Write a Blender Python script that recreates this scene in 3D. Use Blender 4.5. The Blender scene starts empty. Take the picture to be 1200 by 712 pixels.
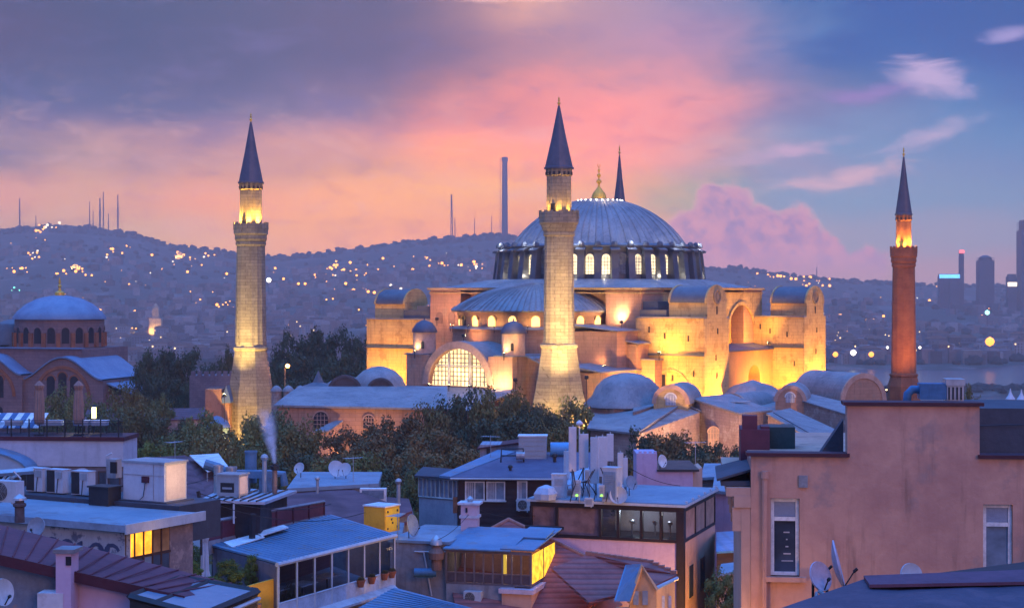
import bpy, math, random
from mathutils import Vector, Matrix
R = math.radians
random.seed(7)
sc = bpy.context.scene
COL = sc.collection

# ------------------------------------------------------------------ camera
ZC = 38.0            # eye height above the basilica's forecourt
F = 2000.0           # focal length in photo pixels (photo 1200 wide)
HOR = 342.0          # photo row of the horizon
cam_d = bpy.data.cameras.new('camera'); cam = bpy.data.objects.new('camera', cam_d); COL.objects.link(cam)
cam.location = (0, 0, ZC); cam.rotation_euler = (R(90), 0, 0)
cam_d.sensor_width = 36; cam_d.lens = 36*F/1200; cam_d.shift_y = -14/1200
cam_d.clip_start = 0.5; cam_d.clip_end = 30000
sc.camera = cam
sc.view_settings.view_transform = 'Standard'; sc.view_settings.look = 'None'
sc.view_settings.exposure = 0.42; sc.view_settings.gamma = 1
sc.cycles.use_denoising = True
sc.cycles.max_bounces = 6; sc.cycles.diffuse_bounces = 3; sc.cycles.glossy_bounces = 3
sc.cycles.transmission_bounces = 4; sc.cycles.volume_bounces = 2; sc.cycles.transparent_max_bounces = 8
sc.cycles.sample_clamp_indirect = 4; sc.cycles.sample_clamp_direct = 0
sc.cycles.caustics_reflective = False; sc.cycles.caustics_refractive = False

def lin(c):
    return tuple(((v/255)/12.92 if v/255 <= .04045 else ((v/255+.055)/1.055)**2.4) for v in c)

# ------------------------------------------------------------------ node helper
class E:
    """a float socket with operators"""
    def __init__(s, nt, sock): s.nt, s.s = nt, sock
    def _m(s, op, *a):
        n = s.nt.nodes.new('ShaderNodeMath'); n.operation = op
        for i, v in enumerate((s,)+a):
            if isinstance(v, E): s.nt.links.new(v.s, n.inputs[i])
            else: n.inputs[i].default_value = v
        return E(s.nt, n.outputs[0])
    def __add__(s, o): return s._m('ADD', o)
    def __radd__(s, o): return s._m('ADD', o)
    def __sub__(s, o): return s._m('SUBTRACT', o)
    def __mul__(s, o): return s._m('MULTIPLY', o)
    def __rmul__(s, o): return s._m('MULTIPLY', o)
    def __truediv__(s, o): return s._m('DIVIDE', o)
    def max(s, o): return s._m('MAXIMUM', o)
    def min(s, o): return s._m('MINIMUM', o)
    def sstep(s, a, b, lo=0., hi=1.):
        n = s.nt.nodes.new('ShaderNodeMapRange'); n.interpolation_type = 'SMOOTHSTEP'
        s.nt.links.new(s.s, n.inputs[0])
        for i, v in enumerate((a, b, lo, hi)): n.inputs[i+1].default_value = v
        return E(s.nt, n.outputs[0])
def mixc(nt, f, a, b, mode='MIX'):
    n = nt.nodes.new('ShaderNodeMix'); n.data_type = 'RGBA'; n.blend_type = mode
    for k, v in ((0, f), (6, a), (7, b)):
        if isinstance(v, E): nt.links.new(v.s, n.inputs[k])
        elif isinstance(v, (int, float)): n.inputs[k].default_value = v
        elif isinstance(v, tuple): n.inputs[k].default_value = (*v[:3], 1)
        else: nt.links.new(v, n.inputs[k])
    return n.outputs[2]
def noise(nt, vec, scale, detail=4, rough=.5, dist=0.):
    n = nt.nodes.new('ShaderNodeTexNoise'); n.inputs['Scale'].default_value = scale
    n.inputs['Detail'].default_value = detail; n.inputs['Roughness'].default_value = rough
    n.inputs['Distortion'].default_value = dist
    if vec is not None: nt.links.new(vec, n.inputs['Vector'])
    return E(nt, n.outputs[0])
def combine(nt, x, y, z):
    n = nt.nodes.new('ShaderNodeCombineXYZ')
    for i, v in enumerate((x, y, z)):
        if isinstance(v, E): nt.links.new(v.s, n.inputs[i])
        else: n.inputs[i].default_value = v
    return n.outputs[0]
def ramp(nt, f, stops, interp='EASE'):
    n = nt.nodes.new('ShaderNodeValToRGB'); cr = n.color_ramp; cr.interpolation = interp
    while len(cr.elements) < len(stops): cr.elements.new(1.0)
    for e, (p, c) in zip(cr.elements, stops): e.position = p; e.color = (*c, 1)
    nt.links.new(f.s, n.inputs[0]); return n.outputs[0]

# ------------------------------------------------------------------ dusk sky
SUN_EL, SUN_ROT = R(2.0), R(205)
w = bpy.data.worlds.new('World'); sc.world = w; w.use_nodes = True
nt = w.node_tree; nt.nodes.clear()
tc = nt.nodes.new('ShaderNodeTexCoord'); sep = nt.nodes.new('ShaderNodeSeparateXYZ')
nt.links.new(tc.outputs['Generated'], sep.inputs[0])
dx, dy, dz = (E(nt, sep.outputs[i]) for i in range(3))
az = dx._m('ARCTAN2', dy)                      # 0 straight ahead, + to the right
el = dz._m('ARCSINE')
A0 = az*F*1.0 + 600.                           # azimuth and elevation in units of 1/2000 rad
B0 = HOR - el*F if False else (el*(-F) + HOR)
wv = combine(nt, A0*.0045, B0*.011, 0.)
wn = noise(nt, wv, 1.0, 5, .55); wn2 = noise(nt, combine(nt, A0*.0045+7.3, B0*.011+3.1, 2.), 1.0, 5, .55)
A = A0 + (wn-.5)*170.; B = B0 + (wn2-.5)*85.
ROWS = [
 (0,  [(0,(62,84,136)),(150,(72,94,148)),(300,(92,104,156)),(450,(112,110,158)),(540,(178,140,164)),(610,(226,168,164)),(700,(158,128,164)),(850,(112,108,164)),(930,(66,102,170)),(1050,(44,94,172)),(1200,(66,98,160))]),
 (60, [(0,(88,86,130)),(150,(70,90,142)),(300,(92,102,152)),(450,(122,112,158)),(600,(180,132,158)),(700,(172,128,158)),(800,(166,122,164)),(880,(122,112,168)),(950,(64,104,178)),(1050,(66,112,182)),(1200,(54,98,172))]),
 (120,[(0,(64,82,132)),(150,(76,88,138)),(300,(104,102,148)),(450,(148,118,152)),(600,(224,142,150)),(700,(236,144,148)),(800,(214,138,158)),(900,(160,124,168)),(1000,(126,124,178)),(1100,(80,128,194)),(1200,(56,112,184))]),
 (180,[(0,(128,108,142)),(100,(172,130,142)),(300,(206,142,142)),(450,(224,148,146)),(600,(252,156,134)),(700,(252,156,146)),(800,(226,152,162)),(880,(168,148,184)),(980,(112,146,202)),(1200,(70,128,196))]),
 (230,[(0,(222,142,140)),(100,(218,154,146)),(250,(244,152,136)),(400,(255,164,130)),(550,(255,168,118)),(650,(252,164,132)),(740,(238,158,148)),(800,(160,162,192)),(900,(122,156,206)),(1000,(118,156,206)),(1200,(104,146,200))]),
 (280,[(0,(196,148,176)),(150,(212,160,172)),(300,(236,164,156)),(450,(252,160,134)),(600,(244,146,130)),(740,(238,158,156)),(820,(190,162,190)),(920,(160,160,196)),(1200,(146,152,194))]),
 (325,[(0,(204,146,172)),(300,(232,160,160)),(500,(242,156,142)),(830,(206,146,164)),(1000,(190,152,178)),(1200,(174,146,180))]),
]
xf = (A+200.)/1600.
col = None
for i, (yy, stops) in enumerate(ROWS):
    c = ramp(nt, xf, [((x+200)/1600, lin(cc)) for x, cc in stops], 'EASE' if len(stops) < 9 else 'LINEAR')
    col = c if col is None else mixc(nt, B.sstep(ROWS[i-1][0], yy), col, c)
def grade(f, k):
    global col
    col = mixc(nt, f, col, mixc(nt, 1., col, k, 'MULTIPLY'))
edge = noise(nt, combine(nt, A0*.006, B0*.014, 21.), 1.0, 6, .6, .5)
Ae = A + (edge-.5)*330.
grade(1., (1.08, 1.02, .66))
grade(B.sstep(190, 60)*A.sstep(800, 420), (.47, .40, .40))
grade(B.sstep(210, 60)*Ae.sstep(845, 985), (.02, .42, .74))
grade(B.sstep(140, 220)*A.sstep(880, 720), (1.26, 1.30, .58))
grade(B.sstep(40, 130)*B.sstep(230, 170)*A.sstep(400, 540)*A.sstep(920, 780), (1.30, 1.04, .70))
uo = (A-530.)/330.; vo = (B-225.)/62.
grade(((uo*uo+vo*vo)._m('SQRT')).sstep(1.25, .15), (1.05, 1.06, .12))
# soft billows inside the sunset cloud deck
bil = noise(nt, combine(nt, A0*.008, B0*.02, 5.), 1.0, 7, .58, .6)
left = A.sstep(980, 820)
col = mixc(nt, (bil.sstep(.5, .72)*left*B.sstep(70, 190))*.30, col, lin((255, 186, 150)))
col = mixc(nt, (bil.sstep(.48, .28)*left)*.36, col, lin((104, 90, 126)))
bil2 = noise(nt, combine(nt, A0*.022, B0*.055, 15.), 1.0, 6, .6, .7)
col = mixc(nt, (bil2.sstep(.5, .75)*left*B.sstep(70, 190))*.24, col, lin((250, 190, 165)))
col = mixc(nt, (bil2.sstep(.5, .25)*left)*.22, col, lin((88, 80, 118)))
# wispy cream clouds in the blue
fine = noise(nt, combine(nt, A0*.012, B0*.035, 9.), 1.0, 6, .6, .8)
def wisp(cx, cy, rx, ry, rot, c, amt):
    global col
    s_, c_ = math.sin(rot), math.cos(rot)
    ux = ((A0-cx)*c_ + (B0-cy)*s_)/rx; uy = ((B0-cy)*c_ - (A0-cx)*s_)/ry
    d = (ux*ux + uy*uy)._m('SQRT')
    m = (d*(-1.)+1.) + (fine-.5)*2.4
    col = mixc(nt, m.sstep(.05, 1.15)*d.sstep(1.25, .6)*amt, col, lin(c))
wisp(985, 212, 120, 22, -.14, (236, 186, 176), .95)
wisp(1085, 165, 90, 18, -.3, (206, 176, 190), .7)
wisp(1080, 98, 70, 34, .5, (196, 166, 190), .8)
wisp(1165, 56, 46, 14, -.1, (168, 150, 190), .7)
wisp(930, 178, 120, 14, -.18, (226, 176, 186), .7)
wisp(1000, 118, 90, 16, -.1, (150, 112, 164), .7)
wisp(590, 0, 120, 10, 0, (250, 190, 168), .8)
# the pink cumulus over the far hills
puff = noise(nt, combine(nt, A0*.026, B0*.026, 1.), 1.0, 6, .6)
puff2 = noise(nt, combine(nt, A0*.06+3., B0*.06, 4.), 1.0, 4, .6)
d = None
for cx, cy, r in ((848,256,44),(812,276,36),(886,272,38),(926,284,44),(952,310,44),(860,312,80),(1010,318,30),(905,318,70),(835,232,20)):
    ux = (A0-cx)/r; uy = (B0-cy)/r
    k = ((ux*ux+uy*uy)._m('SQRT'))*(-1.)+1.
    d = k if d is None else d.max(k)
d = d + (puff-.5)*1.1 + (puff2-.5)*.5
body = mixc(nt, (puff*.6+puff2*.6).sstep(.46, .72), lin((168, 128, 160)), lin((236, 156, 156)))
body = mixc(nt, (d.sstep(.05, .34)+B0.sstep(250, 300)*.6).min(1.), lin((255, 180, 158)), body)
body = mixc(nt, B0.sstep(270, 330)*.75, body, lin((206, 152, 178)))
col = mixc(nt, d.sstep(-.02, .26)*B0.sstep(345, 290)*.86, col, body)
# above the frame the dusk sky is deep blue
nish = nt.nodes.new('ShaderNodeTexSky'); nish.sky_type = 'NISHITA'; nish.sun_disc = False
nish.sun_elevation = SUN_EL; nish.sun_rotation = SUN_ROT
zen = mixc(nt, 1.0, mixc(nt, 1.0, nish.outputs[0], (.10, .10, .10), 'MULTIPLY'), (.11, .56, 1.95), 'ADD')
col = mixc(nt, az._m('ABSOLUTE').sstep(.42, 1.1), col, (.10, .15, .40))
col = mixc(nt, el.sstep(.16, .42), col, (.12, .13, .34))
col = mixc(nt, el.sstep(.42, 1.15), col, zen)
bg = nt.nodes.new('ShaderNodeBackground'); bg.inputs['Strength'].default_value = 1.4
nt.links.new(col, bg.inputs['Color'])
wo = nt.nodes.new('ShaderNodeOutputWorld'); nt.links.new(bg.outputs[0], wo.inputs['Surface'])

sl = bpy.data.lights.new('sun', 'SUN'); sl.energy = 0.6; sl.angle = R(20); sl.color = (1.0, .50, .38)
so = bpy.data.objects.new('sun', sl); COL.objects.link(so)
# low afterglow from behind the camera's right shoulder
so.rotation_euler = (R(90-14), 0, R(25))

# ------------------------------------------------------------------ mesh builder
class MB:
    def __init__(s, M=None): s.v, s.f, s.M = [], [], M
    def add(s, verts, faces):
        o = len(s.v)
        for p in verts:
            p = Vector(p); s.v.append(tuple(s.M @ p if s.M else p))
        for f in faces: s.f.append(tuple(i+o for i in f))
    def box(s, x0, x1, y0, y1, z0, z1):
        v = [(x, y, z) for z in (z0, z1) for y in (y0, y1) for x in (x0, x1)]
        s.add(v, [(0,2,3,1),(4,5,7,6),(0,1,5,4),(2,6,7,3),(0,4,6,2),(1,3,7,5)])
    def bx(s, cx, cy, cz, sx, sy, sz, rz=0.):
        c, q = math.cos(rz), math.sin(rz); v = []
        for z in (-.5, .5):
            for y in (-.5, .5):
                for x in (-.5, .5):
                    a, b = x*sx, y*sy; v.append((cx+a*c-b*q, cy+a*q+b*c, cz+z*sz))
        s.add(v, [(0,2,3,1),(4,5,7,6),(0,1,5,4),(2,6,7,3),(0,4,6,2),(1,3,7,5)])
    def poly(s, top, depth):
        """solid from a polygon pushed along the vector depth"""
        n = len(top); d = Vector(depth)
        v = [Vector(p) for p in top]; v += [p+d for p in v]
        s.add(v, [tuple(range(n)), tuple(range(2*n-1, n-1, -1))]+[(i, n+i, n+(i+1) % n, (i+1) % n) for i in range(n)])
    def drop(s, top, z):
        """solid below a polygon, down to height z"""
        n = len(top); v = [tuple(p) for p in top]+[(p[0], p[1], z) for p in top]
        s.add(v, [tuple(range(n)), tuple(range(2*n-1, n-1, -1))]+[(i, n+i, n+(i+1) % n, (i+1) % n) for i in range(n)])
    def face(s, pts): s.add(pts, [tuple(range(len(pts)))])
    def tube(s, pts, r, n=6, r1=None, cap=True):
        pts = [Vector(p) for p in pts]; m = len(pts); rings = []
        for i, p in enumerate(pts):
            t = (pts[min(i+1, m-1)]-pts[max(i-1, 0)]).normalized()
            a = t.cross(Vector((0, 0, 1)))
            if a.length < 1e-3: a = t.cross(Vector((1, 0, 0)))
            a.normalize(); b = t.cross(a)
            rr = r if r1 is None else r+(r1-r)*i/(m-1)
            rings.append([p+(a*math.cos(2*math.pi*k/n)+b*math.sin(2*math.pi*k/n))*rr for k in range(n)])
        v = [q for ring in rings for q in ring]
        f = [(i*n+k, i*n+(k+1) % n, (i+1)*n+(k+1) % n, (i+1)*n+k) for i in range(m-1) for k in range(n)]
        if cap: f += [tuple(range(n-1, -1, -1)), tuple((m-1)*n+k for k in range(n))]
        s.add(v, f)
    def lathe(s, prof, c=(0,0), n=32, a0=0., a1=2*math.pi, fl=None, cap=True, rot=0.):
        """prof [(r,z)..]; fl(k)->radius factor"""
        full = abs(a1-a0-2*math.pi) < 1e-6; cols = n if full else n+1; v = []
        for k in range(cols):
            a = a0+(a1-a0)*k/n+rot; q = fl(k) if fl else 1.
            for r, z in prof: v.append((c[0]+r*q*math.cos(a), c[1]+r*q*math.sin(a), z))
        m = len(prof); f = []
        for k in range(n):
            k2 = (k+1) % cols
            for j in range(m-1): f.append((k*m+j, k2*m+j, k2*m+j+1, k*m+j+1))
        if cap and full:
            f += [tuple(k*m for k in range(n-1, -1, -1)), tuple(k*m+m-1 for k in range(n))]
        s.add(v, f)
    def vault(s, y0, y1, cx, zs, r, n=16, flat=1.):
        """solid half barrel along y"""
        pts = [(cx+r*math.cos(math.pi*k/n), y0, zs+flat*r*math.sin(math.pi*k/n)) for k in range(n+1)]
        s.poly(pts, (0, y1-y0, 0))
    def archwall(s, x0, x1, z0, z1, y0, y1, cx, r, zs, zb, n=16):
        """wall in the xz plane from y0 to y1 with an arched opening"""
        s.box(x0, cx-r, y0, y1, z0, z1); s.box(cx+r, x1, y0, y1, z0, z1)
        if zb > z0: s.box(cx-r, cx+r, y0, y1, z0, zb)
        for k in range(n):
            a, b = math.pi*k/n, math.pi*(k+1)/n
            xa, za, xb, zb2 = cx+r*math.cos(a), zs+r*math.sin(a), cx+r*math.cos(b), zs+r*math.sin(b)
            v = [(xa,y0,za),(xa,y0,z1),(xb,y0,z1),(xb,y0,zb2),(xa,y1,za),(xa,y1,z1),(xb,y1,z1),(xb,y1,zb2)]
            s.add(v, [(0,1,2,3),(7,6,5,4),(0,3,7,4),(1,5,6,2)])
    def archpanel(s, cx, y, zb, zs, r, d=.06, n=12):
        """flat arched plate"""
        pts = [(cx-r, y, zb), (cx+r, y, zb)]+[(cx+r*math.cos(math.pi*k/n), y, zs+r*math.sin(math.pi*k/n)) for k in range(n+1)]
        s.poly(pts, (0, d, 0))
    def archband(s, cx, y0, y1, zs, r0, r1, n=20):
        for k in range(n):
            a, b = math.pi*k/n, math.pi*(k+1)/n
            q = [(cx+r*math.cos(t), zs+r*math.sin(t)) for r, t in ((r0,a),(r1,a),(r1,b),(r0,b))]
            v = [(x, y0, z) for x, z in q]+[(x, y1, z) for x, z in q]
            s.add(v, [(0,1,2,3),(7,6,5,4),(0,4,5,1),(1,5,6,2),(2,6,7,3),(3,7,4,0)])
    def mesh(s, name, mat, smooth=False):
        me = bpy.data.meshes.new(name); me.from_pydata(s.v, [], s.f)
        me.validate()
        import bmesh
        b = bmesh.new(); b.from_mesh(me)
        bmesh.ops.recalc_face_normals(b, faces=b.faces); b.to_mesh(me); b.free()
        for m in (mat if isinstance(mat, (list, tuple)) else [mat]): me.materials.append(m)
        if smooth:
            for p in me.polygons: p.use_smooth = True
            me.set_sharp_from_angle(angle=R(38))
        return me
    def build(s, name, mat, parent=None, smooth=False, world=False):
        if world and parent is not None:
            inv = MTX[parent.name].inverted(); s.v = [tuple(inv @ Vector(p)) for p in s.v]
        o = bpy.data.objects.new(name, s.mesh(name, mat, smooth)); COL.objects.link(o)
        if parent is not None:
            o.parent = parent
            if parent.name in MTX: MTX[o.name] = MTX[parent.name]
        return o
MTX = {}
def setp(o, label=None, cat=None, group=None, kind=None):
    if label: o['label'] = label
    if cat: o['category'] = cat
    if group: o['group'] = group
    if kind: o['kind'] = kind
    return o
def thing(name, label, cat, loc=(0,0,0), rz=0., group=None):
    o = bpy.data.objects.new(name, None); COL.objects.link(o)
    o.location = loc; o.rotation_euler = (0, 0, rz); o.empty_display_size = .5
    MTX[o.name] = Matrix.Translation(loc) @ Matrix.Rotation(rz, 4, 'Z')
    return setp(o, label, cat, group)
KIDS = {}
def copy_tree(o, parent=None):
    c = o.copy(); COL.objects.link(c)
    if parent is not None: c.parent = parent
    if c.name not in MTX and o.name in MTX: MTX[c.name] = MTX[o.name]
    for ch in [x for x in COL.objects if x.parent is o]: copy_tree(ch, c)
    return c
def solo(mb, name, mat, label, cat, group=None, smooth=False, kind=None, loc=None):
    """a thing that is one mesh; origin moved to its base"""
    if loc is None:
        xs, ys, zs = zip(*mb.v); loc = ((min(xs)+max(xs))/2, (min(ys)+max(ys))/2, min(zs))
    mb.v = [(x-loc[0], y-loc[1], z-loc[2]) for x, y, z in mb.v]
    o = mb.build(name, mat, None, smooth); o.location = loc
    return setp(o, label, cat, group, kind)

def P(px, py, Y): return Vector(((px-600)/F*Y, Y, ZC+(HOR-py)/F*Y))
class Fr:
    """a building's own axes: origin on the ground plan and a heading"""
    def __init__(s, ox, oy, rot): s.ox, s.oy, s.r = ox, oy, R(rot); s.c, s.s = math.cos(s.r), math.sin(s.r)
    def w(s, x, y, z=0.): return (s.ox+s.c*x-s.s*y, s.oy+s.s*x+s.c*y, z)
    def X(s, px, y=0.):
        u = (px-600)/F; return (u*s.oy-s.ox+y*(u*s.c+s.s))/(s.c-u*s.s)
    def Y(s, px, x=0.):
        u = (px-600)/F; return (u*s.oy-s.ox+x*(u*s.s-s.c))/(-s.s-u*s.c)
    def Z(s, py, x=0., y=0.):
        D = s.oy+s.s*x+s.c*y; return ZC+(HOR-py)/F*D
    def at(s, px, py, y=None, x=None):
        if x is None: x = s.X(px, y)
        else: y = s.Y(px, x)
        return (x, y, s.Z(py, x, y))
    def loc(s, W):
        dx_, dy_ = W[0]-s.ox, W[1]-s.oy; return (s.c*dx_+s.s*dy_, -s.s*dx_+s.c*dy_, W[2])
SWAP = Matrix(((0,1,0,0),(1,0,0,0),(0,0,1,0),(0,0,0,1)))   # x<->y, to build walls that face along x

# ------------------------------------------------------------------ materials
MATS = {}
def mat(name, c, c2=None, sc_=1.5, rough=.8, metal=0., bump=.15, streak=0., brick=None, wave=None, spec=.3, var=0., patch=None, bscale=None):
    """c base colour, c2 second colour (mottle), streak vertical stains, brick (w,h,mortar), wave (axis, period, depth)"""
    if name in MATS: return MATS[name]
    m = bpy.data.materials.new(name); m.use_nodes = True; MATS[name] = m
    nt = m.node_tree; b = nt.nodes['Principled BSDF']
    tc = nt.nodes.new('ShaderNodeTexCoord'); v = tc.outputs['Object']
    c2 = c2 or tuple(x*.62 for x in c)
    n1 = noise(nt, v, sc_, 6, .6); n2 = noise(nt, v, sc_*7, 4, .65)
    f = (n1*.65+n2*.35).sstep(.36, .66)
    col = mixc(nt, f, c, c2)
    if patch:
        n3 = noise(nt, v, patch[1], 5, .65)
        col = mixc(nt, n3.sstep(.54, .62)*patch[2], col, patch[0])
    if streak:
        sp = nt.nodes.new('ShaderNodeSeparateXYZ'); nt.links.new(v, sp.inputs[0])
        x, y, z = (E(nt, sp.outputs[i]) for i in range(3))
        st = noise(nt, combine(nt, x*2.2, y*2.2, z*.22), 1.0, 5, .65)
        col = mixc(nt, st.sstep(.5, .75)*streak, col, tuple(x*.35 for x in c))
    h = n2
    if brick:
        sp = nt.nodes.new('ShaderNodeSeparateXYZ'); nt.links.new(v, sp.inputs[0])
        x, y, z = (E(nt, sp.outputs[i]) for i in range(3))
        bt = nt.nodes.new('ShaderNodeTexBrick'); bt.inputs['Scale'].default_value = 1.
        bt.inputs['Brick Width'].default_value = brick[0]; bt.inputs['Row Height'].default_value = brick[1]
        bt.inputs['Mortar Size'].default_value = brick[2]
        bt.inputs['Color1'].default_value = (1,1,1,1); bt.inputs['Color2'].default_value = (.72,.72,.72,1); bt.inputs['Mortar'].default_value = (.45,.45,.45,1)
        nt.links.new(combine(nt, x*.8+y*.6, z, 0.), bt.inputs['Vector'])
        col = mixc(nt, brick[3] if len(brick) > 3 else .7, col, bt.outputs['Color'], 'MULTIPLY')
    if wave:
        wt = nt.nodes.new('ShaderNodeTexWave'); wt.bands_direction = wave[0]; wt.inputs['Scale'].default_value = 1./wave[1]*.314
        wt.inputs['Distortion'].default_value = .15; nt.links.new(v, wt.inputs['Vector'])
        h = h*.3 + E(nt, wt.outputs['Fac'])*wave[2]
        col = mixc(nt, E(nt, wt.outputs['Fac']).sstep(.45, .0)*.6*min(1., wave[2]), col, tuple(x*.4 for x in c))
    if var:
        oi = nt.nodes.new('ShaderNodeObjectInfo'); rnd = E(nt, oi.outputs['Random'])
        col = mixc(nt, 1., col, combine(nt, rnd*var+(1-var/2), rnd*var*.8+(1-var*.4), rnd*var*.5+(1-var/4)), 'MULTIPLY')
    nt.links.new(col, b.inputs['Base Color'])
    b.inputs['Metallic'].default_value = metal; b.inputs['Specular IOR Level'].default_value = spec
    rr = n1*.3+(rough-.15); nt.links.new(rr.s, b.inputs['Roughness'])
    if bump:
        bp = nt.nodes.new('ShaderNodeBump'); bp.inputs['Strength'].default_value = bump; bp.inputs['Distance'].default_value = .08
        nt.links.new(h.s, bp.inputs['Height']); nt.links.new(bp.outputs[0], b.inputs['Normal'])
    return m
def emit(name, c, s, nz=0., scale=1.):
    if name in MATS: return MATS[name]
    m = bpy.data.materials.new(name); m.use_nodes = True; MATS[name] = m
    nt = m.node_tree; b = nt.nodes['Principled BSDF']
    b.inputs['Base Color'].default_value = (*[x*.5 for x in c], 1); b.inputs['Roughness'].default_value = .3
    b.inputs['Emission Color'].default_value = (*c, 1); b.inputs['Emission Strength'].default_value = s
    if nz:
        tc = nt.nodes.new('ShaderNodeTexCoord'); n = noise(nt, tc.outputs['Object'], scale, 4, .6)
        nt.links.new(n.sstep(.25, .75, s*(1-nz), s*(1+nz)).s, b.inputs['Emission Strength'])
    return m
def glass(name, c=(.03,.04,.06), rough=.06, refl=.5):
    """window glass seen at dusk: dark behind, mirror in front"""
    if name in MATS: return MATS[name]
    m = bpy.data.materials.new(name); m.use_nodes = True; MATS[name] = m
    nt = m.node_tree; b = nt.nodes['Principled BSDF']
    tc = nt.nodes.new('ShaderNodeTexCoord'); n = noise(nt, tc.outputs['Object'], .9, 4, .6)
    nt.links.new(mixc(nt, n.sstep(.3, .7), c, tuple(x*2.2 for x in c)), b.inputs['Base Color'])
    b.inputs['Roughness'].default_value = rough; b.inputs['Specular IOR Level'].default_value = refl; b.inputs['IOR'].default_value = 1.6
    return m
def clear(name, tint=(.7,.8,.9), op=.25):
    """thin clear sheet: part see-through, part mirror"""
    if name in MATS: return MATS[name]
    m = bpy.data.materials.new(name); m.use_nodes = True; MATS[name] = m
    nt = m.node_tree; b = nt.nodes['Principled BSDF']; b.inputs['Base Color'].default_value = (*tint, 1); b.inputs['Roughness'].default_value = .08
    t = nt.nodes.new('ShaderNodeBsdfTransparent'); t.inputs[0].default_value = (.9, .95, 1, 1)
    mx = nt.nodes.new('ShaderNodeMixShader'); mx.inputs[0].default_value = op
    nt.links.new(t.outputs[0], mx.inputs[1]); nt.links.new(b.outputs[0], mx.inputs[2])
    nt.links.new(mx.outputs[0], nt.nodes['Material Output'].inputs['Surface']); return m

plaster = mat('salmon_plaster', (.50,.27,.17), (.38,.20,.13), .12, .9, streak=.55, brick=(1.5,.6,.04,.42), patch=((.36,.24,.17), .35, .8), bump=.4)
ochre = mat('ochre_plaster', (.60,.40,.17), (.48,.30,.13), .14, .9, streak=.6, brick=(1.5,.6,.04,.42), patch=((.38,.23,.10), .4, .9), bump=.4)
stone = mat('grey_limestone', (.35,.285,.20), (.24,.195,.145), .3, .9, streak=.5, brick=(1.3,.55,.03,.9), patch=((.24,.19,.14), .5, .7), bump=.5)
pink_stone = mat('rosy_rubble_stone', (.40,.27,.22), (.28,.19,.17), .3, .9, streak=.3, brick=(.9,.4,.03,.5), patch=((.5,.4,.33), .4, .7), bump=.4)
brickm = mat('red_brick', (.36,.13,.06), (.24,.08,.045), .4, .9, brick=(.6,.22,.02,.5), bump=.3)
irene_b = mat('faded_brick_bands', (.25,.155,.15), (.18,.12,.13), .25, .9, streak=.2, brick=(2.,.7,.05,.5), bump=.3)
lead = mat('weathered_lead', (.28,.26,.26), (.17,.165,.175), .22, .6, metal=.1, streak=.55, patch=((.14,.14,.16), .3, .6), bump=.2, spec=.5)
lead_d = mat('dark_lead', (.10,.11,.135), (.065,.07,.09), .3, .5, metal=.1, bump=.2, spec=.5)
lead_c = mat('spire_lead', (.10,.09,.12), (.07,.065,.09), .4, .5, metal=.2, bump=.2, spec=.5)
gold = mat('gilded_copper', (.80,.46,.07), (.6,.32,.05), .8, .45, metal=.35, bump=.05)
dark = mat('dark_void', (.012,.012,.02), (.02,.02,.03), 1., .7)
window_w = emit('lit_drum_window', (1.,.80,.48), 1.1, .45, .55)
window_y = emit('lit_arched_window', (1.,.55,.16), 2.2, .35, .5)
lun_glass = emit('lunette_glass', (1.,.72,.34), .85*1.7, .45, .35)
# ================================================================== THE SETTING
def sm(a, b, x):
    t = max(0., min(1., (x-a)/(b-a))); return t*t*(3-2*t)
def ground_z(x, y):
    z = 13 - 9*sm(110, 260, y) - 4*sm(260, 330, y)
    return z - 46*sm(480, 1150, y + x*.25)
def grid_mesh(xs_of, ys, n, zf):
    v, f = [], []
    for y in ys:
        a, b = xs_of(y)
        for i in range(n+1):
            x = a+(b-a)*i/n; v.append((x, y, zf(x, y)))
    m = n+1
    for j in range(len(ys)-1):
        for i in range(n): f.append((j*m+i, j*m+i+1, (j+1)*m+i+1, (j+1)*m+i))
    return v, f
earth = mat('packed_earth', (.10,.085,.06), (.05,.055,.03), .05, .95, patch=((.03,.045,.02), .03, .9), bump=.3)
far_green = mat('wooded_slopes', (.055,.06,.05), (.03,.038,.035), .004, .95, patch=((.16,.13,.12), .012, .8), bump=0.)
mb = MB(); ys = [-120+i*20 for i in range(30)]+[480+i*45 for i in range(20)]
mb.v, mb.f = grid_mesh(lambda y: (-700-max(y,0)*.3, 700+max(y,0)*.3), ys, 60, ground_z)
setp(mb.build('ground', earth), kind='structure')

# water: one sheet, rippled
wm = bpy.data.materials.new('strait_water'); wm.use_nodes = True
n_ = wm.node_tree; b_ = n_.nodes['Principled BSDF']
b_.inputs['Base Color'].default_value = (.06,.06,.07,1); b_.inputs['Roughness'].default_value = .2; b_.inputs['IOR'].default_value = 1.33
b_.inputs['Specular IOR Level'].default_value = 1.
tcw = n_.nodes.new('ShaderNodeTexCoord'); bw = n_.nodes.new('ShaderNodeBump'); bw.inputs['Strength'].default_value = .7; bw.inputs['Distance'].default_value = 1.2
mp = n_.nodes.new('ShaderNodeMapping'); mp.inputs['Scale'].default_value = (.05,.16,.1); n_.links.new(tcw.outputs['Object'], mp.inputs[0])
n_.links.new(noise(n_, mp.outputs[0], 1., 5, .6).s, bw.inputs['Height']); n_.links.new(bw.outputs[0], b_.inputs['Normal'])
mb = MB(); mb.box(-2600, 2600, 900, 4200, -39, -38)
setp(mb.build('water', wm), kind='structure')

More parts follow.
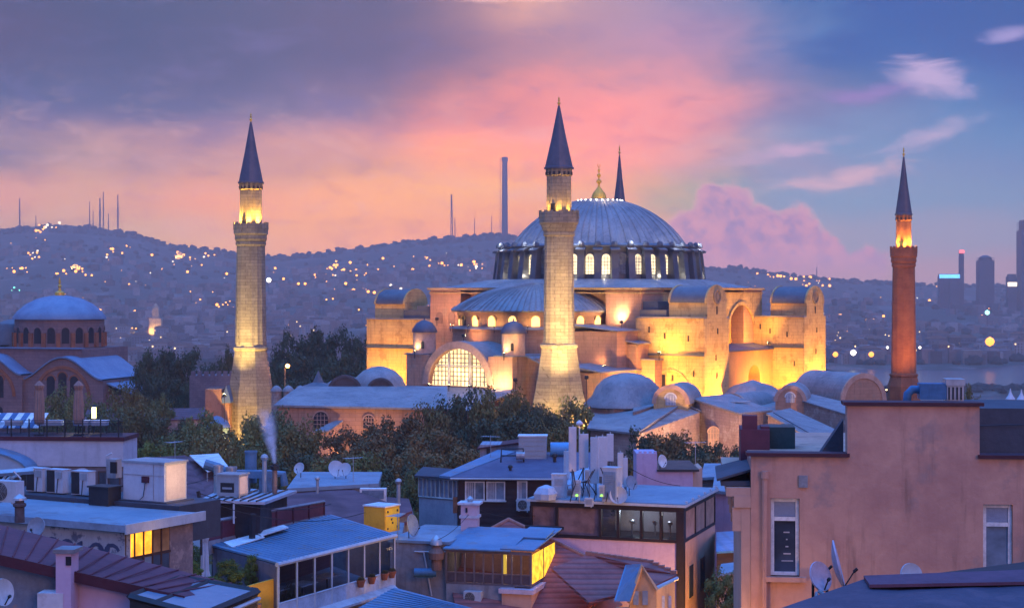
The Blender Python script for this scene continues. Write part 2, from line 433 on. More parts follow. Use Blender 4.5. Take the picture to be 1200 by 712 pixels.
# the far shore and its hills
RIDGE = [(-400,300),(-100,285),(0,270),(40,265),(75,265),(110,268),(150,272),(200,289),(240,293),(285,298),(330,300),(400,293),(440,289),(500,281),(560,277),(600,277),(660,290),(760,306),(830,314),(870,315),(920,322),(980,328),(1040,332),(1200,336),(1700,336)]
RY = 5000.
def ridge(px):
    for (a, ya), (b, yb) in zip(RIDGE, RIDGE[1:]):
        if a <= px <= b: return ya+(yb-ya)*(px-a)/(b-a)
    return RIDGE[0][1] if px < 0 else RIDGE[-1][1]
def shore_y(px):
    return 1730 + 60*math.sin(px*.011) + 40*math.sin(px*.037+1)
def hash2(i, j): return random.Random(i*7919+j*104729).random()
def vnoise(x, y):
    i, j = math.floor(x), math.floor(y); a, b = x-i, y-j; a, b = a*a*(3-2*a), b*b*(3-2*b)
    return (hash2(i,j)*(1-a)+hash2(i+1,j)*a)*(1-b)+(hash2(i,j+1)*(1-a)+hash2(i+1,j+1)*a)*b
def far_z(x, y):
    px = 600+x/y*F; s0 = shore_y(px)
    top = ZC+(HOR-ridge(px))/F*RY
    t = (y-s0)/(RY-s0)
    if t < 0: return -36+t*400
    if t <= 1:
        z = -36.5+(top+36.5)*(t**1.75)
        z += math.sin(math.pi*t)*(vnoise(x*.0021, y*.0021)-.5)*46*(.25+t) + (vnoise(x*.009,y*.009)-.5)*9*min(1,t*5)
        return z
    return top-(y-RY)*.25
mb = MB(); ys = [1640+i*34 for i in range(30)]+[2660+i*60 for i in range(40)]+[5060,5150,5300]
mb.v, mb.f = grid_mesh(lambda y: (-.46*y, .46*y), ys, 220, far_z)
setp(mb.build('hills', far_green, smooth=True), kind='structure')
# a dark wooded point reaching into the water on the right
mb = MB(); pts = []
for k in range(40):
    a = 2*math.pi*k/40; pts.append((430+165*math.cos(a)*(1+.12*math.sin(3*a)), 1290+46*math.sin(a)*(1+.2*math.sin(5*a+1))))
mb.add([(430,1290,-34.5)]+[(x,y,-38.6) for x,y in pts]+[(430+(x-430)*.8,1290+(y-1290)*.7,-35) for x,y in pts],
       [(1+k,1+(k+1)%40,41+(k+1)%40,41+k) for k in range(40)]+[(0,41+k,41+(k+1)%40) for k in range(40)])
setp(mb.build('headland', far_green, smooth=True), kind='structure')
mb = MB()
for (x0, x1, y) in ((300,640,1165),(330,700,1185)):
    mb.box(x0, x1, y, y+3, -38.5, -36.6)
solo(mb, 'harbour_breakwater', mat('wet_stone', (.10,.09,.09), None, .3), 'low dark breakwater lying across the pale water at far right', 'breakwater')

# haze: one even box of evening air round everything
mb = MB(); mb.box(-2600, 2600, -130, 5560, -110, 445)
hz = mb.build('haze', [])
hm = bpy.data.materials.new('evening_haze'); hm.use_nodes = True; hn = hm.node_tree; hn.nodes.clear()
pv = hn.nodes.new('ShaderNodeVolumePrincipled'); pv.inputs['Color'].default_value = (1.,.72,.62,1); pv.inputs['Density'].default_value = 2.1e-4
pv.inputs['Anisotropy'].default_value = .5
ho = hn.nodes.new('ShaderNodeOutputMaterial'); hn.links.new(pv.outputs[0], ho.inputs['Volume'])
hz.data.materials.append(hm); setp(hz, kind='stuff'); hz.display_type = 'WIRE'

# ---- the city on the far shore
rng = random.Random(21)
f_walls = [mat('far_wall_'+n, c, None, .05, .9, bump=0.) for n, c in (('cream', (.26,.22,.21)), ('rose', (.24,.17,.17)), ('grey', (.17,.17,.20)), ('white', (.34,.32,.33)), ('dim', (.11,.10,.11)))]
f_roof = mat('far_tile_roof', (.19,.085,.06), None, .1, .9, bump=0.)
f_lit = emit('far_lit_window', (1.,.62,.25), 2.6)
f_shade = mat('far_window', (.05,.05,.07), None, .1, .5, bump=0.)
def far_house_mesh(k):
    r = random.Random(50+k); w_, d_, h_ = r.uniform(11,24), r.uniform(10,14), r.uniform(8,21)
    v, f, mi = [], [], []
    def box(x0,x1,y0,y1,z0,z1,m):
        o = len(v); v.extend([(x,y,z) for z in (z0,z1) for y in (y0,y1) for x in (x0,x1)])
        for q in ((0,2,3,1),(4,5,7,6),(0,1,5,4),(2,6,7,3),(0,4,6,2),(1,3,7,5)): f.append(tuple(i+o for i in q)); mi.append(m)
    box(-w_/2,w_/2,-d_/2,d_/2,-12,h_,0)
    if r.random() < .55:
        o = len(v); e = .6
        v.extend([(-w_/2-e,-d_/2-e,h_),(w_/2+e,-d_/2-e,h_),(w_/2+e,d_/2+e,h_),(-w_/2-e,d_/2+e,h_),(-w_/4,0,h_+3.2),(w_/4,0,h_+3.2)])
        for q in ((0,1,5,4),(1,2,5),(2,3,4,5),(3,0,4),(3,2,1,0)): f.append(tuple(i+o for i in q)); mi.append(1)
    else: box(-w_*.2,w_*.15,-2,3,h_-.5,h_+2.4,0)
    n = int(w_/3.2)
    for fl in range(int(h_/3)):
        for i in range(n):
            x = -w_/2+(i+.5)*w_/n
            box(x-.7,x+.7,-d_/2-.12,-d_/2+.2,fl*3+1,fl*3+2.5, 3 if r.random() < .07 else 2)
    me = bpy.data.meshes.new('house_mesh'); me.from_pydata(v, [], f)
    for m in (f_walls[k % 5], f_roof, f_shade, f_lit): me.materials.append(m)
    for p, m in zip(me.polygons, mi): p.material_index = m
    return me
houses = [far_house_mesh(k) for k in range(15)]
def far_pt(px, y): x = (px-600)/F*y; return x, y, far_z(x, y)
cnt = 0; mass = MB(); mass_pts = []
for k in range(4200):
    px = rng.uniform(-20, 1220); y = 1760+2700*rng.random()**1.7
    if vnoise(px*.014+40, y*.004) < .34+.22*sm(2600, 4300, y): continue
    x, y, z = far_pt(px, y)
    if cnt < 285 and y < 2450:
        o = bpy.data.objects.new('hillside_house', houses[rng.randrange(15)]); COL.objects.link(o)
        o.location = (x, y, z); o.rotation_euler.z = rng.uniform(-.5, .5)
        setp(o, 'hazy apartment house in the crowded quarter on the far shore', 'house', 'houses on the far shore'); cnt += 1
    else:
        mass_pts.append((x, y, z))
mv = [MB() for _ in range(5)]
for i, (x, y, z) in enumerate(mass_pts):
    m = mv[i % 5]; m.bx(x, y, z+rng.uniform(-2, 4), rng.uniform(9, 20), rng.uniform(8, 14), 22, rng.uniform(-.5, .5))
allm = MB(); idx = []
for i, m in enumerate(mv): allm.add(m.v, m.f); idx += [i]*len(m.f)
o = allm.build('distant_city', f_walls); setp(o, kind='stuff')
if len(o.data.polygons) == len(idx):
    for p, i in zip(o.data.polygons, idx): p.material_index = i
# far woods between the houses and along the ridge
wood = mat('far_woods', (.028,.036,.036), (.02,.026,.03), .05, .95, bump=0.)
mb = MB(); ico = []
t_ = (1+5**.5)/2
icv = [Vector(p).normalized() for p in ((-1,t_,0),(1,t_,0),(-1,-t_,0),(1,-t_,0),(0,-1,t_),(0,1,t_),(0,-1,-t_),(0,1,-t_),(t_,0,-1),(t_,0,1),(-t_,0,-1),(-t_,0,1))]
icf = [(0,11,5),(0,5,1),(0,1,7),(0,7,10),(0,10,11),(1,5,9),(5,11,4),(11,10,2),(10,7,6),(7,1,8),(3,9,4),(3,4,2),(3,2,6),(3,6,8),(3,8,9),(4,9,5),(2,4,11),(6,2,10),(8,6,7),(9,8,1)]
for k in range(2600):
    px = rng.uniform(-20, 1220)
    y = RY-rng.uniform(-10, 160) if k < 700 else 1740+3000*rng.random()**1.5
    x, y, z = far_pt(px, y); r_ = rng.uniform(4, 8)*(1.2 if k < 700 else 1.)
    mb.add([(x+p.x*r_*rng.uniform(.8,1.5), y+p.y*r_, z+p.z*r_*rng.uniform(.7,1.2)+r_*.35) for p in icv], icf)
for k in range(260):
    a = rng.uniform(0, 6.28); q = rng.random()**.5
    x, y = 430+150*q*math.cos(a), 1290+36*q*math.sin(a); r_ = rng.uniform(3, 5.5)
    mb.add([(x+p.x*r_*rng.uniform(.8,1.5), y+p.y*r_, -35+p.z*r_*rng.uniform(.6,1.)) for p in icv], icf)
setp(mb.build('far_woods', wood), kind='stuff')
# city lights: far windows and street lamps, too many to count
lm = [emit('far_light_amber', (1.,.36,.05), 4.2), emit('far_light_white', (1.,.78,.5), 2.6), emit('far_light_green', (.2,1.,.65), 2.)]
allm = MB(); idx = []
for k in range(400):
    px = rng.uniform(-10, 1210); y = 1780+2900*rng.random()**1.3
    if vnoise(px*.02+9, y*.003+5) < .42: continue
    x, y, z = far_pt(px, y); r_ = rng.choice((.6,.8,1.,1.4,2.2))*(y/2500)
    allm.add([(x+p.x*r_, y+p.y*r_, z+9+p.z*r_) for p in icv], icf); idx += [0 if rng.random() < .78 else 1]*20
# knots of lights seen on the slopes
for cx, cy, sx, sy, n, mi in ((400,322,45,12,22,0),(520,312,40,10,14,0),(560,315,30,4,10,1),(55,271,16,3,14,1),(45,302,10,4,8,1),(90,322,22,6,10,0),(30,318,25,6,8,0),(140,300,15,8,6,1),(212,301,6,2,4,0),(235,304,25,5,8,1),
                            (905,326,14,2,8,0),(945,330,24,4,10,0),(965,336,12,3,6,1),(960,364,14,4,10,1),(1000,392,20,2,14,1),(980,376,10,2,8,1),(20,344,8,2,3,2),(110,372,20,10,6,0),(260,358,18,8,10,0),(165,380,12,10,8,0),(430,345,30,4,8,0)):
    for j in range(n):
        px, py = cx+rng.gauss(0,.6)*sx, cy+rng.gauss(0,.6)*sy
        y = 1800
        while y < 5000:                       # where that sight line meets the slope
            x = (px-600)/F*y
            if far_z(x, y) > ZC+(HOR-py)/F*y: break
            y += 40
        x = (px-600)/F*y; r_ = rng.choice((.9,1.2,1.6,2.3))*(y/2400)
        allm.add([(x+p.x*r_, y-30+p.y*r_, far_z(x,y)+5+p.z*r_) for p in icv], icf); idx += [(mi if mi == 2 or rng.random() < .35 else 0)]*20
o = allm.build('distant_city_lights', lm); setp(o, kind='stuff')
for p, i in zip(o.data.polygons, idx): p.material_index = i

def on_slope(px, py):
    y = 1800
    while y < 4980:
        x = (px-600)/F*y
        if far_z(x, y) > ZC+(HOR-py)/F*y: break
        y += 15
    return Vector(((px-600)/F*y, y, far_z((px-600)/F*y, y)))
# floodlit buildings glowing across the water, each with its own lamps
def point(name, loc, power, c, size=.5, parent=None):
    l = bpy.data.lights.new(name, 'POINT'); l.energy = power; l.color = c; l.shadow_soft_size = size
    o = bpy.data.objects.new(name, l); COL.objects.link(o); o.location = loc
    if parent is not None: o.parent = parent
    return o
def spot(name, loc, aim, power, c, cone=100, size=.3, blend=.6, parent=None):
    l = bpy.data.lights.new(name, 'SPOT'); l.energy = power; l.color = c; l.spot_size = R(cone); l.spot_blend = blend; l.shadow_soft_size = size
    o = bpy.data.objects.new(name, l); COL.objects.link(o); o.location = loc
    o.rotation_euler = (Vector(aim)-Vector(loc)).to_track_quat('-Z', 'Y').to_euler()
    if parent is not None: o.parent = parent
    return o
AMB = (1.,.56,.16)
fw = mat('far_floodlit_stone', (.6,.45,.3), None, .1, .9, bump=0.)
for px, py, w_, h_, lab in ((186,395,14,40,'floodlit amber tower of a building far behind the dark trees at left'),
                            (155,397,16,14,'small floodlit house glowing beside the dark trees at left'),
                            (470,385,9,34,'slim floodlit tower glowing over the dark trees beside the basilica'),
                            (271,396,18,10,'low floodlit house glowing left of the tall grey minaret shaft'),
                            (92,316,12,6,'small lamp-lit pavilion on the hillside under the radio masts'),
                            (212,303,10,8,'bright amber-lit house high on the hillside right of the masts')):
    b = on_slope(px, py); s_ = b.y/F
    t = thing('floodlit_building', lab, 'building', (b.x, b.y-20, b.z))
    m = MB(); W2, H2 = w_*s_, h_*s_
    m.box(-W2/2, W2/2, -5, 5, -4, H2*.55); m.box(-W2/4, W2/4, -4, 4, H2*.55, H2*.85); m.lathe([(W2*.2,H2*.85),(W2*.17,H2*.92),(.1,H2*1.0)], n=10)
    m.build('tower', fw, t)
    for sx_ in (-.35, .35):
        fx = MB(); fx.bx(sx_*W2, -9, 1, .8, .8, .8); fx.build('floodlight', emit('lamp_amber', AMB, 30.), t)
        spot('lamp', (sx_*W2, -12, 1.), (sx_*W2*.3, -4, H2*.45), 9000*(h_/20+.4)*(b.y/2200)**2, AMB, 120, .5, .8, t)
# masts, towers and the tall slab blocks on the skyline
mast = mat('mast_steel', (.16,.12,.14), None, .2, .7, bump=0.)
MAST_LAB = ['far left radio mast above the wooded hilltop, thin and guyed','short radio mast right of the far left one','leftmost thin mast of the cluster on the hill','short thin mast second in the hilltop cluster','tall dark mast third in the hilltop cluster','tallest mast of the hilltop cluster','short mast between the two tallest of the cluster','rightmost guyed mast of the hilltop cluster','tall thin mast on the ridge left of the slab tower','short mast just right of the tall thin mast on the ridge','faint mast midway to the slab tower','faint mast just left of the slab tower','small mast on the ridge right of the great dome']
for i, (px, pt, pb, w_) in enumerate(((23,232,270,1.2),(42,252,270,.8),(105,236,272,.9),(109,246,272,.8),(117,232,273,1.6),(121,225,273,1.1),(127,250,273,.8),(138,228,274,1.4),(529,228,279,2.),(533,255,279,.8),(556,255,279,.6),(576,253,279,.6),(957,313,327,.9))):
    b = P(px, pb, RY-30); t = P(px, pt, RY-30); m = MB(); q = w_*2.
    for a in range(3):
        aa = a*2.094; m.tube([(b.x+q*math.cos(aa), b.y+q*math.sin(aa), b.z-15), (t.x+q*.25*math.cos(aa), t.y+q*.25*math.sin(aa), t.z)], .55*w_+.3, 4)
    n = 7
    for j in range(n):
        k0 = j/n; r0 = q*(1-.75*k0); z0 = b.z+(t.z-b.z)*k0
        for a in range(3):
            aa, ab = a*2.094, (a+1)*2.094; m.tube([(b.x+r0*math.cos(aa), b.y+r0*math.sin(aa), z0), (b.x+r0*.9*math.cos(ab), b.y+r0*.9*math.sin(ab), z0+(t.z-b.z)/n)], .3, 3)
    if w_ > 1:
        for a in (-1, 1): m.tube([(b.x+a*(t.z-b.z)*.16, b.y, b.z), (b.x, b.y, b.z+(t.z-b.z)*.7)], .22, 3)
    solo(m, 'radio_mast', mast, MAST_LAB[i], 'mast', 'radio masts on the far ridge')
conc = mat('tower_concrete', (.13,.10,.13), None, .05, .9, bump=0.)
t = thing('broadcast_tower', 'tall plain slab-like broadcast tower under construction on the ridge left of the dome', 'tower', P(591.5, 279, RY-60))
zb, zt = P(591,279,RY-60).z, P(591,184,RY-60).z
m = MB(); m.lathe([(9.5,-20),(9,40),(7.6,zt-zb-14),(9.2,zt-zb-12),(9.2,zt-zb-2),(7,zt-zb)], n=16); m.build('shaft', conc, t)
m = MB()
for a in (-1.2,1.2): m.tube([(-13+a,0,-10),(-13+a,0,zt-zb-5)], .35, 3)
for j in range(24):
    z0 = -10+(zt-zb+5)*j/24; m.tube([(-14.2,0,z0),(-11.8,0,z0+(zt-zb+5)/24)], .2, 3)
m.tube([(-16,0,zt-zb-4),(-4,0,zt-zb-4)], .4, 4); m.build('crane_mast', mast, t)
gl_far = mat('far_tower_glass', (.06,.07,.11), (.04,.05,.08), .05, .4, bump=0.)
def slab(px0, px1, pt, lab, shape=0, lights=(), lit=None):
    Y = 3300; b = P((px0+px1)/2, 345, Y); w_ = (px1-px0)/F*Y; zt = P(px0, pt, Y).z-b.z
    t = thing('skyscraper', lab, 'tower', (b.x, Y, b.z))
    m = MB(); m.box(-w_/2, w_/2, -w_/2, w_/2, -40, zt*.86)
    if shape == 1: m.lathe([(w_*.5,zt*.858),(w_*.42,zt*.95),(w_*.15,zt)], n=12)
    elif shape == 2: m.box(-w_*.38, w_*.45, -w_*.4, w_*.4, zt*.861, zt)
    else: m.box(-w_*.45, w_*.46, -w_*.45, w_*.45, zt*.861, zt)
    m.build('tower_block', gl_far, t)
    fl = MB()
    for j in range(int((zt+20)/4)):
        fl.box(-w_/2-.15, w_/2+.15, -w_/2-.3, w_/2+.3, -18+j*4, -17.2+j*4)
    fl.build('floor_bands', conc, t)
    for kind, z0, z1 in lights:
        m = MB(); m.box(-w_/2-.4, w_/2+.4, -w_/2-.7, -w_/2+2, z0*zt, z1*zt)
        m.build('roof_sign', lit, t)
blue_sign = emit('far_blue_sign', (.12,.45,1.), 2.6); red_l = emit('far_red_light', (1.,.12,.12), 3.)
slab(1100, 1111, 321, 'low tower block with a glowing blue crown, left of its twin', 0, ((0,.80,.98),), blue_sign)
slab(1112, 1123, 321, 'low tower block with a glowing blue crown, right of its twin', 0, ((0,.80,.98),), blue_sign)
slab(1124, 1129, 293, 'slender tower with a red-lit top behind the blue-crowned pair', 0, ((0,.93,1.),), red_l)
slab(1146, 1163, 299, 'broad dark skyscraper with a stepped rounded top at right', 1)
slab(1180, 1190, 321, 'pale low tower block with white lights near the right edge', 2, ((0,.4,.6),), lm[1])
slab(1194, 1214, 258, 'tall dark skyscraper cut by the right edge of the view', 2)
# the big lamps down by the harbour
for px, py, c, s_, lab in ((979,415,0,1.,'amber lamp glowing by the harbour just right of the basilica'),(1000,413,1,1.1,'white lamp glowing by the harbour between two amber ones'),(1021,415,0,1.,'amber lamp glowing by the harbour left of the red brick minaret'),
                        (1160,400,0,1.7,'large amber harbour lamp glowing alone at the right of the red brick minaret'),(1157,366,2,.9,'small greenish lamp on the far slope at right'),(1040,407,1,.5,'faint white lamp in the chain left of the brick minaret'),(1078,407,1,.5,'faint white lamp in the chain right of the brick minaret'),
                        (315,328,1,.9,'bright white lamp on the far slope just right of the grey minaret'),(470,372,0,.8,'amber lamp on the slim floodlit tower')):
    b = P(px, py, 1700.); z0 = -37. if py > 380 else b.z-14
    t = thing('harbour_lamp', lab, 'lamp', (b.x, b.y, z0))
    m = MB(); m.tube([(0,0,0),(0,0,b.z-z0)], .18, 5); m.build('pole', mast, t)
    s_ *= 1.9; m = MB(); m.lathe([(.05,b.z-z0-1.5*s_),(1.1*s_,b.z-z0-.9*s_),(1.5*s_,b.z-z0),(1.1*s_,b.z-z0+.9*s_),(.05,b.z-z0+1.5*s_)], n=10)
    m.build('lamp_head', [emit('lamp_glow_amber', (1.,.33,.03), 2.6), emit('lamp_glow_white', (1.,.9,.75), 3.), emit('lamp_glow_green', (.4,1.,.75), 2.)][c], t)
# ================================================================== THE BASILICA
H = Fr(16.3, 320., 55.)      # local x = east along the nave, y = north, origin under the great dome
church = thing('domed_basilica', 'huge floodlit domed basilica of salmon plaster with lead roofs and buttress towers', 'basilica', (16.3, 320., 0.), R(55))
# --- square core under the dome
m = MB()
m.box(-19.6, 21.6, -19.4, 21.4, 0, 38.3)
m.box(-22.5, -15, 15.5, 22.5, 0, 38.31); m.box(-22.5, -15, -22.5, -15.5, 0, 38.32)
m.box(15, 22.5, -22.5, -15.5, 0, 38.33); m.box(15, 22.6, 15.5, 22.6, 0, 38.34)
# south front of the core with its deep niche
m.build('core_walls', plaster, church)
m = MB(); m.archwall(-15.2, 22.52, 0, 37.68, -22.53, -19.5, 13.9, 5.2, 30.4, 26.)
m.build('south_front', ochre, church)
m = MB()
m.box(-22.9, 22.9, -22.9, 22.9, 38.35, 38.75)
m.box(-22.7, 22.7, -22.7, 22.7, 37.7, 37.95)
m.build('cornice', ochre, church)
m = MB(); n = 64
for k in range(n):
    for kk in (0,): pass
sq = []; ci = []
for k in range(n):
    a = 2*math.pi*k/n; c_, s_ = math.cos(a), math.sin(a); q = 23.2/max(abs(c_), abs(s_))
    q = min(q, 29.5); sq.append((q*c_, q*s_, 38.76)); ci.append((20.4*c_, 20.4*s_, 40.3))
m.add(sq+ci, [(k, (k+1) % n, n+(k+1) % n, n+k) for k in range(n)]+[tuple(range(n-1, -1, -1)), tuple(range(n, 2*n))])
m.build('core_roof', lead, church)
m = MB(); m.archband(13.9, -22.8, -22.5, 30.4, 5.2, 5.8); m.build('niche_arch', ochre, church)
m = MB(); m.box(8.7, 19.0, -19.9, -19.45, 26., 35.5); m.archband(13.6, -19.9, -19.42, 29., 1.6, 2.1); m.build('niche_back', mat('peeling_ochre', (.62,.30,.10), (.45,.2,.08), .4, .9, patch=((.6,.5,.36), .35, .9)), church)
# blind arches on the north-west pier
for yy in (17.6, 20.4): m = MB(SWAP); m.archpanel(yy, -22.56, 32.2, 33.6, .75, .1); m.build('blind_window', mat('shadowed_plaster', (.30,.17,.12), None, .5), church)
# --- drum with forty ribs and windows
drum = MB(); drum.lathe([(18.2,40.2),(18.2,46.0)], n=80); drum = drum.build('drum', lead_d, church)
rb = MB(); cp = MB()
for k in range(40):
    a = 2*math.pi*(k+.5)/40; c_, s_ = math.cos(a), math.sin(a)
    def q(r, t, z): return (r*c_-t*s_, r*s_+t*c_, z)
    hw = .62
    pr = [(18.0,40.25),(19.95,40.25),(19.35,45.3),(18.0,45.9)]
    v = [q(r, -hw, z) for r, z in pr]+[q(r, hw, z) for r, z in pr]
    rb.add(v, [(0,1,2,3),(7,6,5,4),(0,4,5,1),(1,5,6,2),(2,6,7,3),(3,7,4,0)])
    cp.add([q(19.95,-.85,45.25),q(19.95,.85,45.25),q(17.6,.85,46.0),q(17.6,-.85,46.0),q(19.95,-.85,45.55),q(19.95,.85,45.55),q(17.6,.85,46.45),q(17.6,-.85,46.45)],
           [(3,2,1,0),(4,5,6,7),(0,1,5,4),(1,2,6,5),(2,3,7,6),(3,0,4,7)])
for k in range(40):
    a = 2*math.pi*(k+.5)/40; c0 = (18.75*math.cos(a), 18.75*math.sin(a)); cp.lathe([(.62,46.2),(.6,46.55),(.42,46.95),(.05,47.1)], c0, 8)
rb.build('ribs', lead_d, drum); cp.build('rib_caps', lead_d, drum)
for k in range(40):
    a = 2*math.pi*k/40
    if not (math.cos(a)*-.6+math.sin(a)*-.8 > -.35 or True): continue
    M_ = Matrix.Rotation(a+math.pi/2, 4, 'Z') @ Matrix.Translation((0, -18.42, 0))
    wm_ = MB(M_); wm_.archpanel(0, .1, 41.2, 44.0, .72, .14)
    lit_on = (k*7) % 5 != 0
    wo_ = wm_.build('window', window_w if lit_on else glass('drum_dim_glass', (.10,.11,.12)), drum)
    mm = MB(M_)
    for i in range(1, 3): mm.box(-.72+i*.48-.035, -.72+i*.48+.035, .02, .08, 41.2, 44.4)
    for i in range(5): mm.box(-.72, .72, .03, .075, 41.5+i*.6, 41.57+i*.6)
    mm.archband(0, -.25, .12, 44.0, .74, .95, 8)
    mm.build('mullions', lead_d, wo_)
m = MB(); m.lathe([(18.9,45.95),(19.0,46.3),(18.1,46.7)], n=80); m.build('drum_cornice', lead_d, drum)
# --- great dome
Rr = (16.3**2+9.0**2)/(2*9.0); prof = []
for i in range(22):
    r = 16.3*(1-i/21.0); prof.append((max(r, .05), 46.45+9.0-Rr+math.sqrt(Rr*Rr-r*r)))
m = MB(); m.lathe(prof, n=240, fl=lambda k: (1.016 if k % 6 in (0,) else (1.010 if k % 6 in (1,5) else 1.)))
dome = m.build('dome', lead, church, smooth=True)
m = MB()
for k in range(72):
    a = 2*math.pi*k/72; m.tube([(r*1.004*math.cos(a), r*1.004*math.sin(a), z+.04) for r, z in prof[:-2]], .15, 4, .05)
m.build('dome_ribs', lead, dome, smooth=True)
m = MB(); zt = 55.35
m.lathe([(1.5,zt-.3),(1.45,zt+.3),(1.2,zt+1.1),(.55,zt+1.9),(.22,zt+2.4),(.2,zt+2.9),(.5,zt+3.2),(.5,zt+3.5),(.16,zt+3.8),(.14,zt+4.1),(.36,zt+4.35),(.36,zt+4.6),(.12,zt+4.85),(.1,zt+5.1),(.24,zt+5.3),(.24,zt+5.5),(.08,zt+5.7),(.06,zt+6.0)], n=16)
for k in range(14):
    a0, a1 = -2.1+k*4.2/14-math.pi/2, -2.1+(k+1)*4.2/14-math.pi/2
    m.tube([(.42*math.cos(a0), 0, zt+6.4+.42*math.sin(a0)), (.42*math.cos(a1), 0, zt+6.4+.42*math.sin(a1))], .06, 5)
m.build('finial', gold, church, smooth=True)
m = MB()
for k in range(12):
    a = R(150+k*14); m.bx(4.4*math.cos(a), 4.4*math.sin(a), 55.05, .16, .16, .3)
m.build('dome_lamps', emit('dome_lamp', (1.,.95,.85), 6.), church)
# --- west half dome, its windowed drum and the exedra below
cx = -20.5
a0, a1 = math.pi/2, 3*math.pi/2
prof = []; h_, r_ = 4.8, 15.2; RR = (r_*r_+h_*h_)/(2*h_)
for i in range(16):
    r = r_*(1-i/15.); prof.append((max(r,.05), 34.8+h_-RR+math.sqrt(RR*RR-r*r)))
m = MB(); m.lathe([(15.0,34.55)]+prof, (cx,0), 120, a0, a1, fl=lambda k: 1.012 if k % 4 == 0 else 1.)
hdm = m.build('half_dome', lead, church, smooth=True)
m = MB()
for k in range(45):
    a = a0+(a1-a0)*k/44; m.tube([(cx+r*1.01*math.cos(a), r*1.01*math.sin(a), z+.05) for r, z in prof[:-2]], .12, 4, .05)
m.build('half_dome_ribs', lead, hdm, smooth=True)
m = MB(); m.lathe([(13.9,20),(13.9,34.6)], (cx,0), 60, a0, a1); m.lathe([(14.3,34.0),(14.3,34.55)], (cx,0), 60, a0, a1)
hd = m.build('half_dome_drum', plaster, church)
m = MB(); m.lathe([(13.8,32.15),(15.7,31.75),(15.75,31.6)], (cx,0), 60, a0, a1); m.build('skirt_roof', lead, church)
m = MB(); m.lathe([(15.1,20),(15.1,31.62)], (cx,0), 40, a0, a1); m.build('exedra_walls', plaster, church)
for k in range(11):
    a = R(98+k*16.4); M_ = Matrix.Translation((cx,0,0)) @ Matrix.Rotation(a+math.pi/2, 4, 'Z') @ Matrix.Translation((0,-13.95,0))
    wm_ = MB(M_); wm_.archpanel(0, -.05, 32.15, 33.2, .72, .1)
    wo_ = wm_.build('arched_window', window_y if k not in (3,) else dark, hd)
    fm = MB(M_); fm.archband(0, -.22, .05, 33.2, .74, 1.0, 10); fm.build('window_arch', ochre, wo_)
# --- west lunette block and barrel roof
m = MB(SWAP)    # built in (north, west-east) with x<->y swapped: first coordinate = y of the church
m.archwall(-11, 11, 10, 27.4, -44.0, -42.6, 0, 6.1, 22.5, 22.3, 24) if False else m.box(-11, -6.1, -44, -42.6, 10, 27.4); m.box(6.1, 11, -44, -42.6, 10, 27.4); m.box(-6.1, 6.1, -44, -42.6, 10, 22.3); m.archband(0, -43.98, -42.62, 22.5, 6.1, 7.0, 24)
m.box(-11.02, 11.02, -42.4, -33, 10, 27.3)
m.build('lunette_walls', plaster, church)
m = MB(SWAP); m.archband(0, -44.35, -43.9, 22.5, 6.1, 7.3, 28); m.build('lunette_arch', mat('pale_plaster', (.60,.36,.26), None, .3, .9), church)
m = MB(SWAP); m.vault(-42.55, -33.0, 0, 22.5, 7.15, 24); m.box(-11.4, -7.35, -44.2, -33, 27.42, 27.62); m.box(7.35, 11.4, -44.2, -33, 27.42, 27.62); m.archband(0, -43.88, -42.5, 22.5, 7.0, 7.35, 24); m.build('lunette_roof', lead, church, smooth=True)
m = MB(SWAP); m.archpanel(0, -43.2, 22.35, 22.5, 6.05, .08, 24); lg = m.build('lunette_window', lun_glass, church)
m = MB(SWAP)
for i in range(-7, 8):
    x = i*.8; zt = math.sqrt(max(0, 6.05**2-x*x))
    m.box(x-.075, x+.075, -43.3, -43.19, 22.4, 22.45+zt)
for i in range(1, 8):
    z = i*.75; xx = math.sqrt(max(0, 6.05**2-z*z)); m.box(-xx, xx, -43.32, -43.21, 22.45+z-.07, 22.45+z+.07)
m.build('lattice', mat('lattice_stone', (.26,.23,.19), None, 1.), lg)
m = MB(SWAP)
for x in (-2.1, 2.3): m.box(x-.22, x+.22, -43.6, -43.33, 22.4, 27.8)
m.box(-5.2, 5.2, -43.62, -43.35, 25.6, 25.85)
m.build('pillars', mat('pale_marble', (.66,.6,.5), None, 1.), lg)
# flanking turrets with lead caps
for yy, lab in ((9.0, None), (-9.5, None)):
    m = MB(); c_ = (-41.6, yy); m.lathe([(1.95,27.6),(1.95,31.2)], c_, 28); tb = m.build('turret', mat('pale_plaster', (.6,.36,.26)), church, smooth=True)
    m = MB(); m.lathe([(2.15,31.15),(2.15,31.4),(1.95,31.9),(1.35,32.7),(.7,33.1),(.12,33.25),(.08,33.7)], c_, 28, fl=lambda k: 1.02 if k % 4 == 0 else 1.); m.build('turret_cap', lead_c, tb, smooth=True)
    m = MB(SWAP)
    m.archpanel(yy-1.0, -43.42, 28.4, 29.4, .28, .1); m.build('slit_window', dark, tb)
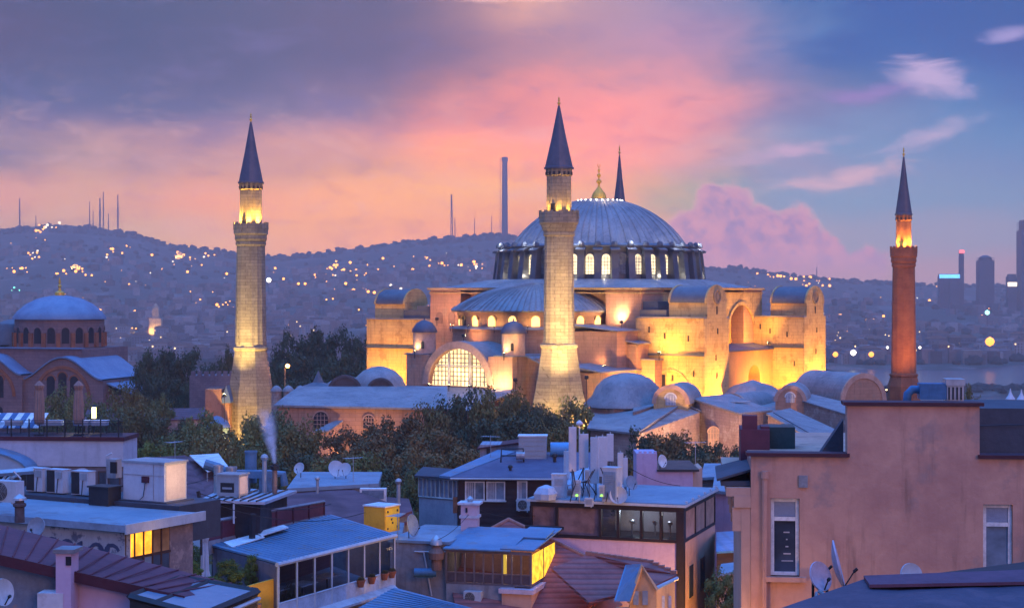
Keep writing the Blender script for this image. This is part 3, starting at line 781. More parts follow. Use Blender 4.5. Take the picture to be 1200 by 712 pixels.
# lower walls south-west of the lunette: gable, aisle and stair blocks
m = MB()
zg = 26.6
m.box(-40, -22, -17.5, -10.9, 0, 24.6)
m.poly([(-40.02,-17.5,24.6),(-40.02,-10.9,24.6),(-40.02,-11.2,27.2),(-40.02,-14,27.0)], (14,0,0))
m.box(-38, -20, -24, -17.45, 0, 24.9)
m.box(-30, -21, -22.3, -13, 0, 31.4)
m.box(-27, -21, -24.4, -21, 0, 29.3)
m.box(-25.6, -22.4, -27, -24.35, 0, 26.6)
m.build('aisle_walls', plaster, church)
m = MB()
m.poly([(-40.5,-18,24.62),(-40.5,-10.9,27.4),(-40.5,-10.9,27.65),(-40.5,-18,24.85)], (18,0,0))
m.poly([(-38.5,-24.5,24.92),(-38.5,-17.2,25.9),(-38.5,-17.2,26.15),(-38.5,-24.5,25.15)], (18,0,0))
m.poly([(-30.4,-22.7,31.42),(-30.4,-12.7,32.4),(-30.4,-12.7,32.6),(-30.4,-22.7,31.6)], (10,0,0))
m.poly([(-27.4,-24.8,29.32),(-27.4,-21,29.9),(-27.4,-21,30.1),(-27.4,-24.8,29.5)], (6.5,0,0))
m.box(-26, -22.2, -27.3, -24.2, 26.62, 26.85)
m.build('aisle_roofs', lead, church)
for xx in (-37., -33.6): m = MB(); m.archpanel(xx, -24.09, 21.4, 22.7, .7, .1); m.build('lit_window', window_y, church)
for yy, xx, r_w in ((-13.8,-40.1,.45),(-15.9,-40.1,.45),(-20.5,-38.1,.5)): m = MB(SWAP); m.archpanel(yy, xx, 19.8, 21.6, r_w, .09); m.build('dark_window', dark, church)
m = MB(SWAP); m.box(-14.2, -13.8, -40.15, -39.9, 25.2, 26.3); m.build('slit_window', dark, church)
# --- the four buttress towers
def buttress(x0, x1, ys, yn, z1, zled, ysd, turret, lit_side, slits):
    """block from y=ys to yn; ledge at zled; turret (tx0,tx1,ty0,ty1,zb,zs)"""
    m = MB(); lo, hi = min(ys, yn), max(ys, yn)
    m.box(x0, x1, lo, hi, 0, z1)
    tx0, tx1, ty0, ty1, zs = turret
    m.box(tx0, tx1, ty0, ty1, z1-.02, zs)
    bt = m.build('buttress_tower', ochre, church)
    m = MB(); m.box(x0-.18, x1+.18, lo-.0 if ysd < 0 else lo, hi, z1+.005, z1+.28)
    m.box(tx0-.01, tx1+.01, ty0+.3, ty1-.3, zs+.01, zs+.02)
    m.build('tower_roof', lead, bt)
    m = MB(); r = (tx1-tx0)/2; m.vault(ty0+.35, ty1-.35, (tx0+tx1)/2, zs, r+.22, 20, .8); m.build('barrel_roof', lead_d, bt, smooth=True)
    m = MB(); m.vault(ty0, ty0+.34, (tx0+tx1)/2, zs-.01, r+.3, 20, .82); m.vault(ty1-.34, ty1, (tx0+tx1)/2, zs-.01, r+.3, 20, .82)
    m.build('gable', ochre, bt, smooth=False)
    if zled:
        m = MB(); m.box(x0-.3, x0+.02, lo+.02, hi-.02, zled, zled+.35); m.build('string_course', lead_d, bt)
    ye = lo if ysd < 0 else hi
    if ysd < 0:
        m = MB(Matrix.Translation(((tx0+tx1)/2, ty0-.02, zs+r*.30)) @ Matrix.Rotation(R(90), 4, 'X'))
        m.lathe([(1.25,0.),(1.25,.16),(1.0,.16),(1.0,.02),(.42,.02),(.42,.1),(.1,.1)], n=24)
        for k in range(6): m.bx(.7*math.cos(k*1.047), .7*math.sin(k*1.047), .04, .6, .09, .09, k*1.047)
        m.build('medallion', mat('medallion_stone', (.34,.24,.15), None, 1.), bt)
        w_ = (x0+x1)/2
        for xx, zz in slits: m = MB(); m.box(xx-.17, xx+.17, lo-.06, lo+.1, zz, zz+.95); m.build('slit_window', dark, bt)
        m = MB(); m.box(w_-.2, w_+.2, ty0-.05, ty0+.1, z1+.7, z1+2.0); m.build('slit_window', dark, bt)
    for yy, zz in lit_side: m = MB(); m.box(x0-.05, x0+.1, yy-.15, yy+.15, zz, zz+1.0); m.build('slit_window', dark, bt)
    return bt
bt = buttress(-23.2, -14.6, -35., -21.9, 33.6, 27.4, -1, (-22.3, -15.5, -35.02, -27.8, 36.2),
         ((-24.5,31.2),(-27.5,30.2),(-32.,29.8),(-29,23.2),(-33.,24.)), ((-18.6,31.),(-19.2,26.6),(-18.9,23.6)))
m = MB(); m.box(-23.1, -14.7, -27.75, -22.6, 33.9, 35.0); m.box(-22., -15, -25.5, -22.55, 34.9, 36.4); m.build('stepped_roof', lead_d, bt)
m = MB(SWAP); m.archband(-28.6, -23.32, -23.15, 21.5, 3.3, 3.7); m.build('blocked_arch', ochre, bt)
m = MB(); m.box(-23.26, -23.1, -27.6, -26.9, 21.8, 24.2); m.build('doorway', dark, bt)
bt = buttress(19.0, 28.4, -33., -21.9, 33.3, 27.6, -1, (20., 27.4, -33.02, -25.6, 35.9),
         ((-24.,31.0),(-26.,30.2),(-29.5,29.6),(-31,24.2)), ((24.4,30.4),(24.,26.4),(24.2,22.)))
bt = buttress(-21.0, -13., 39., 21.9, 32.8, 27.4, 1, (-20.3, -13.7, 30.2, 37.5, 35.7), (), ())
bt = buttress(17.0, 25.4, 38., 21.9, 32.8, 27.4, 1, (17.8, 24.6, 30., 37.5, 35.7), (), ())
# north-west link roof beside the tower
m = MB(); m.box(-20.9, -13., 22.55, 30.1, 33.1, 34.6); m.box(-20.8,-13.2,22.56,27,34.6,35.4); m.build('stepped_roof', lead_d, church)
# --- south aisle between the southern towers
m = MB(); m.archwall(-14.5, 18.95, 0, 27.2, -26.5, -24., 11.5, 2.4, 22.2, 0, 16)
m.box(-14.5, 18.95, -24.02, -22.5, 0, 27.15)
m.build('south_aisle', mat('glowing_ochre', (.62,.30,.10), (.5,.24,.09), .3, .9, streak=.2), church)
m = MB(); m.poly([(-14.5,-26.9,27.25),(-14.5,-22.5,28.2),(-14.5,-22.5,28.45),(-14.5,-26.9,27.5)], (33.4,0,0)); m.build('south_aisle_roof', lead_d, church)
m = MB(); m.box(10.6, 12.6, -24.1, -24.03, 16, 22.6); m.build('south_door', dark, church)
# east end: apse and half dome behind the great dome
m = MB(); m.lathe([(15.,0),(15.,34.5)], (20.5,0), 40, -math.pi/2, math.pi/2); m.box(35, 41, -8, 8, 0, 27); m.build('east_walls', plaster, church)
m = MB(); m.lathe(prof, (20.5,0), 60, -math.pi/2, math.pi/2); m.build('east_half_dome', lead, church, smooth=True)
m = MB(); m.box(-12.5, 36, 11.2, 30, 0, 26.2); m.box(-44,-33,-11,11,0,10.1); m.build('north_gallery', plaster, church)
m = MB(); m.poly([(-12.9,30.4,26.25),(-12.9,11,27.6),(-12.9,11,27.85),(-12.9,30.4,26.5)], (50,0,0)); m.build('north_roof', lead, church)

# ---------------------------------------------------------------- minarets
def minaret(X, Y, lab, mt, zb, segs, cone, fin_z, r_bal, zbal, base=None, sides=16, lamp=2600, ped=None, light=True):
    """segs: [(r,z)..] shaft below the balcony; cone (r,z0,z1); r_up upper shaft"""
    t = thing('minaret', lab, 'minaret', (X, Y, zb))
    m = MB(); m.lathe([(r, z-zb) for r, z in segs], n=sides*2, fl=(lambda k: 1.0 if k % 2 else .965)); m.build('shaft', mt, t)
    if ped:
        m = MB()
        for (r0, z0), (r1, z1) in zip(ped, ped[1:]): m.lathe([(r0, z0-zb), (r1, z1-zb)], n=8, rot=R(22.5))
        pd = m.build('pedestal', mt, t)
        m = MB(); r0, z0 = ped[-1]; m.lathe([(r0+.1,z0-zb-.25),(r0+.28,z0-zb),(r0+.28,z0-zb+.35),(r0*.9,z0-zb+.6)], n=8, rot=R(22.5)); m.build('pedestal_moulding', mt, pd)
    rs = segs[-1][0]
    m = MB(); m.lathe([(rs*.98,zbal-2.9-zb),(rs+.2,zbal-2.7-zb),(rs+.2,zbal-2.3-zb),(rs+.1,zbal-2.2-zb),(rs+.35,zbal-1.7-zb),(r_bal*.93,zbal-1.0-zb),(r_bal,zbal-.75-zb),(r_bal,zbal-.02-zb)], n=sides*2)
    bal = m.build('balcony', mt, t)
    m = MB(); n = sides
    m.lathe([(r_bal,zbal-.05-zb),(r_bal,zbal+1.0-zb),(r_bal-.18,zbal+1.0-zb),(r_bal-.18,zbal-.05-zb)], n=n*2, cap=False)
    for k in range(n):
        a = 2*math.pi*k/n; m.bx((r_bal-.06)*math.cos(a), (r_bal-.06)*math.sin(a), zbal+.62-zb, .3, .3, 1.35, a)
    m.build('parapet', mt, bal)
    ru, z0, z1 = cone[0]*.93, cone[1], cone[2]
    m = MB(); m.lathe([(ru,zbal-.1-zb),(ru*.98,z0-1.2-zb),(ru*1.06,z0-1.0-zb),(ru*1.06,z0-zb)], n=sides*2, fl=(lambda k: 1. if k % 2 else .94)); up = m.build('upper_shaft', mt, t)
    m = MB()
    for k in range(sides):
        a = 2*math.pi*k/sides; m.bx(ru*1.05*math.cos(a), ru*1.05*math.sin(a), z0-zb-.75, .12, .32, .5, a)
    m.build('frieze', dark, up)
    m = MB()
    a_ = math.radians(-120); m.bx(ru*.985*math.cos(a_), ru*.985*math.sin(a_), zbal+1.2-zb, .2, .75, 2.2, a_); m.build('balcony_door', dark, up)
    m = MB(); m.lathe([(cone[0]*1.08,z0-zb-.05),(cone[0]*1.08,z0-zb+.25),(cone[0],z0-zb+.35),(cone[0]*.52,z0+(z1-z0)*.5-zb),(.16,z1-zb)], n=24, fl=lambda k: 1.02 if k % 3 == 0 else 1.); m.build('spire', lead_c, t)
    m = MB(); d_ = fin_z-z1
    m.lathe([(.14,z1-zb-.1),(.12,z1+d_*.15-zb),(.32,z1+d_*.28-zb),(.1,z1+d_*.4-zb),(.08,z1+d_*.5-zb),(.22,z1+d_*.6-zb),(.07,z1+d_*.7-zb),(.16,z1+d_*.8-zb),(.04,z1+d_*.9-zb),(.03,fin_z-zb)], n=10); m.build('finial', gold, t)
    if light:
        for k, aa in enumerate((-150, -95, -40, 30, 110)):
            a = R(aa); q = r_bal-.45
            lm_ = MB(); lm_.bx(q*math.cos(a), q*math.sin(a), zbal+.25-zb, .25, .25, .3, a); lo_ = lm_.build('balcony_lamp', emit('balcony_lamp_glow', (1.,.62,.14), 25.), bal)
            spot('lamp', (q*1.0*math.cos(a), q*1.0*math.sin(a), zbal+.55-zb), (ru*.75*math.cos(a), ru*.75*math.sin(a), zbal+9-zb), lamp*13, (1.,.54,.07), 95, .15, .8, bal)
    return t
def r_at(wpx, Y): return wpx/2/F*Y
YS = 272.
def z_at(py, Y): return ZC+(HOR-py)/F*Y
minaret((655-600)/F*YS, YS, 'thick grey stone minaret with pointed lead spire standing in front of the great dome', stone, 8.,
        [(r_at(40,YS),z_at(404,YS)),(r_at(37,YS),z_at(395,YS)),(r_at(34,YS),z_at(275,YS))], (r_at(32,YS),z_at(198,YS),z_at(124,YS)), z_at(113,YS), r_at(46,YS), z_at(256,YS),
        ped=[(r_at(92,YS),8.),(r_at(66,YS),z_at(470,YS)),(r_at(60,YS),z_at(458,YS)),(r_at(43,YS),z_at(406,YS))], lamp=90)
YN = 300.
minaret((294-600)/F*YN, YN, 'thick grey stone minaret standing apart at left above the dark trees', stone, 4.,
        [(r_at(37,YN),z_at(408,YN)),(r_at(36,YN),z_at(395,YN)),(r_at(33,YN),z_at(285,YN))], (r_at(28,YN),z_at(215,YN),z_at(143,YN)), z_at(132,YN), r_at(40,YN), z_at(269,YN),
        ped=[(r_at(60,YN),4.),(r_at(58,YN),z_at(474,YN)),(r_at(37.5,YN),z_at(409,YN))], lamp=520)
YE = 340.
minaret((1059-600)/F*YE, YE, 'slender red brick minaret standing alone at the right of the basilica', brickm, 12.,
        [(r_at(29,YE),z_at(447,YE)),(r_at(28.5,YE),z_at(420,YE)),(r_at(25.5,YE),z_at(310,YE))], (r_at(19,YE),z_at(252,YE),z_at(184,YE)), z_at(172,YE), r_at(31,YE), z_at(296,YE),
        ped=[(r_at(40,YE),12.),(r_at(38,YE),z_at(452,YE)),(r_at(30,YE),z_at(440,YE))], sides=12, lamp=520)
YM = 377.
minaret((726-600)/F*YM, YM, 'slim minaret rising behind the great dome, only its dark spire showing', stone, 2.,
        [(2.2,2.),(1.9,z_at(300,YM))], (r_at(13,YM),z_at(237,YM),z_at(182,YM)), z_at(170,YM), 2.4, z_at(270,YM), sides=12, lamp=200, light=False)

# ---------------------------------------------------------------- floodlights round the basilica
def flood(loc, aim, power, lab, cone=115, c=(1.,.47,.06), head=.55, frame=H, size=.35):
    a, b = Vector(frame.w(*loc)), Vector(frame.w(*aim))
    t = thing('floodlight', lab, 'floodlight', a, 0., 'floodlights around the basilica')
    d_ = (b-a).normalized(); yaw = math.atan2(d_.y, d_.x)
    M_ = Matrix.Rotation(yaw, 4, 'Z') @ Matrix.Rotation(-math.asin(max(-1, min(1, d_.z))), 4, 'Y')
    m = MB(M_); m.box(-.35*head, .25*head, -.5*head, .5*head, -.4*head, .4*head); m.build('housing', mat('lamp_housing', (.05,.05,.05)), t)
    m = MB(M_); m.box(.26*head, .32*head, -.45*head, .45*head, -.35*head, .35*head); m.build('lens', emit('flood_lens', (1.,.75,.35), 30.), t)
    m = MB(); m.tube([(0,0,-.4*head),(0,0,-4.5 if frame is not H and power > 5000 else -1.2)], .06, 5); m.build('bracket', mat('lamp_housing', (.05,.05,.05)), t)
    hd_ = math.hypot(b.x-a.x, b.y-a.y)
    if frame is H and power > 800: aim_d = Vector((b.x-a.x, b.y-a.y, hd_*.9)).normalized(); cone = 150; power *= 2.1
    else: aim_d = d_
    o = spot('lamp', d_*(.45*head), aim_d*3, power, c, cone, size, .7, t)
    return t
YEL = (1.,.64,.15); WRM = (1.,.68,.30)
flood((-30.5,-25.0,18.5), (-23.2,-27.2,27), 5200, 'floodlight at the foot of the near buttress tower, towards the dome side')
flood((-30.5,-31.0,18.0), (-23.2,-30.2,26), 5200, 'floodlight at the foot of the near buttress tower, towards its corner')
flood((-19.0,-41.0,17.5), (-18.8,-35,25), 11000, 'floodlight below the narrow front of the near buttress tower')
flood((-26.8,-28.5,27.9), (-23.2,-28.4,32), 1500, 'floodlight on the ledge beside the near buttress tower')
flood((23.6,-39.0,17.5), (24.,-33,25), 12000, 'floodlight below the narrow front of the far right buttress tower')
flood((13.5,-31.0,19.0), (19.,-28.5,26), 4300, 'floodlight lighting the left flank of the far right buttress tower')
flood((13.5,-28.5,28.6), (15.,-21.,32), 3600, 'floodlight under the tall arched niche between the towers')
flood((9.5,-30.5,18.5), (10.,-26.5,23), 3600, 'floodlight by the low arch between the two southern towers', c=(1.,.42,.08))
flood((-28.4,27.5,18.2), (-21.,28,26), 4600, 'floodlight at the foot of the left yellow tower, near the lunette')
flood((-28.4,34.5,18.2), (-21.,34,25), 4600, 'floodlight at the foot of the left yellow tower, at its outer end')
flood((-46.6,-4.2,22.6), (-43.5,-3.2,26.5), 520, 'small lamp under the great lunette window, on its right half', c=WRM, head=.35)
flood((-46.6,0.,22.6), (-43.5,0,26.5), 520, 'small lamp under the middle of the great lunette window', c=WRM, head=.35)
flood((-46.6,4.2,22.6), (-43.5,3.2,26.5), 520, 'small lamp under the great lunette window, on its left half', c=WRM, head=.35)
flood((-46.6,-9.2,22.2), (-44.0,-8.9,26), 1500, 'small lamp lighting the plain wall right of the lunette', c=WRM, head=.35)
flood((-44.3,9.0,28.0), (-43,9,30.5), 480, 'small lamp at the left turret beside the lunette', c=WRM, head=.3)
flood((-44.3,-9.5,28.0), (-43,-9.5,30.5), 480, 'small lamp at the right turret beside the lunette', c=WRM, head=.3)
for k in range(7):
    a = R(120+k*22); 
    flood((-20.5+15.6*math.cos(a), 15.6*math.sin(a), 32.2), (-20.5+13.9*math.cos(a), 13.9*math.sin(a), 33.6), 200, 'small lamp in the row under the half dome windows', c=YEL, head=.22)
flood((-24.,-19.5,33.0), (-22,-17,36), 1400, 'bright white lamp on the roof right of the front minaret', c=(1.,.66,.34))
flood((-29.,16.,33.2), (-22.6,18.5,36), 1300, 'lamp lighting the pier left of the half dome', c=(1.,.52,.26))
flood((-40.2,-27.5,19.8), (-36,-24,22.5), 600, 'bright lamp low beside the front minaret, above the lead dome', c=(1.,.8,.5))
for k in range(14):
    a = R(110+k*15)
    o = point('drum_lamp', (19.2*math.cos(a), 19.2*math.sin(a), 40.9), 90, (1.,.86,.6), .2, church)
    if k % 2 == 0: point('dome_wash', (19.6*math.cos(a), 19.6*math.sin(a), 47.2), 230, (.85,.9,1.), .3, church)
for loc_, aim_, pw, lab_ in (((27.,223.,13.),(24.5,240,17.5),24000,'lamp before the plain stone gable, hidden by trees'),((38.,226.,12.),(33.,244,17.),9000,'lamp before the rough stone hall, hidden by trees'),((-20.,246.,12.),(-24.,255,18.),3500,'lamp in the trees below the long lead roof')):
    flood(loc_, aim_, pw, lab_, frame=Fr(0,0,0), c=(1.,.55,.24), cone=130)
point('finial_fill', (-3.,-3.,56.2), 160, (1.,.7,.3), .2, church)  # added point light without a fixture, turns the finial gold
flood((-34.,-27.5,22.), (-28,-22.3,29), 1500, 'added fill lamp on the low roof lighting the stepped walls right of the front minaret', c=(1.,.5,.16))  # from here to the tower ledge: fills added to warm the walls
flood((-41.5,-18.8,21.), (-39,-15,25), 900, 'added fill lamp lighting the gabled wall between the lunette and the front minaret', c=(1.,.55,.22))
flood((-38.5,3.,30.6), (-34,2,32), 700, 'added fill lamp on the barrel roof behind the lunette, aimed at the curved wall', c=(1.,.5,.2))
flood((-31.,-20.5,25.6), (-30,-16,30), 800, 'added fill lamp on the aisle roof lighting the plain block behind the front minaret', c=(1.,.5,.2))
flood((20.,-29.8,28.3), (19,-26,32), 900, 'added fill lamp on the ledge of the far right buttress tower', c=(1.,.5,.1))
# lamps washing the two stone minarets' pedestals and shafts
W0 = Fr(0,0,0)
flood((11.2,256.5,25.2), (8.2,270,33), 36000, 'floodlight aimed up the front minaret from its right', frame=W0, c=(1.,.66,.24), cone=70)
flood((.5,257.,24.8), (6.8,270,33), 16000, 'floodlight aimed up the front minaret from its left', frame=W0, c=(1.,.66,.26), cone=70)
flood((-48.8,289.5,20.5), (-46.3,299,38), 30000, 'floodlight aimed up the left minaret from the trees', frame=W0, c=(1.,.70,.22), cone=75)
flood((-45.5,287.,8.5), (-47.8,297,17), 15000, 'floodlight low in the trees in front of the left minaret base', frame=W0, c=(1.,.62,.14), cone=95)
flood((3.,262.,17.), (6.,269,19), 6500, 'lamp at the left foot of the front minaret, behind the trees', frame=W0, c=(1.,.62,.16), cone=120)
flood((11.8,266.,16.5), (9.5,270,19), 6500, 'lamp at the right foot of the front minaret, beside the lead dome', frame=W0, c=(1.,.62,.16), cone=120)
flood((9.5,251.5,13.), (9.,247,17), 5000, 'lamp behind the open-branched tree at the front minaret foot', frame=W0, c=(1.,.7,.16), cone=120)
flood((72.,328.,19.), (77.5,338,32), 9000, 'floodlight at the foot of the red brick minaret', frame=W0, c=(1.,.42,.10), cone=80)
flood((85.5,330.,19.), (79,338,32), 6000, 'floodlight at the right foot of the red brick minaret', frame=W0, c=(1.,.45,.10), cone=70)
# ================================================================== MIDDLE GROUND
def slab_roof(pts, t=.22):           # thin roof sheet following its corner points
    m = MB(); m.poly([Vector(p)+Vector((0,0,.02)) for p in pts], (0,0,t)); return m
def block(pts, zb):                  # walls under a (possibly sloping) polygon
    m = MB(); m.drop(pts, zb); return m
def origin_of(pts, zb): 
    n = len(pts); return (sum(p[0] for p in pts)/n, sum(p[1] for p in pts)/n, zb)
def grown(pts, e):
    c = Vector(origin_of(pts, 0)[:2]+(0,)); out = []
    for p in pts:
        d = Vector((p[0], p[1], 0))-c; d.normalize(); out.append(Vector(p)+d*e)
    return out
def shed(name, lab, cat, pts, zb, wall, roof, over=.25, t=.2, group=None):
    t_ = thing(name, lab, cat, origin_of(pts, zb), 0, group)
    wl = block(pts, zb).build('wall', wall, t_, world=True)
    slab_roof(grown(pts, over), t).build('roof', roof, t_, world=True)
    return t_, wl
# narthex in front of the great lunette
m = MB(); m.poly([(-57,-12,19.3),(-44.05,-12,21.9),(-44.05,20,21.9),(-57,20,19.3)], (0,0,.25)); m.build('narthex_roof', lead, church)
m = MB(); m.box(-56.6, -44.1, -11.6, 19.6, 0, 19.3); m.build('narthex_walls', plaster, church)

# --- long lead-roofed range at the left of the basilica, with its domes
A_, B_, C_, D_ = P(326,474,254), P(524,478,254), P(524,459,268), P(352,459,268)
t = thing('long_range', 'long low pink building with a pale lead roof left of the basilica, above the trees', 'building', origin_of([A_,B_,C_,D_], 2))
m = MB(); m.drop([A_,B_,C_,D_], 2); m.build('wall', plaster, t, world=True)
m = MB(); n = 10; top = []
for k in range(n+1):
    s_ = k/n; hgt = math.sin(s_*math.pi/2)*.9
    top.append([A_.lerp(D_, s_)+Vector((-.6*(1-s_), -.5*(1-s_), hgt)), B_.lerp(C_, s_)+Vector((0, -.5*(1-s_), hgt))])
v = [p for r_ in top for p in r_]+[p+Vector((0,0,-.3)) for r_ in top for p in r_]; q = 2*(n+1)
m.add(v, [(2*k,2*k+1,2*k+3,2*k+2) for k in range(n)]+[(q+2*k,q+2*k+2,q+2*k+3,q+2*k+1) for k in range(n)]+[(0,q,q+1,1)]+[(2*k,2*k+2,q+2*k+2,q+2*k) for k in range(n)])
m.build('roof', lead, t, world=True)
def on_wall(px, py, Y): return P(px, py, Y)
def arch_window_world(px, py0, py1, wpx, Y, parent, mt, name='arched_window'):
    a, b = P(px, py1, Y), P(px, py0, Y); r = wpx/2/F*Y
    m = MB(Matrix.Translation((a.x, Y, 0))); m.archpanel(0, -.06, a.z, b.z-r, r, .12); w_ = m.build(name, mt, parent, world=True)
    m = MB(Matrix.Translation((a.x, Y, 0))); m.archband(0, -.12, -.0, b.z-r, r, r*1.18, 10)
    for i in (-1, 0, 1): m.box(i*r*.5-.04, i*r*.5+.04, -.1, -.05, a.z, b.z-r*(.14 if i == 0 else .3))
    for i in range(4): m.box(-r, r, -.1, -.05, a.z+i*(b.z-a.z)/4, a.z+i*(b.z-a.z)/4+.07)
    m.build('lattice', mat('pale_plaster', (.6,.36,.26)), w_, world=True)
arch_window_world(376, 482, 502, 17, 253.8, t, dark)
arch_window_world(432, 486, 502, 12, 253.8, t, dark)
m = MB(); c_ = P(444, 459, 274); m.lathe([(4.6,c_.z-3),(4.5,c_.z-.2),(4.35,c_.z+.9),(3.7,c_.z+2.3),(2.5,c_.z+3.4),(1.1,c_.z+4.0),(.1,c_.z+4.15)], (c_.x, c_.y), 48, fl=lambda k: 1.012 if k % 4 == 0 else 1.)
m.build('dome', lead, t, smooth=True, world=True)
c_ = P(409, 457, 276); m = MB(); m.lathe([(4.0,c_.z-3),(4.0,c_.z),(3.4,c_.z+1.2),(2.2,c_.z+1.9),(.1,c_.z+2.2)], (c_.x, c_.y), 40, fl=lambda k: 1.012 if k % 4 == 0 else 1.); m.build('dome', lead, t, smooth=True, world=True)
for px in (404, 446):
    m = MB(Matrix.Translation(P(px, 461, 268.5))); m.archpanel(0, 0, -.6, .2, 2.3 if px < 420 else 1.9, .8); m.archband(0, -.25, .5, .2, 2.3 if px < 420 else 1.9, 2.75 if px < 420 else 2.3)
    m.build('dome_arch', mat('lead_arch_shadow', (.10,.085,.09), None, .4), t, world=True)
m = MB(); c_ = P(373, 458, 272); m.lathe([(2.6,c_.z-2),(2.6,c_.z+.8),(.9,c_.z+1.4),(.8,c_.z+1.6),(.06,c_.z+3.2)], (c_.x, c_.y), 8); m.build('spirelet', lead_d, t, world=True)
for i, px in enumerate((324, 338, 352)):
    c_ = P(px, 468, 285); m = MB(); m.lathe([(.85,c_.z-4),(.85,c_.z+1.4)], (c_.x, c_.y), 12); tt = m.build('chimney_turret', pink_stone, t, world=True)
    m = MB(); m.lathe([(1.,c_.z+1.35),(.95,c_.z+1.7),(.5,c_.z+2.2),(.05,c_.z+2.4)], (c_.x, c_.y), 12); m.build('turret_cap', lead, tt, smooth=True, world=True)
shed('lean_to', 'small lead-roofed lean-to half hidden in trees below the arched window', 'shed', [P(367,507,248),P(385,506,249),P(401,494,253),P(392,494,254)], 2, plaster, lead)

# --- tombs and chapels south of the basilica
oct_ = lead
t = thing('domed_tomb', 'lead-domed octagonal tomb right of the front minaret', 'tomb', P(735,470,258)*1)
MTX[t.name] = Matrix.Translation(t.location); zc = t.location.z
m = MB(); m.lathe([(6.1,-22),(6.1,-.6)], n=8, rot=R(22)); m.build('wall', pink_stone, t)
m = MB(); m.lathe([(6.5,-.7),(6.4,-.3),(5.2,.9),(4.6,2.3),(3.5,3.4),(2.2,4.0),(.9,4.3),(.05,4.35)], n=32, fl=lambda k: (1.0 if k % 4 else 1.02)); m.build('dome', lead, t, smooth=True)
shed('lead_annex', 'low sloping lead roof between the tomb dome and the arched dormer', 'building', [P(742,484,246),P(775,474,252),P(772,462,264),P(744,470,262)], 2, pink_stone, lead)
def vault_block(px, py, Y, r, depth, yaw, zb, lab, wl, win=True, deep=1.):
    c_ = P(px, py, Y); t = thing('vaulted_chapel', lab, 'chapel', (c_.x, c_.y, zb), R(yaw))
    m = MB(); m.box(-r, r, 0, depth, 0, c_.z-zb); m.vault(0, depth, 0, c_.z-zb-.01, r, 20); m.build('wall', wl, t)
    m = MB(); m.archband(0, .25, depth+.1, c_.z-zb, r+.02, r+.22, 20); m.build('barrel_roof', lead, t, smooth=True)
    m = MB(); m.archband(0, -.12, .24, c_.z-zb, r*.86, r+.24, 20); m.build('gable_arch', mat('pale_plaster', (.6,.36,.26)), t)
    if win:
        m = MB(); m.archpanel(0, -.05, c_.z-zb-.2, c_.z-zb+r*.28, r*.30, .1); ww = m.build('arched_window', mat('window_pale', (.40,.42,.48), None, 1., .4), t)
        m = MB(); m.archband(0, -.1, .05, c_.z-zb+r*.28, r*.30, r*.38, 10)
        for i in (-1,0,1): m.box(i*r*.16-.03, i*r*.16+.03, -.09, -.04, c_.z-zb-.2, c_.z-zb+r*.5)
        m.box(-r*.3, r*.3, -.09, -.04, c_.z-zb+r*.12, c_.z-zb+r*.12+.06)
        m.build('window_frame', mat('white_paint', (.75,.75,.75)), ww)
    return t
vault_block(786, 473, 248, 2.55, 9, -18, 2, 'arched dormer gable with a pale round-headed window beside the tomb dome', ochre)
a, b, c, d = P(692,503,238), P(745,509,230), P(798,474,250), P(698,479,262)
t = thing('gabled_chapel', 'stone building with a broad plain lead roof and lamp-lit gable below the buttress tower', 'chapel', origin_of([a,b,c,d], 2))
m = MB(); m.drop([a,b,c,d], 2); e, g = P(820,483,247), P(812,478,256)
m.drop([b+Vector((.02,.02,-.05)),e,g,c+Vector((0,.3,-.02))], 2); m.build('wall', pink_stone, t, world=True)
slab_roof([a+Vector((-.5,-.6,0)), b+Vector((.1,-.6,0)), c+Vector((.3,.1,.05)), d], .25).build('roof', lead, t, world=True)
slab_roof([c+Vector((.32,.1,-.02)), e+Vector((.3,-.1,0)), g+Vector((.3,.2,0))], .2).build('roof', lead, t, world=True)
a, b, c, d = P(811,468,252), P(866,486,238), P(903,482,250), P(856,463,264)
t, wl = shed('stone_hall', 'rough stone hall with a pale patched lead roof in front of the buttress towers', 'hall', [a,b,c,d], 2, pink_stone, lead, .3, .25)
arch_window_world(836, 500, 530, 13, 243.8, t, mat('blind_stone', (.38,.28,.24), None, 1.), 'blind_window')
m = MB(); p_ = P(868,472,252); m.bx(p_.x, p_.y, p_.z+.2, 3.2, 1.0, .1, .6); m.build('roof_patch', mat('new_lead', (.5,.42,.38), None, .6, .5), t, world=True)
vault_block(858, 482, 268, 2.7, 9, -38, 2, 'low vaulted chapel behind the patched lead roof', plaster, False)
vault_block(926, 470, 262, 2.25, 10, -14, 2, 'vaulted chapel with a pale double window, below the far right tower', plaster, True)
shed('lead_annex', 'flat bluish lead roof left of the vaulted chapel with the double window', 'building', [P(876,487,256),P(914,482,262),P(908,470,276),P(868,474,274)], 2, plaster, lead)
# tent roof before the low arch
t = thing('tent_roof_porch', 'low porch with a tent-shaped lead roof before the orange arch', 'porch', P(882,462,288)); MTX[t.name] = Matrix.Translation(t.location)
m = MB(); m.lathe([(5.2,-20),(5.2,-.1)], n=8); m.build('wall', plaster, t)
m = MB(); m.lathe([(5.9,-.1),(5.7,.1),(3.2,1.5),(.05,2.5)], n=8); m.build('roof', lead, t)
a, b, c, d = P(900,486,244), P(953,517,230), P(988,510,240), P(926,480,258)
t, wl = shed('sloping_range', 'long building whose lead roof slopes down to the right, behind the pink house', 'building', [a,b,c,d], 2, pink_stone, lead, .3, .25)
m = MB(); m.tube([a.lerp(b,.02)+Vector((.8,.8,.35)), b+Vector((.9,.8,.35))], .1, 5); m.build('roof_ridge', lead_d, t, world=True)
a, b, c, d = P(940,470,262), P(1003,490,250), P(1010,478,262), P(952,463,276)
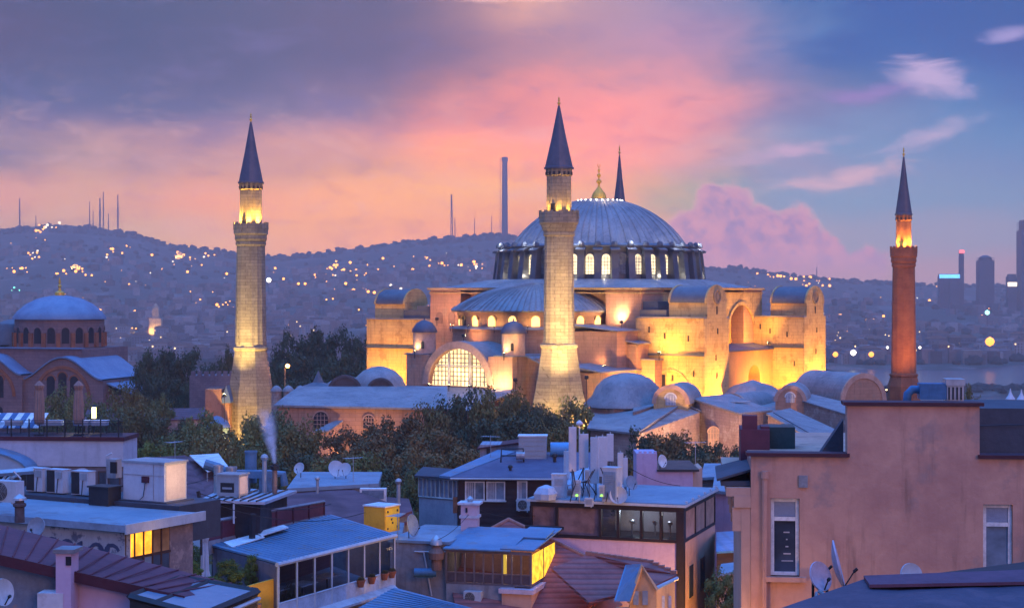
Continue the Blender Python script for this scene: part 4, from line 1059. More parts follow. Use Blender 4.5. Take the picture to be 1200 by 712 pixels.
shed('stone_range', 'rosy stone range with a narrow lead roof below the far right tower', 'building', [a,b,c,d], 2, pink_stone, lead, .3, .2)
vault_block(1012, 470, 292, 4.6, 14, 26, 2, 'broad vaulted hall between the far right tower and the brick minaret', plaster, False)

# --- the old church at far left
I = Fr(-106., 400., -14.)
t = thing('old_brick_church', 'old brick church with a blue lead dome and wavy gables at the far left', 'church', (-106., 400., 0.), R(-14))
m = MB(); m.lathe([(10.2,25.2),(10.2,31.7)], n=40); dr = m.build('drum', irene_b, t)
for k in range(20):
    a = 2*math.pi*k/20; M_ = Matrix.Rotation(a, 4, 'Z') @ Matrix.Translation((0,-10.22,0))
    m = MB(M_); m.archpanel(0, .0, 26.2, 29.0, .85, .1); ww = m.build('arched_window', dark, dr)
    m = MB(M_); m.archband(0, -.12, .1, 29.0, .87, 1.15, 8); m.build('window_arch', irene_b, ww)
    M2 = Matrix.Rotation(a+math.pi/20, 4, 'Z') @ Matrix.Translation((0,-10.22,0)); m = MB(M2); m.box(-.45,.45,-.55,.3,25.3,28.6); m.build('pilaster', brickm, dr)
m = MB(); m.lathe([(10.7,31.65),(10.7,32.0),(9.6,33.5),(7.6,35.2),(5.,36.5),(2.2,37.1),(.1,37.3)], n=80, fl=lambda k: 1.01 if k % 4 == 0 else 1.); m.build('dome', mat('blue_lead', (.15,.22,.32), (.10,.155,.25), .3, .5, spec=.5), t, smooth=True)
m = MB(); m.lathe([(1.2,37.1),(1.1,37.9),(.4,38.3),(.25,39),(.5,39.4),(.2,39.8),(.3,40.3),(.05,41.5)], n=10); m.build('finial', gold, t, smooth=True)
m = MB(); m.box(-11.6, 11.6, -11.6, 11.6, 12, 25.1); m.box(-19,-11.5,-9,9,12,24.0); m.build('central_block', irene_b, t)
m = MB(); m.lathe([(5.,20),(5.,28.5),(4,30.5),(1,31.5),(.1,31.6)], (-13.5, 2), 24); m.build('stair_turret', lead_d, t, smooth=True)
bl = MATS['blue_lead']
m = MB(); m.box(-12.2,12.2,-12.2,-10.8,25.1,25.4); m.poly([(-20,-9.4,24.05),(-11.62,-9.4,25.6),(-11.62,9,25.6),(-20,9,24.05)], (0,0,.25)); m.build('ledge_roof', bl, t)
def wavy_gable(cx, w_, zp, ze, y0, y1, nm):
    n = 24; pts = []
    for k in range(n+1):
        u = -1+2*k/n; z = ze+(zp-ze)*(.5+.5*math.cos(math.pi*u))**.85; pts.append((cx+u*w_/2, z))
    m = MB(); m.poly([(cx-w_/2,y0,0)]+[(x,y0,z) for x, z in pts]+[(cx+w_/2,y0,0)], (0,y1-y0,0)); g = m.build(nm, irene_b, t)
    m = MB()
    for (xa,za),(xb,zb2) in zip(pts, pts[1:]):
        m.add([(xa,y0-.5,za+.03),(xb,y0-.5,zb2+.03),(xb,y1,zb2+.03),(xa,y1,za+.03),(xa,y0-.5,za+.4),(xb,y0-.5,zb2+.4),(xb,y1,zb2+.4),(xa,y1,za+.4)],[(3,2,1,0),(4,5,6,7),(0,1,5,4),(2,3,7,6)])
    m.build('roof', bl, g)
    return g
g1 = wavy_gable(9.5, 20, 23.2, 18.2, -16, 6, 'gable_front'); g2 = wavy_gable(-8.5, 17, 23.6, 19.2, -17, 6, 'gable_front')
for g, cx in ((g1, 9.5), (g2, -8.5)):
    yf = -16 if cx > 0 else -17
    for i, dx_ in enumerate((-2.9, 0, 2.9)):
        m = MB(); m.archpanel(cx+dx_, yf-.06, 14.2, 18.2+(.8 if i == 1 else 0), 1.0, .12); ww = m.build('arched_window', dark, g)
        m = MB(); m.archband(cx+dx_, yf-.14, yf+.02, 18.2+(.8 if i == 1 else 0), 1.02, 1.35, 10); m.build('window_arch', brickm, ww)
    for i, dx_ in enumerate((-2.9, 0, 2.9)):
        m = MB(); m.archpanel(cx+dx_, yf-.06, 10., 11.4, .8, .12); m.build('arched_window', dark, g)
    m = MB(); m.archband(cx, yf-.25, yf-.0, 14.6, 6.2, 6.9, 24); m.build('relieving_arch', brickm, g)
m = MB(); m.box(19.4, 27, -14, 0, 0, 15); an = m.build('side_annex', irene_b, t)
m = MB(); m.poly([(19.2,-14.5,17.5),(27.6,-14.5,14.6),(27.6,1,14.6),(19.2,1,17.5)], (0,0,.3)); m.build('roof', bl, an)
# --- palace wall and small roofs behind the trees at left
m = MB(); a = P(222,440,345); b = P(276,440,345); m.box(a.x, b.x, 345, 352, -2, a.z)
for k in range(7): m.box(a.x+.3+k*1.3, a.x+1.1+k*1.3, 345, 346, a.z-.02, a.z+.9)
m.box(a.x+4.2, a.x+9.2, 343.5, 346, -2, a.z-2.2)
solo(m, 'palace_wall', mat('old_wall_stone', (.24,.18,.19), (.16,.12,.14), .3, .9, brick=(.8,.4,.03,.5), bump=.4), 'old crenellated stone wall left of the grey minaret, below the dark trees', 'wall')
tile = mat('purple_clay_tiles', (.17,.075,.085), (.11,.05,.065), .5, .85, wave=('Z',.16,.8), bump=.4)
tile_r = mat('red_clay_tiles', (.32,.105,.09), (.22,.07,.065), .6, .85, wave=('Z',.20,1.), bump=.6)
shed('tiled_lodge', 'long low building with a dull red tile roof behind the trees at left', 'building', [P(100,494,300),P(246,492,296),P(240,479,312),P(104,481,316)], -2, pink_stone, tile, .4)
a = P(252,470,296)
t = thing('small_gatehouse', 'small orange-lit gatehouse with a blue conical roof beside the grey minaret', 'gatehouse', (a.x, a.y, 3)); 
m = MB(); m.box(-1.4,1.4,-1.6,1.6,0,a.z-3+2.2); m.box(1.3,2.7,-1.2,1.8,0,a.z-3-.2); m.build('wall', mat('orange_plaster', (.45,.22,.12), None, .5), t)
m = MB(); m.poly([(1.2,-1.5,a.z-3-.2),(3.0,-1.5,a.z-3-.2),(3.0,-1.5,a.z-3+.1),(2.2,-1.5,a.z-3+2.8)], (0,3.4,0)); m.build('roof', bl, t)
m = MB(); m.lathe([(2.4,a.z-7.2),(1.9,a.z-6.2),(.9,a.z-5.5),(.05,a.z-5.2)], (.9,-3.4), 12); m.lathe([(2.1,0),(2.1,a.z-7.3)], (.9,-3.4), 12); m.build('kiosk_dome', bl, t, smooth=True)
flood((-55.,291.,15.), (-53.,296,20), 260, 'small orange lamp at the gatehouse wall beside the grey minaret', frame=W0, c=(1.,.4,.1), head=.25)
a = P(334,428,300); tt = thing('street_lamp', 'single amber street lamp glowing among the dark trees right of the grey minaret', 'street lamp', (a.x, a.y, 0))
m = MB(); m.tube([(0,0,0),(0,0,a.z-.4),(.4,-.3,a.z)], .09, 6); m.build('post', mast, tt)
m = MB(); m.lathe([(.05,a.z-.4),(.34,a.z-.2),(.34,a.z+.1),(.05,a.z+.3)], (.5,-.4), 8); m.build('lamp_head', emit('street_amber', (1.,.38,.06), 26.), tt)
point('lamp', (.5,-.9,a.z-.2), 220, (1.,.42,.08), .3, tt)

# ================================================================== TREES
def leaf_mesh(seed, clumps, leaves, ls, flat=1., hole=.0):
    r = random.Random(seed); v, f = [], []
    for c in range(clumps):
        while True:
            p = Vector((r.uniform(-1,1), r.uniform(-1,1), r.uniform(-.85,1)))
            if .30 < p.length < 1.: break
        p *= (.80+.26*r.random()); p.z *= flat
        cr = r.uniform(.16,.32)
        for k in range(leaves):
            q = Vector((r.gauss(0,1), r.gauss(0,1), r.gauss(0,.8))); q = q.normalized()*cr*(r.random()**.45)
            o = p+q; n = (q.normalized()+Vector((r.gauss(0,.6), r.gauss(0,.6), r.gauss(.3,.6)))).normalized()
            a = n.cross(Vector((r.random(),r.random(),r.random()+.1))).normalized(); b = n.cross(a)
            s_ = ls*r.uniform(.6,1.5); i = len(v)
            v += [tuple(o-a*s_), tuple(o+b*s_*.6), tuple(o+a*s_), tuple(o-b*s_*.6)]; f.append((i,i+1,i+2,i+3))
    me = bpy.data.meshes.new('foliage_mesh'); me.from_pydata(v, [], f); return me
def trunk_mesh(seed, th=1.0):
    r = random.Random(seed); m = MB()
    m.tube([(0,0,-1.6),(.02,.03,-.9),(.05,-.02,-.3),(.03,.03,.25)], .09*th, 7, .04*th)
    for k in range(7):
        a = r.uniform(0,6.28); z = r.uniform(-.75,-.1); l = r.uniform(.5,.85)
        m.tube([(.03,.0,z),(.5*l*math.cos(a),.5*l*math.sin(a),z+.25*l+.1),(l*math.cos(a),l*math.sin(a),z+.75*l)], .035*th, 5, .01)
    return m.v, m.f
bark = mat('tree_bark', (.06,.045,.035), None, 3., .9)
def leafmat(nm, a, b): 
    m = mat(nm, a, b, .35, .7, bump=0., spec=.2, var=.5); return m
LM = {'green': leafmat('leaves_green', (.16,.17,.055), (.085,.105,.04)), 'dark': leafmat('leaves_dark', (.075,.09,.042), (.042,.058,.034)),
      'olive': leafmat('leaves_olive', (.17,.14,.045), (.09,.09,.03)), 'rust': leafmat('leaves_rust', (.16,.11,.04), (.10,.085,.035)), 'bright': leafmat('leaves_bright', (.12,.15,.03), (.06,.10,.025))}
PROTO = {}
def tree_meshes(kind, k):
    key = (kind, k)
    if key not in PROTO:
        me = leaf_mesh(100+k*13+hash(kind) % 1 + len(kind)*7, 70, 140, .038)
        me.materials.append(LM[kind])
        tv, tf = trunk_mesh(300+k); tm = bpy.data.meshes.new('trunk_mesh'); tm.from_pydata(tv, [], tf); tm.materials.append(bark)
        PROTO[key] = (me, tm)
    return PROTO[key]
def tree(px, py, Y, wpx, kind, lab, group='trees', k=None, zb=None, hfac=None):
    top = P(px, py, Y); zg = ground_z(top.x, Y) if zb is None else zb
    rx = wpx*1.12/2/F*Y; hh = top.z-zg; rz_ = min(max(rx*1.15, hh*.40), hh*.5) if hfac is None else hh*hfac
    k = rng.randrange(4) if k is None else k
    fm, tm = tree_meshes(kind, k)
    t = thing('tree', lab, 'tree', (top.x, Y, zg), rng.uniform(0,6.28), group)
    zc_ = hh-rz_*1.02
    c = bpy.data.objects.new('crown', fm); COL.objects.link(c); c.parent = t; c.location = (0,0,zc_); c.scale = (rx, rx, rz_)
    b = bpy.data.objects.new('trunk', tm); COL.objects.link(b); b.parent = t
    b.location = (0,0,zc_); b.scale = (rx, rx, max(rz_, zc_/1.55))
    return t
G1 = 'dark tree in the grove behind the grey minaret and left of the basilica'
for px, py, Y, w_ in ((172,412,380,44),(196,405,384,52),(222,410,388,50),(252,420,380,34),(268,408,384,24),(200,432,372,50),(235,440,365,40),(316,405,400,40),(342,388,402,50),(372,380,404,52),(398,384,400,46),(424,392,398,46),(448,388,392,40),(330,420,385,46),(362,412,384,50),(395,414,380,54),(428,418,380,50),(345,440,372,50),(380,440,372,56),(415,440,372,50)):
    tree(px, py, Y, w_, 'dark', G1, 'grove behind the minaret')
G2 = 'bushy dark green tree in the belt below the old brick church at left'
for px, py, Y, w_, kd in ((70,452,320,46,'green'),(95,462,318,44,'green'),(150,450,310,50,'olive'),(185,462,300,40,'green'),(125,470,300,56,'green'),(165,472,285,60,'olive'),(205,478,280,56,'dark'),(238,480,270,50,'green'),(60,478,300,50,'green')):
    tree(px, py, Y, w_, kd, G2, 'tree belt')
G3 = 'bushy green tree in the belt in front of the grey minaret and its base'
for px, py, Y, w_, kd in ((205,502,235,70,'green'),(250,500,225,64,'olive'),(290,483,232,58,'green'),(322,478,240,64,'green'),(352,492,228,60,'olive'),(300,515,205,70,'green'),(340,520,195,76,'dark'),(235,520,200,70,'olive'),(180,520,205,60,'bright')):
    tree(px, py, Y, w_, kd, G3, 'tree belt before the minaret')
G4 = 'reddish brown autumn tree in the belt below the long lead roof'
for px, py, Y, w_ in ((410,500,232,66),(445,492,234,70),(480,488,238,70),(430,512,215,76),(470,510,218,80),(510,500,226,80),(500,525,200,80),(545,520,200,70),(395,520,212,60),(590,505,212,60)):
    tree(px, py, Y, w_, 'rust', G4, 'autumn trees below the basilica')
G5 = 'dark olive tree in the belt below the great lunette'
for px, py, Y, w_ in ((505,470,248,60),(540,456,252,66),(575,452,252,60),(605,456,250,58),(630,462,248,54),(560,480,240,70),(600,482,236,74),(640,478,240,60)):
    tree(px, py, Y, w_, 'olive' if px % 2 else 'dark', G5, 'trees below the lunette')
tree(672, 462, 246, 56, 'green', 'open-branched green tree lit gold from behind at the foot of the front minaret')
tree(662, 490, 225, 54, 'olive', 'small olive tree in shade below the gold-lit tree by the minaret')
G6 = 'dark green tree close above the roofs at centre left'
for px, py, Y, w_, kd in ((385,535,165,76,'green'),(425,528,168,74,'green'),(465,532,166,70,'dark'),(440,552,150,76,'dark'),(490,548,158,60,'green'),(360,545,160,64,'olive')):
    tree(px, py, Y, w_, kd, G6, 'trees above the roofs')
G7 = 'dark brown-leaved tree before the lamp-lit stone gable'
for px, py, Y, w_, kd in ((758,503,205,70,'dark'),(782,501,203,74,'rust'),(815,510,200,66,'dark'),(770,524,192,80,'rust'),(800,524,190,70,'rust')):
    tree(px, py, Y, w_, kd, G7, 'trees before the gable')
G8 = 'dark tree beside the red chimney of the pink house'
for px, py, Y, w_, kd in ((852,506,195,60,'dark'),(864,528,185,56,'green'),(836,526,182,60,'rust')):
    tree(px, py, Y, w_, kd, G8, 'trees by the red chimney')
tree(1130, 452, 300, 34, 'olive', 'small tree top showing over the roof of the pink house beside its air duct', hfac=.49)
for px, py, Y, w_ in ((1010,498,300,60),(1050,500,320,60),(1090,500,280,64),(1125,505,330,56),(1165,500,300,64),(1205,496,350,70),(1110,515,250,70),(1180,520,240,70)):
    tree(px, py, Y, w_, 'green', 'green tree on the slope hidden behind the pink house', 'trees behind the pink house', hfac=.48)
# ================================================================== FOREGROUND ROOFS
white = mat('white_paint', (.75,.75,.75), (.6,.6,.62), 1.)
off_white = mat('aged_white_render', (.58,.56,.58), (.44,.43,.47), .5, .85, streak=.4, patch=((.36,.33,.33), .9, .6))
lilac = mat('lilac_render', (.52,.38,.50), (.43,.31,.43), .5, .85, streak=.3)
pinkw = mat('dusty_pink_render', (.60,.32,.225), (.43,.215,.165), .3, .9, streak=.8, patch=((.34,.22,.19), .42, .75), bump=.35)
peach = mat('peach_render', (.56,.33,.24), (.47,.27,.2), .5, .9, streak=.35)
grey_r = mat('grey_stained_render', (.27,.27,.29), (.18,.18,.2), .45, .9, streak=.65, patch=((.13,.13,.15), .8, .6), bump=.25)
blue_mot = mat('flaking_blue_render', (.20,.24,.30), (.12,.15,.21), .5, .9, streak=.4, patch=((.30,.22,.19), 1.1, .8), bump=.3)
graffiti = mat('graffiti_wall', (.34,.37,.42), (.27,.3,.35), .6, .9, streak=.3, patch=((.05,.07,.13), 1.15, .85))
maroon = mat('maroon_sheet', (.14,.035,.05), (.09,.025,.04), .5, .6, bump=.2)
maroon_d = mat('dark_maroon_board', (.075,.02,.03), (.05,.015,.025), .7, .6)
dark_w = mat('dark_brown_cladding', (.045,.028,.032), (.03,.02,.026), .5, .7, wave=('Z',.4,.4), bump=.3)
black_m = mat('black_metal', (.02,.02,.024), (.03,.03,.035), 1., .5)
galv = mat('galvanised_sheet', (.42,.44,.46), (.30,.32,.35), .8, .4, metal=.5, streak=.3)
steel_w = mat('white_steel', (.46,.50,.54), (.36,.40,.45), .9, .45, streak=.3)
sheet_b = mat('blue_roof_sheet', (.11,.22,.33), (.07,.16,.26), .5, .5, streak=0., patch=((.20,.14,.12), .8, .5), bump=.25, spec=.5)
felt_b = mat('blue_roof_felt', (.20,.27,.33), (.14,.2,.26), .35, .6, patch=((.13,.14,.16), .6, .6), bump=.3, spec=.5)
felt_d = mat('dark_roof_felt', (.06,.065,.085), (.04,.045,.06), .5, .7, bump=.3)
concrete = mat('rooftop_concrete', (.24,.23,.25), (.16,.155,.17), .6, .9, streak=.2, bump=.3)
wood_d = mat('dark_wood', (.07,.035,.03), None, 1., .7)
canvas_t = mat('tan_canvas', (.30,.20,.17), (.22,.145,.13), 1.5, .9)
canvas_b = mat('pale_canvas', (.42,.48,.56), (.3,.36,.45), 1.5, .9)
yellow_p = mat('lamplit_yellow', (.75,.40,.04), (.60,.30,.03), .9, .7, streak=.3)  # yellow of the lamplight put into the base colour
g_dark = glass('window_glass'); g_blue = glass('blue_window_glass', (.10,.13,.17), .1, .5)
clearg = clear('balcony_glass', (.02,.03,.04), .25)
g_warm = emit('warm_room_glass', (1.,.36,.025), 1.5, .6, 1.2)
terracotta = mat('terracotta', (.35,.12,.06), None, 2.)

def part_box(nm, t, mt, *b):
    m = MB(); m.box(*b); return m.build(nm, mt, t)
def window_part(t, x0, x1, z0, z1, y, frame=white, pane=g_dark, mull=(1, 0), sill=True, transom=None, fw=.07, curtain=False):
    """a window on a wall facing -y at depth y: frame in front, pane set back inside it"""
    m = MB(); e = .004
    m.box(x0,x0+fw,y-.09,y+.05,z0,z1); m.box(x1-fw,x1,y-.09,y+.05,z0,z1)
    m.box(x0+fw+e,x1-fw-e,y-.088,y+.05,z0,z0+fw); m.box(x0+fw+e,x1-fw-e,y-.088,y+.05,z1-fw,z1)
    for i in range(1, mull[0]): 
        x = x0+(x1-x0)*i/mull[0]; m.box(x-fw*.45,x+fw*.45,y-.084,y+.045,z0+fw+e,z1-fw-e)
    for i in range(1, mull[1]):
        z = z0+(z1-z0)*i/mull[1]; m.box(x0+fw+e,x1-fw-e,y-.08,y+.04,z-fw*.35,z+fw*.35)
    if transom: m.box(x0+fw+e,x1-fw-e,y-.086,y+.05,transom-fw*.6,transom+fw*.6)
    w_ = m.build('window', frame, t)
    part_box('pane', w_, pane, x0+.02, x1-.02, y-.03, y-.012, z0+.02, z1-.02)
    if curtain:
        m = MB(); xx = x0+fw
        while xx < x0+(x1-x0)*.42: m.box(xx,xx+.09,y-.06 if False else y-.045,y-.034,z0+fw,z1-fw); xx += .13
        m.build('curtain', mat('curtain', (.5,.48,.5), None, 2.), w_)
    if sill: part_box('sill', w_, frame, x0-.08, x1+.08, y-.2, y+.03, z0-.09, z0-.01)
    return w_
AC_G = 'outdoor air conditioning units'
def ac_unit(loc, rz, lab, s=1., body=steel_w):
    t = thing('air_conditioner', lab, 'air conditioner', loc, rz, AC_G)
    w_, d_, h_ = .85*s, .34*s, .62*s
    m = MB(); m.box(-w_/2,w_/2,0,d_,.06,h_); m.box(-w_*.4,-w_*.3,.02,d_-.02,0,.07); m.box(w_*.3,w_*.4,.02,d_-.02,0,.07); m.build('casing', body, t)
    M_ = Matrix.Translation((-w_*.14,-.005,h_*.54)) @ Matrix.Rotation(R(90),4,'X')
    m = MB(M_); m.lathe([(.01,.0),(h_*.40,.0),(h_*.40,.012),(.01,.012)], n=24); m.build('fan_opening', black_m, t)
    m = MB(M_)
    for r in (.12,.2,.28,.36): m.lathe([(h_*r,.02),(h_*r+.012,.02),(h_*r+.012,.03),(h_*r,.03)], n=24, cap=False)
    for k in range(6): m.bx(h_*.2*math.cos(k*1.047), h_*.2*math.sin(k*1.047), .018, h_*.4, .012, .01, k*1.047)
    m.build('fan_guard', mat('guard_grey', (.35,.36,.38), None, 2.), t)
    return t
def cabinet(nm, loc, rz, dims, lab, cat, mt, face=None, group=None):
    t = thing(nm, lab, cat, loc, rz, group); w_, d_, h_ = dims
    m = MB(); m.box(-w_/2,w_/2,0,d_,0,h_); m.box(-w_/2-.03,w_/2+.03,-.03,d_+.03,h_+.003,h_+.05); m.build('casing', mt, t)
    m = MB(); m.box(-w_*.42,w_*.42,-.02,.01,h_*.08,h_*.9); m.build('door', face or mt, t)
    m = MB()
    for i in range(5): m.box(-w_*.3,w_*.3,-.04,-.021,h_*(.55+i*.06),h_*(.55+i*.06)+.03)
    m.build('louvres', mat('guard_grey', (.35,.36,.38)), t)
    return t
DISH = 'satellite dishes on the roofs'
def dish(loc, yaw, r, lab, tilt=20, mt=None, pole=.6):
    """dish facing local -y, yaw in degrees"""
    t = thing('satellite_dish', lab, 'satellite dish', loc, R(yaw), DISH)
    M_ = Matrix.Translation((0,-.1,pole+r*.4)) @ Matrix.Rotation(R(90-tilt),4,'X')
    m = MB(M_); pr = [(r*i/8., .22*r*(i/8.)**2) for i in range(9)]; pr[0] = (.005, 0.)
    m.lathe(pr+[(r*1.0,.22*r-.0),(r*1.02,.22*r-.03)]+[(a, b-.03) for a, b in pr[::-1]], n=28, cap=False); m.build('bowl', mt or steel_w, t, smooth=True)
    m = MB(); m.tube([(0,.05,0),(0,.05,pole+r*.3)], .03, 6); m.tube([(0,.05,pole+r*.2),(0,-.05,pole+r*.4)], .03, 6); m.build('mast', black_m, t)
    m = MB(M_); m.tube([(0,-r*.9,.18*r),(0,-r*.35,r*.75)], .015, 5); m.tube([(0,-r*.4,r*.68),(0,-r*.3,r*.86)], .035, 6); m.build('receiver_arm', black_m, t)
    return t
def vent(loc, h, r, lab, mt=galv, cap='cowl', group=None):
    t = thing('vent_pipe', lab, 'vent pipe', loc, 0, group)
    m = MB(); m.tube([(0,0,0),(0,0,h)], r, 14); m.build('pipe', mt, t, smooth=True)
    m = MB()
    if cap == 'cowl': m.lathe([(r*.9,h),(r*1.7,h+r*.3),(r*1.8,h+r*1.3),(r*1.2,h+r*2.3),(.02,h+r*2.7)], n=14)
    elif cap == 'ball': m.lathe([(r*.8,h),(r*1.5,h+r*.7),(r*1.7,h+r*1.6),(r*1.2,h+r*2.6),(.02,h+r*3.)], n=14)
    else: m.lathe([(r*1.12,h-r*.2),(r*1.12,h+.05),(r*.95,h+.05),(r*.95,h-.1)], n=14)
    m.build('cap', mt, t, smooth=True); return t
def plant(loc, r, h, kind, lab, group=None, fm_k=0):
    t = thing('bush', lab, 'bush', loc, rng.uniform(0,6), group)
    fm, tm = tree_meshes(kind, fm_k)
    c = bpy.data.objects.new('foliage', fm); COL.objects.link(c); c.parent = t; c.scale = (r, r, h*.55); c.location = (0,0,h*.5)
    b = bpy.data.objects.new('stems', tm); COL.objects.link(b); b.parent = t; b.scale = (r*.8, r*.8, h*.4); b.location = (0,0,h*.5)
    return t

# ---------------------------------------------------------------- the pink house at right
Q = Fr(6.02, 43., -6.)
zr, zp = Q.Z(534), Q.Z(474)
xa, xb, xc = Q.X(993), Q.X(1148), Q.X(1330)
t = thing('pink_house', 'tall dusty pink house with a stepped parapet and two white windows at right', 'house', (Q.ox, Q.oy, 14), Q.r)
zo = 14.
wx = [(Q.X(903),Q.X(937),Q.Z(674),Q.Z(583)), (Q.X(1152),Q.X(1187),Q.Z(675),Q.Z(587))]
def wall_holes(m, x0, x1, z0, z1, y0, y1, holes):
    xs = sorted({x0,x1}|{h[0] for h in holes}|{h[1] for h in holes}); 
    for a, b in zip(xs, xs[1:]):
        hs = [h for h in holes if h[0] <= a+1e-6 and h[1] >= b-1e-6]; zz = z0
        for h in sorted(hs, key=lambda q: q[2]): m.box(a,b,y0,y1,zz,h[2]); zz = h[3]
        m.box(a,b,y0,y1,zz,z1)
m = MB(); wall_holes(m, 0, xc, 0, zr-zo, 0, .35, [(a,b,c-zo,d-zo) for a,b,c,d in wx])
m.box(0.002, xc, .351, 9, 0, zr-zo-.12)
m.box(xa, xb, .002, .6, zr-zo, zp-zo)
m.build('wall', pinkw, t)
m = MB(); m.box(-.12, xa+.05, -.1, .5, zr-zo+.004, zr-zo+.09); m.box(xb-.04, xc, -.1, .5, zr-zo+.004, zr-zo+.09); m.box(xa-.1, xb+.1, -.08, .7, zp-zo+.004, zp-zo+.09); m.build('coping', maroon_d, t)
for i, (a,b,c,d) in enumerate(wx):
    tz = d-zo-(d-c)*.27
    w_ = window_part(t, a+.01, b-.01, c-zo+.01, d-zo-.01, .2, white, g_dark if i == 0 else g_blue, (1,0), False, tz, .085)
    part_box('transom_pane', w_, mat('frosted_pane', (.26,.30,.38), (.2,.24,.32), 2., .3), a+.1, b-.1, .14, .165, tz+.06, d-zo-.1)
    if i == 0: part_box('sill', w_, pinkw, a-.12, b+.16, -.18, .2, c-zo-.12, c-zo-.0)
    if i == 0:
        m = MB(); 
        for k in range(5): m.box(a+.28+.05*k,b-.15-.06*k,.155,.165,c-zo+.35+k*.18,c-zo+.38+k*.18)
        m.build('blind', mat('curtain', (.5,.48,.5)), w_)
x = Q.X(896); zt = Q.Z(553)-zo
m = MB(); m.tube([(x,-.1,0),(x,-.1,zt-.1),(x,.05,zt)], .07, 10); m.tube([(x-.0,-.1,zt-.14),(x,-.1,zt+.04)], .1, 10); m.build('drainpipe', pinkw, t)
m = MB(); zc_ = zr-zo
m = MB(); m.bx(1.3,-.03,zc_-.62,.22,.06,.3); m.build('junction_box', mat('grey_box', (.3,.29,.3), None, 2.), t)
# lit flank with carved eaves bracket on the street side
m = MB(); m.box(-.24,-.003,.03,8,0,zr-zo-1.0); m.box(-.42,-.003,.0,8,zr-zo-1.3,zr-zo-1.02); m.box(-.62,-.003,.02,8,zr-zo-1.02,zr-zo-.8)
for k in range(4): m.box(-.46,-.24,.05+k*1.8,.35+k*1.8,zr-zo-1.9,zr-zo-1.3)
m.build('street_cornice', peach, t)
m = MB(); m.box(-.75,-.02,.2,3.2,zr-zo-.78,zr-zo-.66); m.poly([(-.85,.1,zr-zo-.655),(.1,.36,zr-zo-.4),(.1,3.3,zr-zo-.4),(-.85,3.3,zr-zo-.655)], (0,0,.06)); m.build('eaves', felt_d, t)
# things on the roof behind the parapet
m = MB(); a = Q.X(868,3); b = Q.X(902,3); m.box(a, b, 3, 4.6, zr-zo-3.0, Q.Z(503,a,3)-zo); m.box(a+.05, a+.45, 3.1, 3.6, Q.Z(503,a,3)-zo-.02, Q.Z(487,a,3)-zo); m.box(a+.55,b,3.2,4,Q.Z(503,a,3)-zo-.03,Q.Z(500,a,3)-zo)
m.build('chimney_stack', maroon, t)
m = MB(); a = Q.X(899,3.4); m.box(a, a+.75, 3.4, 4.5, zr-zo-.2, Q.Z(500,a,3.4)-zo); m.build('roof_box', mat('dark_green_sheet', (.03,.06,.06), None, 1., .5), t)
m = MB(); m.poly([(Q.X(958,1.),.9,zr-zo-.1),(xa-.02,.9,zr-zo-.1),(xa-.02,.9,Q.Z(491,xa,1.)-zo)], (0,.5,0)); m.build('dark_gable_roof', felt_d, t)
m = MB(); m.box(xb+.15, xc, 1.4, 5, zr-zo-.1, Q.Z(478,xb,1.4)-zo); m.tube([(xb+.2,1.36,Q.Z(498,xb,1.4)-zo),(xc-1,1.36,Q.Z(494,xb,1.4)-zo)], .012, 4); m.build('dark_roof_room', felt_d, t)
# air duct on the parapet
a = Q.X(1085,1.0); tq = thing('air_duct', 'blue extractor fan with a curved duct on top of the pink parapet', 'air duct', Q.w(a,1.0,zp-.0), Q.r)
m = MB(); m.box(-.14,.52,0,.6,.1,.5); m.build('fan_box', mat('blue_painted_metal', (.05,.16,.30), None, 1., .5), tq)
m = MB(); m.tube([(-.10,.3,.33),(-.3,.3,.34),(-.42,.3,.22),(-.44,.3,0)], .11, 10); m.build('elbow_pipe', MATS['blue_painted_metal'], tq, smooth=True)
m = MB(); m.box(.53,.95,0,.6,.06,.46); m.box(.50,.98,-.03,.63,.46,.62); m.build('filter_box', galv, tq)
m = MB(); 
for k in range(4): m.box(.56+.1*k,.6+.1*k,-.02,.02,.1,.42)
m.build('grille', black_m, tq)
# finials at far right of the water
for px, pt, lab in ((1184,455,'slim stone finial at far right, left of its twin, against the water'),(1197,456,'slim stone finial at the right edge against the water')):
    a = P(px, 482, 70); m = MB(); h_ = P(px,pt,70).z-a.z; m.lathe([(.6,-19.5),(.55,-1.6),(.2,-1.4),(.16,h_*.2),(.24,h_*.25),(.12,h_*.35),(.2,h_*.55),(.1,h_*.7),(.04,h_*.85),(.02,h_)], n=10)
    solo(m, 'roof_finial', off_white, lab, 'finial', loc=(0,0,0)); bpy.context.scene.collection.objects[-1].location = (0,0,0)
    o_ = [o for o in COL.objects if o.name.startswith('roof_finial')][-1]; o_.location = a
# ---------------------------------------------------------------- dark roof at bottom right with two dishes
t = thing('tarred_roof', 'dark tarred roof with a maroon ridge in the bottom right corner', 'roof', origin_of([P(905,735,30),P(1225,735,30)], 20))
a, b, c, d = P(900,724,29), P(1012,684,33), P(1230,676,33), P(1230,735,29)
m = MB(); m.drop([a,d,c,b], 20); m.build('wall', felt_d, t, world=True)
m = MB(); m.poly([a+Vector((0,0,.02)), d+Vector((0,0,.02)), c+Vector((0,0,.02)), b+Vector((0,0,.02))], (0,0,.08)); m.build('roof_sheet', mat('tar_sheet', (.055,.05,.085), (.035,.035,.06), .8, .55, patch=((.10,.07,.10), 1.2, .6), bump=.3), t, world=True)
m = MB(); m.poly([b.lerp(a,.3)+Vector((.6,0,.11)),b+Vector((0,0,.11)),c+Vector((0,0,.11)),c.lerp(d,.28)+Vector((0,0,.11))], (0,0,.06)); m.build('ridge_flashing', mat('faded_maroon', (.12,.05,.085), (.08,.035,.06), .8, .6, streak=.3), t, world=True)
